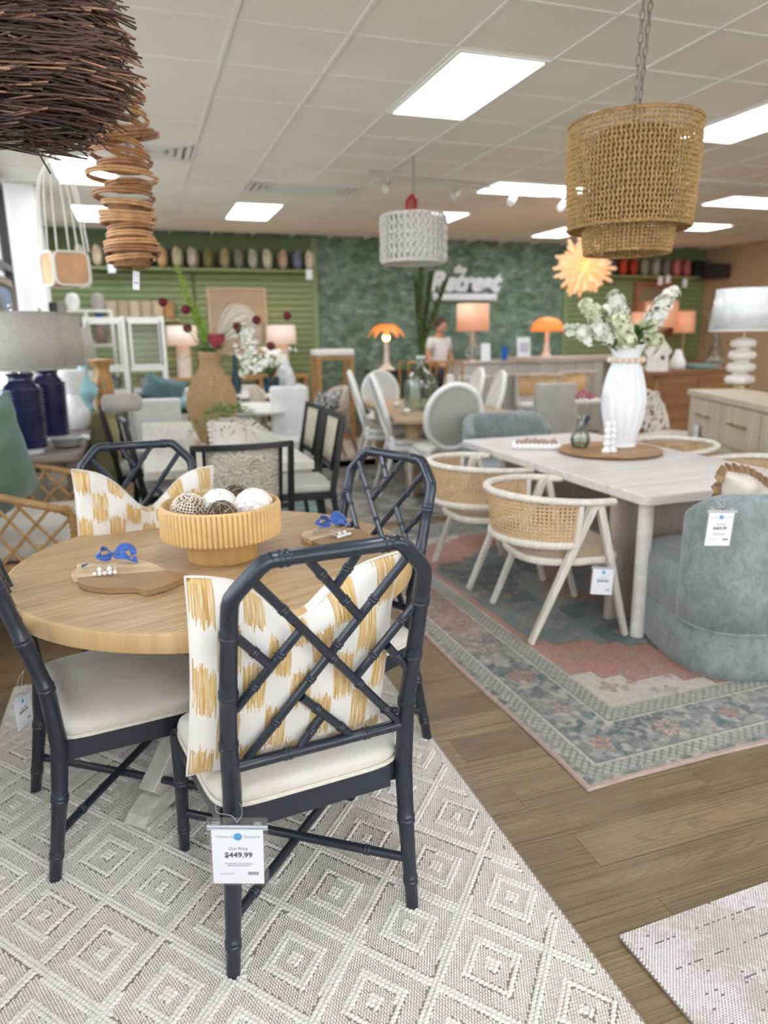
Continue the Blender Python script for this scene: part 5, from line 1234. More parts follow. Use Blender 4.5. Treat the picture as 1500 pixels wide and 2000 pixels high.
lc = aty(1308, 830, 5.75); lt = thing('pierced_chair', 'white chair with a rounded pierced branch-work back, left of the sideboard', 'chair', (lc.x+.20, lc.y+.1, 0), math.radians(200)); lt.scale = (1.12, 1.12, 1.08)
rng = random.Random(4); m = MB(); P2 = []
for i in range(17): a = PI*i/16; P2.append(Vector((.30*math.cos(a), -.28-.10*math.sin(a), .48+.38*math.sin(a)**.8)))
MB().tube(P2, .018, 8).build('back_rim', MWC, lt)
m = MB()
for k in range(34):
    x = rng.uniform(-.25, .25); z = rng.uniform(.48, .80)*1; r_ = rng.uniform(.03, .055)
    if (x/.3)**2+((z-.48)/.40)**2 < .85: m.tube([(x+r_*math.cos(q), -.31, z+r_*math.sin(q)*1.2) for q in [2*PI*i/9 for i in range(9)]], .009, 5, closed=True)
m.build('pierced_panel', MWC, lt); MB().prism(rrect(-.29, -.29, .29, .27, .1), .42, .47).build('seat', MWC, lt, bev=.01)
for sx in (-1, 1):
    for sy in (-1, 1): MB().beam((sx*.25, sy*.25, 0), (sx*.24, sy*.23, .42), .035, .035).build('leg', MWC, lt, bev=.004)
# ================================================================== LIGHT TABLE WITH BLACK CHAIRS
MLT = wood('bleached_table', 'c0b8a8', 'dad3c4', 'Y', .9, .5); MBK = mat('black_wood', '1d1c1b', .35, .1); MCB = mat('woven_back', 'd2c6ae', .75, .12, 80, .6, 400)
lt_ = thing('bleached_table', 'bleached rectangular table with black chairs and a big rope vase on it', 'table', (.47, 5.55, .011))
MB().box((0, 0, .728), (1.0, 2.6, .055)).build('tabletop', MLT, lt_, bev=.006, smooth=False)
for s in (-1, 1):
    m = MB(); m.beam((0, s*.95, .0), (0, s*.95, .70), .50, .14, (0, 1, 0), .34, .12); 
    MB().beam((.22, s*.95, 0.03), (.28, s*.95, .70), .13, .10, (0, 1, 0)).build('table_leg', MLT, lt_, bev=.006); MB().beam((-.22, s*.95, 0.03), (-.28, s*.95, .70), .13, .10, (0, 1, 0)).build('table_leg', MLT, lt_, bev=.006); MB().box((0, s*.95, .04), (.62, .14, .06)).build('foot_bar', MLT, lt_, bev=.006)
MB().box((0, 0, .16), (.08, 1.8, .08)).build('stretcher', MLT, lt_, bev=.004)
MLEAFF = None
def mk_print():
    g = Gr('leaf_print_fabric'); v = g.voro(g.scl(g.coord(), (1, 1, 1.5)), 22); n = g.noise(g.coord(), 18, 3, .6, 1.5)
    g.put(g.b.inputs['Base Color'], g.mix(g.smooth(v+n*.3, .40, .55), 'dfe6e0', '3f6a60')); g.set(Roughness=.9); return g.m
MPRT = mk_print()
def mk_weave():
    g = Gr('figured_weave'); n = g.noise(g.scl(g.coord(), (1, 1, 2.5)), 5, 2, .5, 2.0); w_ = g.math('SINE', n*55.0); f = g.noise(g.coord(), 300, 2)
    g.put(g.b.inputs['Base Color'], g.mix(g.smooth(w_+f*.6, -.4, .9), '9c927f', 'cfc6b4')); g.set(Roughness=.85); return g.m
MWEV = mk_weave(); MWSEAT = fabric('white_seat', 'e6e2d8', 'd2cdc1', 500)
def black_chair(label, loc, rz, curved=False, seatm=None):
    t = thing('black_frame_chair', label, 'chair', loc, rz, 'black framed chairs round the bleached table')   # faces +Y
    W = .255; H = .965 if not curved else .955
    bow = lambda x: -.055*(1-(x/W)**2) if curved else 0
    for s in (-1, 1):
        MB().beam((s*W, -.27, 0), (s*W, -.22, .45), .03, .034, (0, 1, 0), .034, .042).beam((s*W, -.22, .45), (s*W, -.31, H), .034, .042, (0, 1, 0), .030, .034).build('rear_leg', MBK, t, bev=.004)
        MB().beam((s*(W-.055), -.225, .58), (s*(W-.055), -.30, H-.02), .018, .028, (0, 1, 0)).build('back_post', MBK, t, bev=.002)
        MB().beam((s*W, .24, 0), (s*W, .22, .43), .028, .028, (0, 1, 0), .036, .036).build('front_leg', MBK, t, bev=.004)
    for z, y, nm in ((H-.01, -.305, 'top_rail'), (.60, -.245, 'lower_rail')):
        m = MB(); P = [Vector((W*1.03*(i/8-1)*1, y+bow(W*(i/8-1)), z)) for i in range(17)]
        for a, b in zip(P, P[1:]): m.beam(a, b, .030, .030, (0, 0, 1))
        m.build(nm, MBK, t)
    m = MB(); m.sheet(lambda u, v: ((u*2-1)*(W-.07), -.248-.052*v+bow((u*2-1)*W)+.0, .625+.305*v), 12, 4); m.build('back_panel', MWEV if curved else MCB, t, solid=.012, ang=60)
    MB().box((0, 0, .415), (2*W+.02, .46, .05)).build('seat_frame', MBK, t, bev=.004, smooth=False)
    MB().prism(rrect(-W, -.23, W, .24, .03), .44, .495).build('seat', seatm or MWSEAT, t, bev=.018, ang=60, seg=3)
    return t
RZ = .0115
bc1 = black_chair('black chair with a curved woven back nearest the camera, behind the fluted bowl', (.475, 4.06, RZ), 0, True, MPRT)
bc2 = black_chair('black chair right of the bleached table, nearer of the two there', (1.00, 5.02, RZ), math.radians(88))
dup(bc2, (1.02, 5.72, RZ), math.radians(91), 'black chair right of the bleached table, farther of the two there')
dup(bc2, (.15, 5.32, RZ), math.radians(-84), 'black chair at the left of the bleached table, nearer one, tilted side view')
dup(bc2, (-.02, 6.2, RZ), math.radians(-86), 'black chair at the left of the bleached table, farther one, grey bolster on it')
MGF = fabric('dove_grey_fabric', 'c9c2ba', 'b3aca3', 500); MSLIP = fabric('white_slipcover', 'e8e6e1', 'd4d1ca', 500)
o = MB().lathe([(0, -.14), (.05, -.137), (.066, -.11), (.066, .11), (.05, .137), (0, .14)], 20).build('bolster', MGF); q_ = aty(238, 787, 5.65); o.location = (q_.x, q_.y, q_.z); o.rotation_euler = (0, PI/2, math.radians(12)); tag(o, 'pale grey bolster lying over the left black chairs', 'bolster')
def slip_chair(name, label, loc, rz, m_, h=.98, w=.46, grp=None):
    t = thing(name, label, 'chair', loc, rz, grp)
    MB().box((0, -.22, h/2+.22), (w, .09, h-.44)).build('back', m_, t, bev=.03, seg=3); MB().box((0, 0, .44), (w, .46, .12)).build('seat', m_, t, bev=.03, seg=3)
    sk = MB().box((0, 0, .20), (w-.01, .45, .37)).build('skirt', m_, t, bev=.01)
    return t
slip_chair('slipcovered_chair', 'white slipcovered chair at the far end of the bleached table', (.13, 7.20, RZ), math.radians(182), MSLIP, .93)
slip_chair('printed_chair', 'chair covered in teal and white leaf print, left of the rope vase', (.70, 7.28, .001), math.radians(178), MPRT, .93, .5)
bn = thing('teal_bench', 'low bench with dark frame behind the leaf print chair', 'bench', (.22, 8.62, 0)); MB().box((0, 0, .70), (.7, .42, .03)).build('seat_board', MBK, bn, bev=.004)
for sx in (-1, 1): MB().beam((sx*.3, 0, 0), (sx*.3, 0, .69), .05, .36, (0, 1, 0)).build('leg', MBK, bn)
MTEAL = fabric('aqua_cushion', '93b7b6', '7ea3a4', 500); MTEAL2 = fabric('slate_cushion', '6f8d90', '5c787b', 500)
o = MB().box((0, 0, 0), (.62, .36, .13)).build('seat_cushion', MTEAL, bev=.05, seg=4); o.location = (.22, 8.62, .785); tag(o, 'pale aqua cushion lying on the bench left of the rope vase', 'cushion')
pillow('slate_pillow', 'slate blue pillow leaning on the aqua cushion', .46, .30, .12, Matrix.Translation((.20, 8.66, .84)) @ Matrix.Rotation(.5, 4, 'X') @ Matrix.Rotation(.3, 4, 'Y'), MTEAL2, .02, nu=16, nv=14)
# rope vase and flowers
MJUTE = mat('jute_rope', 'b6946c', .85, .14, 40, .8, 200); p = at(420, 862, .768); VJ = Vector((p.x, p.y, .768))
jv = thing('rope_vase', 'big rope-wrapped gourd vase on the bleached table with tall flowers', 'vase', VJ); PJ = lathe_bez([(0, 0), (.085, 0), (.10, .02), (.155, .16), (.172, .27), (.155, .38), (.105, .48), (.068, .54), (.062, .58), (.080, .64), (.074, .64), (.055, .58)], 8)
MB().lathe(PJ, 48).build('vase_body', MJUTE, jv); m = MB(); zs = np.linspace(.015, .63, 30); pr = [(r_, z_) for r_, z_ in PJ if z_ >= 0][:PJ.__len__()-12]
zz_ = [z_ for r_, z_ in pr]; rr_ = [r_ for r_, z_ in pr]
for z_ in zs: m.torus((0, 0, float(z_)), float(np.interp(z_, zz_, rr_))+.003, .0105, 40, 6)
tag(m.build('rope_coils', MJUTE, jv), kind='stuff')
ft = thing('tall_flower_arrangement', 'tall arrangement of green spikes, protea and burgundy pompoms in the rope vase', 'flowers', VJ+Vector((0, 0, .62)))
def rj(px, py, Y=None): return aty(px, py, Y or VJ.y)-(VJ+Vector((0, 0, .62)))
m = MB(); sp_ = [rj(345, 520), rj(372, 600), rj(400, 660), Vector((0, 0, -.1))]; Pp = bez(sp_, 10); s = MB().tube(Pp, .004, 5).build('green_stem', MSTEM, ft)
for i, q in enumerate(Pp[:-8]):
    for k in range(9): a = random.uniform(0, 6.3); leaf_mb(m, q, (math.cos(a), math.sin(a), .9), .035+.05*min(1, i/12), .014, .1)
m.build('foxtail_leaves', mat('lime_leaf', '9ab548', .6, .2, 20), s, ang=180)
MBUR = mat('burgundy', '6a1f2b', .8, .25, 60)
for px, py in ((318, 590), (363, 605), (366, 641), (463, 637), (501, 625), (561, 617), (529, 676)):
    e = rj(px, py, VJ.y+random.uniform(-.1, .15)); s = MB().tube(bez([Vector((0, 0, -.1)), e*.5+Vector((0, 0, .03)), e], 6), .0025, 5).build('stem', MSTEM, ft); m = MB()
    m.ball(e, .028, 10, 8)
    for d in fib(50): m.tube([e+d*.022, e+d*.034], .003, 4)
    m.build('pompom', MBUR, s)
e = rj(423, 668); s = MB().tube([(0, 0, -.1), e-Vector((0, 0, .05))], .006, 6).build('protea_stem', MSTEM, ft); m = MB()
for k in range(3):
    for i in range(12): a = 2*PI*(i+k*.5)/12; leaf_mb(m, e+Vector((math.cos(a)*.02, math.sin(a)*.02, -.045)), (math.cos(a)*(.35+.2*k), math.sin(a)*(.35+.2*k), 1), .11-.012*k, .032, -.05)
m.build('protea_petals', mat('protea_pink', 'b34a5a', .6, .15, 20), s, ang=180); MB().ball(e, .035, 12, 8, (1, 1, 1.2)).build('protea_core', mat('protea_core', 'd9b9a0', .8, .1), s)
m = MB(); g0 = rj(480, 640)
for i in range(90): q = g0+Vector((random.gauss(0, .035), random.gauss(0, .03), -random.random()*.34)); floret(m, q, (random.gauss(0, 1), -1, random.gauss(0, 1)), .022)
s = MB().tube(bez([Vector((0, 0, -.05)), g0*.6+Vector((0, 0, .1)), g0], 6), .003, 5).build('hanging_stem', MSTEM, ft); m.build('hanging_blossom', MPET, s, ang=180)
m = MB()
for i in range(14): a = random.uniform(0, 6.3); leaf_mb(m, (0, 0, 0), (math.cos(a), math.sin(a)*.6, random.uniform(.1, 1)), random.uniform(.12, .22), .05, .3)
m.build('foliage', MLEAF, ft, ang=180)
m = MB()
for i in range(10): a = random.uniform(-1.2, 1.2); e = Vector((math.sin(a)*.35, random.uniform(-.1, .1), .1+.3*abs(math.cos(a)))); m.tube(bez([Vector((0, 0, 0)), e*.6+Vector((0, 0, .05)), e], 4), .002, 4); 
m.build('dry_twigs', mat('dry_twig', '7a6a52', .8, .2), ft)
p = at(452, 880, .768); pl_ = thing('scalloped_planter', 'white ceramic planter with scalloped sides and trailing fern, in front of the rope vase', 'planter', (p.x, p.y+.1, .768))
MB().lathe([(.0, 0), (.11, 0), (.128, .19), (.132, .20), (.120, .20), (.105, .02), (0, .02)], 40).build('pot', MWC, pl_)
for s in (-1, 1):
    for i in range(5): MB().ball((s*(.118+.003*i), -.02, .03+.036*i), .017, 8, 6).build('scallop', MWC, pl_)
m = MB()
for i in range(420):
    a = random.uniform(0, 6.3); r_ = random.uniform(.02, .22); q = Vector((r_*math.cos(a)*1.15, r_*math.sin(a), .20+.09*(1-(r_/.22)**2)*random.uniform(.5, 1.2)-max(0, r_-.12)*.9)); leaf_mb(m, q, (math.cos(a), math.sin(a), random.uniform(-.3, .9)), .045, .014, .2)
tag(m.build('fern', mat('fern_green', '8a9a5c', .7, .25, 30), pl_, ang=180), kind='stuff')
for i, (px, py) in enumerate(((388, 862), (398, 868), (405, 857))):
    q = at(px, py, .79); o = MB().ball((0, 0, 0), .022, 10, 7, (1.2, 1, .8)).build('sea_shell', mat('shell_pink', 'c9ab98', .5, .2, 20)); o.location = (q.x, q.y, .787); tag(o, 'small pinkish shell beside the white scalloped planter', 'shell', 'shells on the bleached table')
# ================================================================== OAK TABLE WITH OVAL-BACK CHAIRS
MOAK2 = wood('mid_oak', 'a78c6a', 'c9ae88', 'Y', 1.0, .45); MWP_ = mat('painted_white', 'eceae4', .35, .03); MGCL = mat('pale_cane_panel', 'bdb8ac', .7, .08, 90, .5, 400); MUPH = fabric('ivory_upholstery', 'e3dfd6', 'd2cdc2', 500)
ot = thing('oak_table', 'mid oak table with rounded corners and fluted legs, glass demijohn on it', 'table', (2.95, 7.12, .011), math.radians(-8))
MB().prism(rrect(-.62, -1.1, .62, 1.1, .16), .712, .755).build('tabletop', MOAK2, ot, bev=.006, ang=60)
for sx in (-1, 1):
    for sy in (-1, 1): MB().lathe([(.065, 0), (.075, .71)], 48, (sx*.42, sy*.85, 0), mod=lambda a, i, z: 1+.05*math.cos(a*14)).build('fluted_leg', MOAK2, ot)
def oval_chair(label, loc, rz, back=MGCL, grp='white oval-back chairs', sc=1.0, seatm=None):
    t = thing('oval_back_chair', label, 'chair', loc, rz, grp); cz_ = .775; rx, rz_ = .235, .275
    tilt = lambda z: -.20-(z-.45)*.28
    pts = [Vector((rx*math.cos(a), tilt(cz_+rz_*math.sin(a)), cz_+rz_*math.sin(a))) for a in [2*PI*i/40 for i in range(40)]]
    MB().tube(pts, .024, 8, closed=True).build('oval_frame', MWP_, t)
    m = MB(); V = [(0, tilt(cz_), cz_)]+[tuple(p*1) for p in pts]; 
    m.add([Vector(v) for v in V]+[Vector(v)+Vector((0, .012, 0)) for v in V], [(0, i+1, (i+1) % 40+1) for i in range(40)]+[(41, 42+(i+1) % 40, 42+i) for i in range(40)]); m.build('oval_panel', back, t, ang=180)
    for s in (-1, 1):
        MB().tube(bez([(s*.20, -.34, 0), (s*.20, -.27, .22), (s*.19, -.205, .46), (s*.10, tilt(.53), .53)], 5), [.014]*5+[.02]*5+[.024]*6, 8).build('rear_leg', MWP_, t)
        MB().tube(bez([(s*.23, .22, 0), (s*.235, .245, .2), (s*.23, .22, .43)], 5), [.013, .013, .014, .016, .018, .02, .022, .025, .027, .028, .03], 8).build('front_leg', MWP_, t)
    MB().prism(rrect(-.25, -.23, .25, .26, .09), .40, .445).build('seat_rail', MWP_, t, bev=.01, ang=60)
    MB().prism(rrect(-.235, -.21, .235, .245, .09), .446, .50).build('seat_cushion', seatm or MUPH, t, bev=.022, ang=60, seg=3)
    return t
oc = oval_chair('white oval-back chair with grey cane panel seen from behind, nearest of its set', (2.58, 5.98, .0115), math.radians(-7), grp='white oval-back chairs'); oc.scale = (1.06, 1.06, 1.04)
dup(oc, (2.48, 6.50, .0115), math.radians(-101), 'white oval-back chair seen side-on at the left of the oak table, nearer of the two', None, 1.08)
dup(oc, (2.50, 7.35, .0115), math.radians(-102), 'white oval-back chair seen side-on at the left of the oak table, farther of the two', None, 1.08)
oc2 = oval_chair('white upholstered oval-back chair at the right of the oak table, nearer of the two', (3.28, 7.0, .0115), math.radians(76), MUPH); oc2.scale = (1.06,)*3
dup(oc2, (3.42, 7.8, .0115), math.radians(80), 'white upholstered oval-back chair at the right of the oak table, farther of the two', None, 1.06)
dup(oc2, (2.95, 8.75, .0115), math.radians(172), 'white upholstered oval-back chair at the far end of the oak table', None, 1.0)
p = at(822, 800, .766); DJ = Vector((p.x, p.y, .767)); dj = thing('glass_demijohn', 'large pale green glass bottle on the oak table with dark green stems', 'bottle', DJ)
MDJ = mk_glass('green_glass', 'dbe6dd', .10, .03)
MB().lathe(lathe_bez([(0, .004), (.15, .004), (.172, .03), (.175, .20), (.165, .29), (.10, .38), (.045, .43), (.036, .50), (.040, .52), (.047, .53)], 5), 40, cap=False).build('bottle_body', MDJ, dj)
MB().lathe([(.048, .515), (.052, .53), (.048, .545), (.040, .545), (.040, .515)], 24).build('bottle_lip', mat('pale_glass_lip', 'cdd6cd', .2, 0), dj)
gs = thing('cypress_stems', 'tall dark olive cypress stems standing in the glass demijohn', 'plant', DJ+Vector((0, 0, .05))); MOLV = mat('olive_leaf', '4c5a2a', .7, .25, 20)
for k, (px, py, Y_) in enumerate(((822, 520, 0), (842, 545, .1), (870, 560, .05), (858, 600, -.1), (812, 560, .1))):
    e = aty(px, py, DJ.y+Y_)-(DJ+Vector((0, 0, .05))); P = bez([Vector((0, 0, 0)), Vector((0, 0, .45)), e*.6+Vector((0, 0, .2)), e], 9); s = MB().tube(P, .005, 5).build('stem', MOLV, gs); m = MB()
    for q in P[8:]:
        for j in range(11): a = random.uniform(0, 6.3); leaf_mb(m, q, (math.cos(a)*.45, math.sin(a)*.45, 1), .10, .02, .05)
    m.build('scale_leaves', MOLV, s, ang=180)
for i, (px, py) in enumerate(((775, 790), (793, 803), (838, 803), (853, 797), (868, 790))):
    q = at(px, py, .79); o = MB().ball((0, 0, 0), .034, 10, 7, (1.3, 1, .8)).build('white_shell', MCER); o.location = (q.x, q.y, .793); tag(o, 'white shell lying at the foot of the glass demijohn', 'shell', 'white shells on the oak table')
# ================================================================== BACK OF THE SHOP, LEFT: BOOKCASE, SHELF, CONSOLE, ART
MTHIN = mk_film('thin_glass', .015); MIV = mat('ivory_paint', 'efe9e0', .5, .03); SY = 9.0; x0, x1 = -.56, .31; ZB = 1.765
bk_ = thing('bookcase', 'ivory bookcase with two columns of shelves and glass doors against the green slats', 'bookcase', ((x0+x1)/2, SY, 0)); hw_ = (x1-x0)/2
for x in (-hw_+.03, -.02, hw_-.03): MB().box((x, 0, ZB/2), (.06, .36, ZB)).build('upright', MIV, bk_, bev=.004, smooth=False)
for z in (.08, .48, .93, 1.18, ZB-.03):
    for x in (-1, 1): MB().box((x*hw_/2, 0, z), (hw_-.06, .35, .045)).build('shelf', MIV, bk_, smooth=False)
MB().box((0, .15, .5), (2*hw_-.1, .01, .9)).build('back_board', mat('dark_back', '6b5d50', .7, .05), bk_, smooth=False)
for x in (-1, 1):
    d_ = MB(); X = x*hw_/2
    for s in (-1, 1): d_.box((X+s*(hw_/2-.055), -.17, 1.46), (.03, .02, .50)); d_.box((X, -.17, 1.46+s*.24), (hw_-.14, .02, .03))
    d_ = d_.build('door', MIV, bk_, smooth=False); MB().box((X, -.168, 1.46), (hw_-.14, .004, .46)).build('glass', MTHIN, d_, smooth=False)
for i, (x, z, c_, lb) in enumerate(((.22, .99, 'b9aba0', 'stack of grey folded linen on the right middle shelf of the bookcase'), (-.22, .99, '7d8784', 'dark grey bowl on the left middle shelf of the bookcase'), (.24, .60, '6b4a3a', 'brown basket on the lower right shelf of the bookcase'), (-.18, .60, 'a89b90', 'taupe basket on the lower left shelf of the bookcase'))):
    zb = {.99: .953, .60: .503}[z]
    o = MB().lathe([(0, 0), (.10, 0), (.13, .07), (.125, .13 if z > .9 else .22), (.11, .13 if z > .9 else .22), (.1, .02), (0, .02)], 24).build('basket' if z < .9 else ('bowl' if x < 0 else 'linen_stack'), mat('shelf_item_%d' % i, c_, .7, .15, 30)); o.location = ((x0+x1)/2+x, SY-.02, zb); tag(o, lb, 'basket' if z < .9 else 'decor')
MB().box((-.1, YB-.17, 1.80), (1.5, .25, .03)).build('wall_shelf', MGREEN, wb, smooth=False)
fc = ['c0ae94', 'b3a185', 'c7b79b', 'bcaa8e', 'c3b293', 'a97f5c']; 
for i, c_ in enumerate(fc):
    o = MB().box((0, 0, .13), (.155, .16, .26)).build('folded_fabric', mat('fabric_bolt_%d' % i, c_, .9, .06), bev=.03, seg=3); o.location = (-.32+.163*i, YB-.17, 1.817); tag(o, ['beige fabric bolt at the left of the row above the bookcase', 'second beige fabric bolt above the bookcase', 'third beige fabric bolt above the bookcase', 'fourth beige fabric bolt above the bookcase', 'fifth beige fabric bolt above the bookcase', 'brown fabric bolt at the right end above the bookcase'][i], 'fabric', 'fabric bolts on the wall shelf')
o = MB().box((0, 0, .14), (.11, .17, .28)).build('folded_fabric', mat('blue_cloth', '2e4580', .9, .05), bev=.02); o.location = (-.50, YB-.17, 1.817); tag(o, 'dark blue fabric bolt at the far left above the bookcase', 'fabric', 'fabric bolts on the wall shelf')
# pillow shelves high on the wall
for (a, b, nm) in ((XL+.4, 2.78, 0), (7.8, XR-.02, 1)):
    MB().box(((a+b)/2, YB-.22, SHZ+.005), (b-a, .36, .03)).build('wall_shelf', MGREEN, wb, smooth=False)
ptone = ['cfc8ba', 'c6b295', 'b9a894', '55575a', '7a7468', 'c39c6e', 'bdb58e', 'b8aa98', '75703f', '9a8b62', '7d7a66', 'a8a892', 'c4bd9c', 'b39a80', '6f7787', 'd3c6b0']
pname = ['pale grey', 'sandy', 'taupe', 'charcoal', 'dark grey', 'amber tan', 'pale olive', 'mottled stone', 'dark olive', 'khaki', 'grey green', 'sage', 'cream dotted', 'clay', 'slate blue', 'cream']
for i, c_ in enumerate(ptone):
    x = -.66+i*(3.36/15); M = Matrix.Translation((x, YB-.27, SHZ+.022)) @ Matrix.Rotation(math.radians(78+random.uniform(-14, 14)), 4, 'Z')
    pillow('shelf_pillow', '%s pillow on the long green shelf, %s' % (pname[i], ['left end', 'near the left end', 'left part', 'middle', 'right part', 'near the right end', 'right end'][min(6, i*7//16)]), .36, .30, .15, M, mat('pl_%d' % i, c_, .9, .35, 28), .0, nu=12, nv=10, group='pillows on the green shelf', seed=i)
for i, (c_, nm) in enumerate((('3c4754', 'navy'), ('4a5560', 'slate'), ('b5431f', 'orange red'), ('a83a1c', 'rust red'), ('8e8b76', 'stone'), ('9b9684', 'pale stone'), ('77736a', 'grey'), ('b86a68', 'coral pink'), ('a95a5c', 'rose'), ('1b1c1e', 'black'), ('55524e', 'black and white'))):
    x = 8.05+i*.235; M = Matrix.Translation((x, YB-.27, SHZ+.022)) @ Matrix.Rotation(math.radians(80+random.uniform(-8, 8)), 4, 'Z')
    pillow('shelf_pillow', '%s pillow on the high shelf at the right of the wallpaper' % nm, .36, .30, .16, M, mat('pr_%d' % i, c_, .9, .3, 28), .0, nu=12, nv=10, group='pillows on the right shelf', seed=i+40)
MB().box((XR-.25, YB-.5, 2.62), (.35, .5, .25)).build('end_bracket', mat('dark_bracket', '2c2b2a', .6, .1), wb)
for (px, py, lb) in ((604, 536, 'white tag under the last pillow of the left shelf'), (1290, 548, 'white tag hanging under the right pillow shelf, leftmost'), (1305, 545, 'cream tag hanging under the right pillow shelf, middle'), (1338, 553, 'white tag hanging under the right pillow shelf, rightmost'), (218, 522, 'white tag under the left shelf beside the rattan pendant')):
    q = aty(px, py, YB-.42); o = MB().box((0, 0, 0), (.10, .004, .15)).build('shelf_tag', MCARD, smooth=False); o.location = q; tag(o, lb, 'tag')
# console with lamps
MHON = wood('honey_oak', 'a9783f', 'c4955a', 'X', .8, .45); cq = thing('back_console', 'honey oak console below the shell fan artwork, two pale lamps on it', 'table', (1.43, 11.45, 0))
MB().box((0, 0, .92), (2.2, .42, .05)).build('tabletop', MHON, cq, bev=.004, smooth=False)
for sx in (-1, -.33, .33, 1): MB().box((sx*1.05, 0, .45), (.06, .38, .90)).build('side_panel', MHON, cq, smooth=False)
MB().box((0, .02, .12), (2.1, .36, .04)).build('lower_shelf', MHON, cq, smooth=False)
for i, sx in enumerate((-.66, .02, .70)):
    o = MB().box((0, 0, .41), (.50, .36, .80)).build('ottoman', MSLIP, bev=.03, seg=3); o.location = (1.43+sx, 11.10 if i == 1 else 11.05, .003); tag(o, ['white upholstered ottoman in front of the back console, left', 'white upholstered ottoman in front of the back console, middle', 'white upholstered ottoman in front of the back console, right'][i], 'ottoman', 'ottomans at the back console')
MSHW = emis('lit_pink_shade', 'ffd2b4', .15, 'f0dcd0'); MTRV = mat('travertine', 'e2d6c6', .5, .08, 10)
def col_lamp(label, px):
    q = aty(px, 737, 11.45); t = thing('column_lamp', label, 'lamp', (q.x, q.y, .9455), 0, 'column lamps on the back console')
    MB().lathe([(0, 0), (.105, 0), (.095, .50), (0, .50)], 28, mod=lambda a, i, z: 1+.04*math.cos(a*12)).build('column_base', MTRV, t)
    MB().tube([(0, 0, .5), (0, 0, .60)], .012, 8).build('stem', MBRS, t)
    MB().lathe([(.235, .47), (.22, .76)], 40, cap=False).build('shade', MSHW, t, solid=.003); MB().ball((0, 0, .6), .05, 12, 8).build('bulb', emis('warm_bulb', 'ffb765', 14.0), t); return t
col_lamp('pale column lamp with a pink-lit shade on the back console, left of the fan artwork', 362); col_lamp('pale column lamp with a pink-lit shade on the back console, right of the fan artwork', 553)
a = aty(405, 563, YB-.06); b = aty(522, 690, YB-.06); art = thing('fan_artwork', 'square framed artwork of a white shell fan on sand, above the back console', 'artwork', ((a.x+b.x)/2, YB-.07, (a.z+b.z)/2)); W_, H_ = b.x-a.x, a.z-b.z
MB().box((0, .01, 0), (W_-.03, .02, H_-.03)).build('sand_panel', mat('sand_panel', 'b9a284', .8, .05), art, smooth=False)
for s in (-1, 1): MB().box((s*W_/2, 0, 0), (.04, .05, H_+.04)).build('frame_side', mat('frame_beige', 'c9b492', .5, .05), art, smooth=False); MB().box((0, 0, s*H_/2), (W_-.04, .05, .04)).build('frame_side', MC['frame_beige'], art, smooth=False)
m = MB()
for i in range(41):
    an = math.radians(-12+204*i/40); r_ = .40*W_/.9; base_ = Vector((0, -.02, -.22)); e = base_+Vector((math.cos(an)*r_*.92, 0, math.sin(an)*r_*1.25)); m.beam(base_, e, .008, .004, (0, 1, 0), .022, .004)
m.build('fan_ribs', mat('fan_white', 'ece4d2', .7, .03), art)
def pot(name, label, loc, prof, m_, cat='vase', seg=28):
    o = MB().lathe(lathe_bez(prof, 4), seg).build(name, m_); o.location = loc; return tag(o, label, cat)
MBW = mat('white_ripple', 'dcdde0', .4, .15, 18); MPT = mat('petrol_glaze', '1f3a44', .25, .1)
rt2 = thing('white_round_table', 'round white pedestal table behind the rope vase', 'table', (1.10, 8.05, .0)); MB().lathe([(0, .72), (.60, .72), (.64, .745), (.64, .762), (0, .762)], 48).build('tabletop', MIV, rt2); MB().lathe(lathe_bez([(.0, 0.0), (.33, .0), (.30, .04), (.12, .18), (.10, .5), (.16, .70), (0, .72)], 4), 32).build('pedestal', MIV, rt2)
rt3 = thing('far_white_table', 'second pale table standing before the back console', 'table', (1.35, 9.75, .012)); MB().lathe([(0, .74), (.66, .74), (.70, .765), (.70, .78), (0, .78)], 48).build('tabletop', MIV, rt3); MB().lathe([(.32, 0), (.30, .04), (.10, .12), (.12, .74)], 28).build('pedestal', MIV, rt3)
q = at(505, 742, .80); pot('rippled_vase', 'pale rippled vase on the table before the back console', (q.x*.97, min(q.y, 9.9), .7925), [(0, 0), (.10, 0), (.13, .12), (.11, .24), (.06, .36), (.05, .42), (.03, .42), (0, .40)], MBW)
pot('petrol_bottle', 'tall dark petrol bottle beside the pale rippled vase', (1.20, 9.72, .7925), [(0, 0), (.05, 0), (.07, .15), (.04, .32), (.03, .50), (.02, .5), (0, .48)], MPT)
o = pot('petrol_planter', 'small petrol planter with pale flowers on the far white table', (1.66, 9.70, .7925), [(0, 0), (.09, 0), (.11, .10), (.11, .20), (.09, .20), (0, .18)], MPT, 'planter')
m = MB()
for i in range(70): floret(m, Vector((random.gauss(0, .11), random.gauss(0, .08), .30+random.random()*.28)), (random.gauss(0, 1), -1, 1), .035)
m.build('pale_blossom', MPET, o, ang=180); m = MB()
for i in range(50): a = random.uniform(0, 6.3); leaf_mb(m, (0, 0, .18), (math.cos(a)*.6, math.sin(a)*.6, 1), random.uniform(.15, .4), .03, .2)
m.build('foliage', MOLV, o, ang=180)
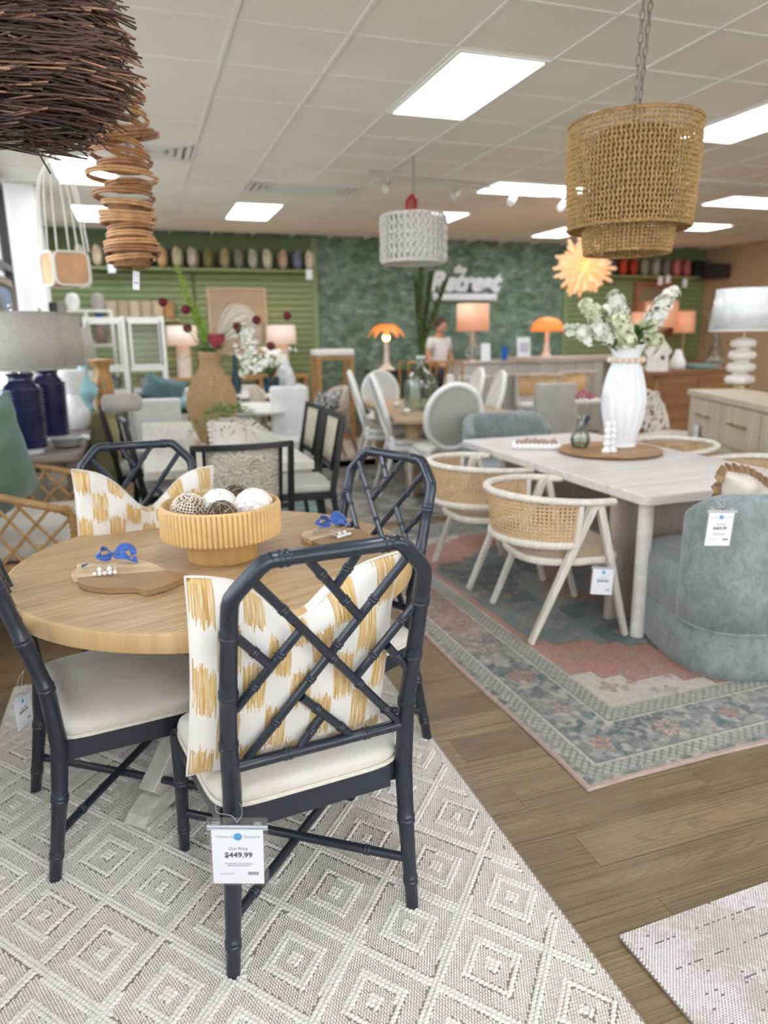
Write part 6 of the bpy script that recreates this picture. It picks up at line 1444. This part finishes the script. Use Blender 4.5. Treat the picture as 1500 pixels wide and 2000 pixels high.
# chairs in the middle back
MBG = fabric('beige_weave', 'c2b3a0', 'b09f8a', 400); MBW2 = wood('beige_wood', 'a8907a', 'c4ad94', 'Z', .8, .5)
def tub_chair(label, loc, rz, m_, grp=None):
    t = thing('beige_armchair', label, 'chair', loc, rz, grp)
    m = MB(); m.sheet(lambda u, v: (.27*math.cos(math.radians(270+(u*2-1)*75)), .27*math.sin(math.radians(270+(u*2-1)*75))*.9, .42+v*(.50-.16*abs(u*2-1)**3)), 20, 4); m.build('back', m_, t, solid=.045, ang=60)
    MB().prism(rrect(-.26, -.22, .26, .27, .05), .36, .46).build('seat', m_, t, bev=.02, seg=3)
    for s in (-1, 1):
        MB().beam((s*.25, .25, 0), (s*.235, .22, .37), .03, .03, (0, 1, 0), .045, .045).build('front_leg', MBW2, t, bev=.004); MB().beam((s*.22, -.34, 0), (s*.22, -.2, .37), .03, .03, (0, 1, 0), .045, .05).build('rear_leg', MBW2, t, bev=.004)
        MB().tube(bez([(s*.26, .20, .42), (s*.27, .12, .60), (s*.27, -.1, .66), (s*.24, -.18, .72)], 5), .020, 8).build('arm', MBW2, t)
    return t
tc = tub_chair('beige armchair holding a black and white speckled pillow, right of the black chairs', (2.12, 8.50, .012), math.radians(100), MBG, 'beige armchairs')
dup(tc, (1.50, 8.85, .012), math.radians(-100), 'beige armchair with its plain back turned, beside the speckled pillow')
def mk_speck():
    g = Gr('speckled_fabric'); v = g.voro(g.coord('Object'), 38); g.put(g.b.inputs['Base Color'], g.mix(g.smooth(v, .45, .6), 'eceae6', '2a2828')); g.set(Roughness=.9); return g.m
pillow('speckled_pillow', 'black and white speckled pillow in a beige armchair', .42, .42, .16, Matrix.Translation((2.08, 8.46, .48)) @ Matrix.Rotation(math.radians(30), 4, 'Z') @ Matrix.Rotation(.25, 4, 'X'), mk_speck(), .02, nu=16, nv=14)
slip_chair('slipcovered_chair', 'white slipcovered chair standing behind the two right-hand black chairs', (1.36, 7.33, .012), math.radians(150), MSLIP, 1.0, .42)
ts = thing('tall_stand', 'tall honey wood stand with a white top against the leaf wallpaper', 'stand', (2.62, 10.1, .0))
MB().box((0, 0, 1.30), (.54, .42, .09)).build('stand_top', MIV, ts, bev=.02)
for sx in (-1, 1):
    for sy in (-1, 1): MB().box((sx*.235, sy*.17, .625), (.06, .06, 1.25)).build('leg', MHON, ts, smooth=False)
MB().box((0, 0, 1.225), (.50, .38, .05)).build('apron', MHON, ts, smooth=False)
# ================================================================== BACK OF THE SHOP, CENTRE AND RIGHT
WX = lambda px, py, Y: aty(px, py, Y)
# black chest with amber leaf lamp
q = WX(772, 722, 10.6); bch = thing('black_chest', 'black chest with dark green leaf drawers below the amber leaf lamp', 'cabinet', (q.x, 10.6, 0)); zt = q.z
MB().box((0, 0, zt-.02), (.86, .48, .04)).build('top_slab', MBK, bch, bev=.004, smooth=False); MB().box((0, 0, zt/2), (.80, .44, zt-.06)).build('body', MBK, bch, smooth=False)
MDG = mat('dark_green_leaf', '16352c', .4, .5, 12)
for i in range(2): d_ = MB().box((0, -.225, zt-.22-.32*i), (.76, .02, .29)).build('drawer', MDG, bch, smooth=False); MB().ball((0, -.245, zt-.22-.32*i), .018, 8, 6).build('knob', MBRS, d_)
def petal_lamp(label, px, pyb, Y, zb, leafy, hscale=1.0):
    q = WX(px, pyb, Y); t = thing('amber_lamp', label, 'lamp', (q.x, Y, zb), 0, 'amber glowing lamps by the leaf wallpaper')
    MB().lathe(lathe_bez([(0, 0), (.13, 0), (.12, .03), (.06, .08), (.035, .25), (.03, .48*hscale)], 4), 24).build('stand', MTRV, t)
    m_ = emis('amber_shade', 'ff8a30', .30, 'd98a48'); m = MB(); h0 = .42*hscale
    if leafy:
        for i in range(10): a = 2*PI*i/10; leaf_mb(m, (0, 0, h0+.24), (math.cos(a), math.sin(a), .15), .30, .16, .75)
        m.build('petal_shade', m_, t, ang=180, solid=.004)
    else: m.lathe([(.25, h0), (.25, h0+.05), (.21, h0+.14), (.12, h0+.20), (0, h0+.215)], 32, cap=False); m.build('dome_shade', m_, t, solid=.004)
    MB().ball((0, 0, h0+.06), .05, 12, 8).build('bulb', emis('warm_bulb', 'ffb765', 14.0), t); return t
petal_lamp('amber lamp with drooping petal shade on the black chest', 755, 722, 10.55, zt+.0005, True)
# gold bamboo etagere
q = WX(842, 705, 8.95); et = thing('gold_etagere', 'gold bamboo shelf stand behind the glass demijohn', 'shelf', (q.x, 8.95, .0)); MGLD = mat('gold_bamboo', 'b9893f', .35, .15, Metallic=.5); zt2 = q.z
for sx in (-.38, -.08, .14, .38):
    for sy in (-.17, .17): MB().tube([(sx, sy, 0), (sx, sy, zt2)], .014, 8).build('upright', MGLD, et)
for z in (.25, .62, zt2-.01):
    for sy in (-.17, .17): MB().tube([(-.38, sy, z), (.38, sy, z)], .012, 8).build('rail', MGLD, et)
    MB().box((0, 0, z+.016), (.78, .36, .008)).build('glass_shelf', MGLASS, et, smooth=False)
for i, (x, c_) in enumerate(((-.24, MSLIP), (.02, MDJ), (.26, MSLIP))):
    o = MB().lathe(lathe_bez([(0, 0), (.08, 0), (.085, .1), (.07, .30), (.05, .36), (0, .36)], 4), 24).build('tall_jar', c_ if c_ != MSLIP else MCER); o.location = (q.x+x, 8.95, .6425); tag(o, ['white jar on the gold shelf stand, left', 'pale green glass jar in the middle of the gold shelf stand', 'white jar on the gold shelf stand, right'][i], 'jar')
# cash desk
q0 = WX(888, 706, 10.0); q1 = WX(1205, 706, 10.0); dk = thing('cash_desk', 'pale panelled sales counter in front of the leaf wallpaper', 'counter', ((q0.x+q1.x)/2, 10.0, 0)); Wd = q1.x-q0.x; zd = q0.z
MPG = mat('pale_grey_paint', 'cfcbc2', .55, .04)
MB().box((0, 0, zd-.02), (Wd, .62, .04)).build('countertop', mat('greige_top', 'c6b8a8', .45, .04), dk, smooth=False)
for i in range(9): MB().box((-Wd/2+.02+(i+.5)*(Wd-.04)/9, -.27, (zd-.04)/2), ((Wd-.04)/9-.012, .03, zd-.06)).build('front_panel', MPG, dk, bev=.004, smooth=False)
MB().box((0, .02, (zd-.04)/2), (Wd-.05, .54, zd-.05)).build('carcass', MPG, dk, smooth=False)
q = WX(922, 720, 10.0); bl = thing('glass_table_lamp', 'large lamp with a clear glass base and peach drum shade below the wall sign', 'lamp', (q.x, 10.0, zd+.0005))
MB().lathe([(0, 0), (.10, 0), (.10, .025), (0, .025)], 24).build('foot', MCHR, bl); MB().lathe(lathe_bez([(.03, .03), (.11, .08), (.12, .18), (.05, .28), (.04, .30), (.07, .35), (.03, .42), (.02, .48)], 4), 24, cap=False).build('glass_base', MGR, bl)
MB().tube([(0, 0, .02), (0, 0, .60)], .012, 8).build('stem', MCHR, bl); MB().lathe([(.245, .44), (.235, .83)], 40, cap=False).build('shade', emis('peach_shade', 'ffa070', .16, 'e9b898'), bl, solid=.003); MB().ball((0, 0, .6), .05, 12, 8).build('bulb', MC['warm_bulb'], bl)
petal_lamp('amber mushroom lamp on the sales counter, right of the small white signs', 1066, 712, 10.0, zd+.0005, False)
for (px, w_, h_, lb, tx_) in ((1022, .22, .34, 'white printed sign in a stand on the sales counter', True), (948, .15, .26, 'blank white card standing on the sales counter under the big lamp', False)):
    q = WX(px, 710, 9.8); t = thing('counter_sign', lb, 'sign', (q.x, 9.80, zd+.0005)); MB().box((0, 0, h_/2), (w_, .012, h_), Euler((-.12, 0, .0)).to_matrix()).build('sign_panel', MCARD, t, smooth=False); MB().box((0, .05, .006), (w_, .12, .01)).build('sign_foot', MCARD, t, smooth=False)
    if tx_:
        for k in range(4): MB().box((0, -.014-.0*k, .24-.035*k), (.15-.02*(k % 2), .003, .014)).build('print_line', MINKP, t, smooth=False)
q = WX(985, 706, 9.85); o = MB().lathe([(0, 0), (.04, 0), (.055, .20), (.05, .20), (.035, .01), (0, .01)], 24).build('blue_cup', mat('cobalt', '155fb5', .35, .03)); o.location = (q.x, 9.85, zd+.0005); tag(o, 'bright blue cup on the sales counter', 'cup')
# wall sign
MSGN = mat('sign_white', 'f4f5f4', .5, 0); a = aty(845, 590, YB-.05); b = aty(970, 585, YB-.05); sg = thing('wall_sign', 'white script wall sign reading the Retreat, with a white underline, on the leaf wallpaper', 'sign', ((a.x+b.x)/2, YB-.06, (aty(908, 580, YB-.05)).z))
R90 = Euler((PI/2, 0, 0)).to_matrix().to_4x4()
v, f = text_mesh('Retreat', .43, Matrix.Translation((-.03, 0, .11)) @ R90, .02, .35, .022); MB().add(v, f).build('script_letters', MSGN, sg, smooth=False)
v, f = text_mesh('the', .17, Matrix.Translation((-.12, 0, .40)) @ R90, .02, .35, .012); MB().add(v, f).build('script_letters', MSGN, sg, smooth=False)
MB().box((.0, 0, .0), (b.x-a.x, .04, .12)).build('underline_bar', MSGN, sg, bev=.02)
# bar stools, slip chair, benches
def cane_stool(label, px, Y, rz):
    q = WX(px, 800, Y); t = thing('cane_bar_stool', label, 'stool', (q.x, Y, 0), rz, 'cane-back bar stools'); 
    MB().tube([(.26*math.cos(math.radians(270+a)), .24*math.sin(math.radians(270+a)), 1.04) for a in range(-95, 96, 10)], .024, 8).build('top_rail', MBW2, t)
    m = MB(); m.sheet(lambda u, v: (.25*math.cos(math.radians(270+(u*2-1)*55)), .235*math.sin(math.radians(270+(u*2-1)*55)), .80+v*.22), 12, 2, uvs=(.45, .22)); m.build('cane_back', MCANEB, t, solid=.01)
    MB().prism(rrect(-.23, -.21, .23, .22, .05), .68, .74).build('seat', MUPH, t, bev=.02)
    for sx in (-1, 1):
        for sy in (-1, 1): MB().beam((sx*.24, sy*.23, 0), (sx*.22, sy*.20, .69 if sy > 0 else 1.03), .034, .034).build('leg', MCH, t, bev=.004)
    MB().box((0, .22, .25), (.44, .03, .03)).build('foot_rest', MCH, t); return t
cs = cane_stool('cane-back bar stool at the centre right, pale legs', 1052, 7.3, math.radians(160))
dup(cs, (WX(1130, 790, 7.6).x, 7.6, 0), math.radians(185), 'cane-back bar stool half hidden behind the white ribbed vase')
MGL = fabric('grey_linen', 'b5b0a4', 'a39e92', 500); q = WX(1100, 860, 6.3); slip_chair('grey_slipcovered_chair', 'tall grey linen slipcovered chair left of the pink bud flowers', (q.x, 6.3, 0), math.radians(176), MGL, 1.02, .46)
q = WX(1010, 800, 8.6); slip_chair('grey_slipcovered_chair', 'grey linen slipcovered chair beyond the white oval-back chairs', (q.x, 8.7, 0), math.radians(180), MGL, .98, .46)
q = WX(900, 790, 9.1); slip_chair('pale_slipcovered_chair', 'pale slipcovered chair in front of the sales counter', (q.x+.35, 9.2, 0), math.radians(180), MPG, .95, .5)
q = WX(1150, 700, 8.3); bt = thing('bar_table', 'greige bar-height table behind the white vase', 'table', (q.x-.05, 8.5, 0)); zb2 = aty(1150, 696, 8.3).z
MB().box((0, 0, zb2-.03), (1.7, .8, .06)).build('tabletop', mat('greige_wood', 'b7a592', .5, .08), bt, bev=.005, smooth=False)
for s in (-1, 1): MB().box((s*.7, 0, (zb2-.06)/2), (.10, .65, zb2-.06)).build('panel_leg', MPG, bt, smooth=False)
# birdhouse, jar, wooden cabinet with plants on the right
q = WX(1350, 780, 7.4); cb = thing('brown_cabinet', 'warm brown wooden cabinet behind the sideboard lamp', 'cabinet', (q.x+.05, 7.6, 0)); zc = aty(1350, 722, 7.4).z; MBRN = wood('warm_walnut', '7d5334', 'a3754c', 'X', .8, .45)
MB().box((0, 0, zc-.02), (1.25, .48, .04)).build('top_slab', MBRN, cb, smooth=False); MB().box((0, 0, (zc-.04)/2), (1.2, .44, zc-.04)).build('body', MBRN, cb, smooth=False)
for i in range(2): d_ = MB().box((-.3+.6*i, -.225, zc*.5), (.57, .02, zc*.82)).build('door', MBRN, cb, bev=.004, smooth=False); MB().ball((-.06+.12*i, -.245, zc*.55), .014, 8, 6).build('knob', MBRS, d_)
q = WX(1283, 725, 7.2); ta = thing('tall_pedestal', 'slim dark wood pedestal carrying the birdhouse behind the white vase', 'pedestal', (q.x, 7.2, 0)); MB().box((0, 0, q.z/2-.02), (.07, .07, q.z-.04)).build('shaft', MBRN, ta, bev=.01); MB().box((0, 0, .015), (.32, .32, .03)).build('foot_plate', MBRN, ta, bev=.006); MB().box((0, 0, q.z-.02), (.28, .28, .03)).build('cap', MBRN, ta, bev=.006)
bh = thing('birdhouse', 'small whitewashed birdhouse with a dark round hole, beside the white blossom', 'birdhouse', (q.x, 7.2, q.z+.0005)); m = MB(); m.add([(-.09, -.08, 0), (.09, -.08, 0), (.09, -.08, .17), (0, -.08, .27), (-.09, -.08, .17), (-.09, .08, 0), (.09, .08, 0), (.09, .08, .17), (0, .08, .27), (-.09, .08, .17)], [(0, 1, 2, 3, 4), (9, 8, 7, 6, 5), (0, 5, 6, 1), (1, 6, 7, 2), (2, 7, 8, 3), (3, 8, 9, 4), (4, 9, 5, 0)]); m.build('house_body', MIV, bh, smooth=False)
for s in (-1, 1): MB().beam((s*.115, 0, .155), (0, 0, .285), .22, .014, (0, 1, 0)).build('roof_slope', MIV, bh, smooth=False)
MB().lathe([(0, 0), (.028, 0), (.028, .004), (0, .004)], 16).build('entrance_hole', mat('hole_dark', '3c4040', .9, 0), bh).matrix_local = Matrix.Translation((0, -.082, .16)) @ Euler((PI/2, 0, 0)).to_matrix().to_4x4()
zc2 = zc+.0005; cx_ = cb.location.x
for i, (dx, h_, c_) in enumerate(((-.45, .34, MGR), (-.18, .24, MCER), (.40, .42, MGR))):
    o = MB().lathe(lathe_bez([(0, 0), (.07, 0), (.10, h_*.3), (.06, h_*.7), (.035, h_), (0.02, h_), (0, h_*.9)], 4), 24).build('glass_jar' if c_ is MGR else 'white_jar', c_); o.location = (cx_+dx, 7.55, zc2); tag(o, ['clear glass jar with twigs on the brown cabinet, left', 'white jar on the brown cabinet', 'clear glass jar with dry branches on the brown cabinet, right'][i], 'jar')
pt2 = thing('dried_branches', 'dry pinkish branches standing on the brown cabinet beside the sideboard lamp', 'plant', (cx_+.40, 7.55, zc2+.30)); MDRY = mat('dry_branch', 'a58c78', .8, .15)
for i in range(9): a = random.uniform(-.9, .9); e = Vector((math.sin(a)*.30, random.uniform(-.1, .1), .42)); MB().tube(bez([Vector((0, 0, 0)), e*.5+Vector((.02, 0, .05)), e], 4), .005, 5).build('branch', MDRY, pt2)
o = MB().box((0, 0, .03), (.30, .20, .05)).build('teal_box', mat('muted_teal', '6f8f86', .6, .1), bev=.006); o.location = (cx_+.12, 7.5, zc2); tag(o, 'muted teal box lying on the brown cabinet', 'box')
# lamps, mirror on the right green wall
q = WX(1275, 605, YB-.06); mr = thing('wall_mirror', 'brown framed mirror on the right green wall behind the blossom', 'mirror', (q.x, YB-.07, q.z))
for s in (-1, 1): MB().box((s*.42, 0, 0), (.09, .05, 1.0)).build('frame_side', MBRN, mr, smooth=False); MB().box((0, 0, s*.46), (.75, .05, .09)).build('frame_side', MBRN, mr, smooth=False)
MB().box((0, .01, 0), (.76, .02, .85)).build('mirror_glass', mat('mirror', 'cfcfcf', .05, 0, Metallic=1.0), mr, smooth=False)
sb2 = thing('far_buffet', 'low pale buffet under the brown framed mirror', 'cabinet', (9.3, 11.4, 0)); zf = .95; MB().box((0, 0, zf/2), (2.4, .45, zf)).build('body', MPG, sb2, smooth=False); MB().box((0, 0, zf+.015), (2.46, .5, .03)).build('top_slab', MBRN, sb2, smooth=False)
for i in range(4): MB().box((-.9+.6*i, -.235, zf*.5), (.57, .02, zf*.85)).build('door', MPG, sb2, bev=.004, smooth=False)
for px, pyt, pyb, w_, lb in ((1246, 610, 660, .13, 'small peach-lit lamp shade glowing behind the white blossom, left one'), (1339, 608, 650, .19, 'peach-lit lamp on the far buffet, right one'), (1300, 588, 640, .32, 'wide pink-peach lamp on the far buffet, middle one')):
    a = WX(px, pyt, 11.35); b = WX(px, pyb, 11.35); t = thing('peach_lamp', lb, 'lamp', (a.x, 11.35 if w_ < .3 else 11.45, zf+.0305), 0, 'peach lamps on the far buffet'); h0 = b.z-zf-.03; h1 = a.z-zf-.03
    MB().lathe([(0, 0), (.09, 0), (.08, .03), (.02, .06), (.02, h0+.1)], 20).build('base', MBRS, t); MB().lathe([(w_, h0), (w_*.92, h1)], 32, cap=False).build('shade', emis('peach_shade', 'ffa070', .16, 'e9b898'), t, solid=.003); MB().ball((0, 0, (h0+h1)/2), .045, 10, 7).build('bulb', MC['warm_bulb'], t)
# ================================================================== LEFT SIDE BY THE WINDOW
def frame_thing(label, loc, w_, h_, rz, tilt, mf, mp, name='leaning_picture'):
    t = thing(name, label, 'frame', loc, rz); t.rotation_euler = (tilt, 0, rz)
    for s in (-1, 1): MB().box((s*(w_/2-.035), 0, h_/2), (.07, .04, h_)).build('frame_side', mf, t, bev=.004, smooth=False); MB().box((0, 0, h_/2+s*(h_/2-.035)), (w_-.14, .04, .07)).build('frame_side', mf, t, bev=.004, smooth=False)
    MB().box((0, .008, h_/2), (w_-.13, .01, h_-.13)).build('picture', mp, t, smooth=False); return t
MDRF = wood('driftwood_frame', '7c6b57', 'a08c72', 'X', .8, .6)
frame_thing('driftwood framed blue-grey picture leaning by the street window', (-.99, 7.35, .85), .95, 1.22, math.radians(90), math.radians(-5), MDRF, mat('blue_grey_print', '7f8fa3', .6, .35, 3))
lw = thing('window_ledge', 'long white display ledge under the street windows', 'shelf', (-1.0, 7.5, 0)); MB().box((0, 0, .82), (.36, 1.6, .05)).build('ledge_top', MIV, lw, smooth=False)
for s in (-1, 1): MB().box((0, s*.74, .395), (.32, .06, .79)).build('ledge_leg', MIV, lw, smooth=False)
for i, (c_, lb, x_) in enumerate((('e9e4da', 'white board leaning beside the white pier', -.86), ('2a2a2c', 'black board leaning beside the white board at the pier', -.80), ('7d7468', 'taupe board leaning by the pier, next to the black board', -.72))):
    o = MB().box((0, 0, .95), (.09, .03, 1.9)).build('leaning_board', mat('board_%d' % i, c_, .6, .06), bev=.004, smooth=False); o.location = (x_-.0, 8.42, 0); tag(o, lb, 'board')
sh2 = thing('white_cube_shelf', 'white cube shelving with ornaments, behind the rope lantern at the left', 'shelf', (-.55, 9.6, 0))
for x in (-.28, 0, .28): MB().box((x, 0, .93), (.03, .32, 1.86)).build('upright', MIV, sh2, smooth=False)
for z in (.1, .55, 1.0, 1.45, 1.85): 
    for x in (-.14, .14): MB().box((x, 0, z), (.25, .31, .03)).build('shelf_board', MIV, sh2, smooth=False)
for i in range(6):
    z = (1.0, 1.45, 1.85)[i // 2]+.0155; o = MB().lathe(lathe_bez([(0, 0), (.05, 0), (.08, .10), (.05, .18), (.03, .24 if z < 1.7 else .18), (0, .2)], 3), 16).build('ornament_vase', mat('orn_%d' % i, ('c98f5a', 'e8e4dc', 'd9cfc4', '8b6f5a', 'efece6', 'a7a098')[i], .5, .1)); o.location = (-.69+.28*(i % 2), 9.58, z); tag(o, '%s vase on the white cube shelving at the left' % ('amber', 'white', 'cream', 'brown', 'ivory', 'grey')[i], 'vase')
MKH = mat('khaki_lacquer', 'b3a878', .45, .05); q = at(182, 806, .93); kc = thing('khaki_cabinet', 'tall khaki cabinet with the blue gourd vase on top, left of the black chairs', 'cabinet', (q.x-.03, q.y+.15, 0))
MB().box((0, 0, .455), (.40, .44, .91)).build('body', MKH, kc, bev=.006); MB().box((0, 0, .92), (.43, .47, .02)).build('top_slab', MKH, kc, bev=.003); d_ = MB().box((0, -.225, .46), (.36, .012, .84)).build('door', MKH, kc, bev=.003); MB().ball((-.14, -.24, .5), .014, 8, 6).build('knob', MBRS, d_)
kx, ky = kc.location.x, kc.location.y
pot('gourd_vase', 'pale blue double gourd vase on the khaki cabinet', (kx-.02, ky-.05, .9305), [(0, 0), (.06, 0), (.045, .07), (.10, .15), (.10, .20), (.045, .28), (.035, .36), (.04, .42), (.02, .42), (0, .4)], mat('sky_glaze', '9fcdd4', .2, .05))
pot('amber_bottle', 'amber brown vase behind the blue gourd vase', (kx+.12, ky+.1, .9305), [(0, 0), (.07, 0), (.08, .2), (.06, .34), (.10, .40), (.09, .42), (0, .38)], mat('amber_glaze', 'b98a50', .3, .2, 12))
pot('hourglass_vase', 'white hourglass vase between the navy lamps and the blue gourd vase', (-.52, 6.15, .8205), [(0, 0), (.09, 0), (.12, .12), (.05, .26), (.06, .30), (.11, .44), (.10, .46), (.06, .40), (0, .4)], MCER)
pl3 = thing('grey_shade_lamp', 'small lamp with a pale grey shade behind the navy lamps', 'lamp', (kx-.12, ky+.62, 0)); q = aty(182, 640, ky+.62); q2 = aty(182, 722, ky+.62)
MB().lathe([(0, 0), (.16, 0), (.15, .03), (.02, .05), (.02, q2.z+.1)], 24).build('floor_stem', MCHR, pl3); MB().lathe([(.20, q2.z), (.15, q.z)], 32, cap=False).build('shade', MSHG, pl3, solid=.003)
q = at(205, 735, 1.05); 
# ================================================================== PERSON behind the counter
def person():
    q = WX(856, 640, 10.75); X, Y, hz = q.x, 10.75, max(1.50, min(q.z, 1.66))
    t = thing('person', 'person in a white shirt standing behind the gold shelf stand, head bowed', 'person', (X, Y, 0), math.radians(200)); s = hz/1.55
    J = {'pel': (0, 0, .92), 'spi': (0, .0, 1.12), 'che': (0, .01, 1.30), 'nk': (0, .02, 1.42), 'hd': (0, .05, 1.50),
         'shl': (-.17, .01, 1.36), 'ell': (-.23, .02, 1.10), 'wrl': (-.16, .20, 1.02), 'shr': (.17, .01, 1.36), 'elr': (.23, .02, 1.10), 'wrr': (.16, .20, 1.02),
         'hl': (-.09, 0, .88), 'kl': (-.10, .02, .48), 'al': (-.10, -.02, .08), 'tl': (-.10, .12, .03), 'hr': (.09, 0, .88), 'kr': (.10, .02, .48), 'ar': (.10, -.02, .08), 'tr': (.10, .12, .03)}
    E_ = [('pel', 'spi'), ('spi', 'che'), ('che', 'nk'), ('nk', 'hd'), ('che', 'shl'), ('shl', 'ell'), ('ell', 'wrl'), ('che', 'shr'), ('shr', 'elr'), ('elr', 'wrr'), ('pel', 'hl'), ('hl', 'kl'), ('kl', 'al'), ('al', 'tl'), ('pel', 'hr'), ('hr', 'kr'), ('kr', 'ar'), ('ar', 'tr')]
    Rr = {'pel': .13, 'spi': .115, 'che': .135, 'nk': .052, 'hd': .05, 'shl': .06, 'shr': .06, 'ell': .042, 'elr': .042, 'wrl': .028, 'wrr': .028, 'hl': .09, 'hr': .09, 'kl': .06, 'kr': .06, 'al': .04, 'ar': .04, 'tl': .035, 'tr': .035}
    def grow(name, keys, edges, rad, m_, lv=2, par=t):
        me = bpy.data.meshes.new(name); ix = {k: i for i, k in enumerate(keys)}; me.from_pydata([Vector(J[k])*s for k in keys], [(ix[a], ix[b]) for a, b in edges], [])
        o = fin(me, name, m_, par, smooth=False); sk = o.modifiers.new('skin', 'SKIN'); sk.use_smooth_shade = True
        for i, k in enumerate(keys): me.skin_vertices[0].data[i].radius = (rad[k]*s,)*2; me.skin_vertices[0].data[i].use_root = (i == 0)
        u = o.modifiers.new('sub', 'SUBSURF'); u.levels = lv; u.render_levels = lv; return o
    # fingers join the hands of the same body
    keys = list(J); ed = list(E_)
    for sd, w_ in (('l', 'wrl'), ('r', 'wrr')):
        wx, wy, wz = J[w_]; J['pm'+sd] = (wx*.95, wy+.06, wz-.01); Rr['pm'+sd] = .030; keys.append('pm'+sd); ed.append((w_, 'pm'+sd))
        for k in range(4): n = 'f%s%d' % (sd, k); J[n] = (wx*.95+(k-1.5)*.020, wy+.125-.006*abs(k-1.5), wz-.025); Rr[n] = .009; keys.append(n); ed.append(('pm'+sd, n))
        n = 'th'+sd; J[n] = (wx*.95-(1 if sd == 'r' else -1)*.045, wy+.085, wz); Rr[n] = .010; keys.append(n); ed.append(('pm'+sd, n))
    MSK = mat('skin', 'c99a7e', .55, .05); body = grow('body', keys, ed, Rr, MSK)
    hc = Vector((0, .055, 1.565))*s; tilt = Euler((-.35, 0, 0)).to_matrix()
    h = MB(); V = []; 
    h.ball(hc, .098*s, 24, 18, (.80, .95, 1.18), tilt); h.ball(hc+tilt @ Vector((0, .092, -.012))*s, .016*s, 8, 6, (.8, 1.1, 1.4)); h.ball(hc+tilt @ Vector((-.078, 0, -.01))*s, .022*s, 8, 6, (.4, .8, 1.2)); h.ball(hc+tilt @ Vector((.078, 0, -.01))*s, .022*s, 8, 6, (.4, .8, 1.2)); hd = h.build('head', MSK, t)
    for sx in (-1, 1): MB().ball(hc+tilt @ Vector((sx*.030, .083, .012))*s, .011*s, 8, 6).build('eye', mat('eye_dark', '2c2420', .3, 0), hd)
    MB().ball(hc+tilt @ Vector((0, .084, -.050))*s, .018*s, 8, 6, (1.3, .5, .35)).build('mouth', mat('lip', 'a35f58', .5, 0), hd)
    MB().ball(hc+tilt @ Vector((0, -.022, .022))*s, .108*s, 20, 14, (.84, .92, 1.12), tilt).build('hair', mat('brown_hair', '4a3528', .6, .2, 30), hd)
    MSHT = fabric('white_shirt', 'e4e4e0', 'cfcfca', 400)
    R2_ = dict(Rr); 
    for k in ('pel', 'spi', 'che'): R2_[k] = Rr[k]+.018
    for k in ('shl', 'shr'): R2_[k] = .075
    J['m1'] = (-.20, .015, 1.22); J['m2'] = (.20, .015, 1.22); R2_['m1'] = R2_['m2'] = .060; J['nb'] = (0, .018, 1.37); R2_['nb'] = .075
    grow('shirt', ['pel', 'spi', 'che', 'nb', 'shl', 'm1', 'shr', 'm2'], [('pel', 'spi'), ('spi', 'che'), ('che', 'nb'), ('che', 'shl'), ('shl', 'm1'), ('che', 'shr'), ('shr', 'm2')], R2_, MSHT)
    R3_ = {k: Rr[k]+.014 for k in Rr}; grow('trousers', ['pel', 'hl', 'kl', 'al', 'hr', 'kr', 'ar'], [('pel', 'hl'), ('hl', 'kl'), ('kl', 'al'), ('pel', 'hr'), ('hr', 'kr'), ('kr', 'ar')], R3_, fabric('dark_trousers', '34383f', '2a2d33', 400))
person()
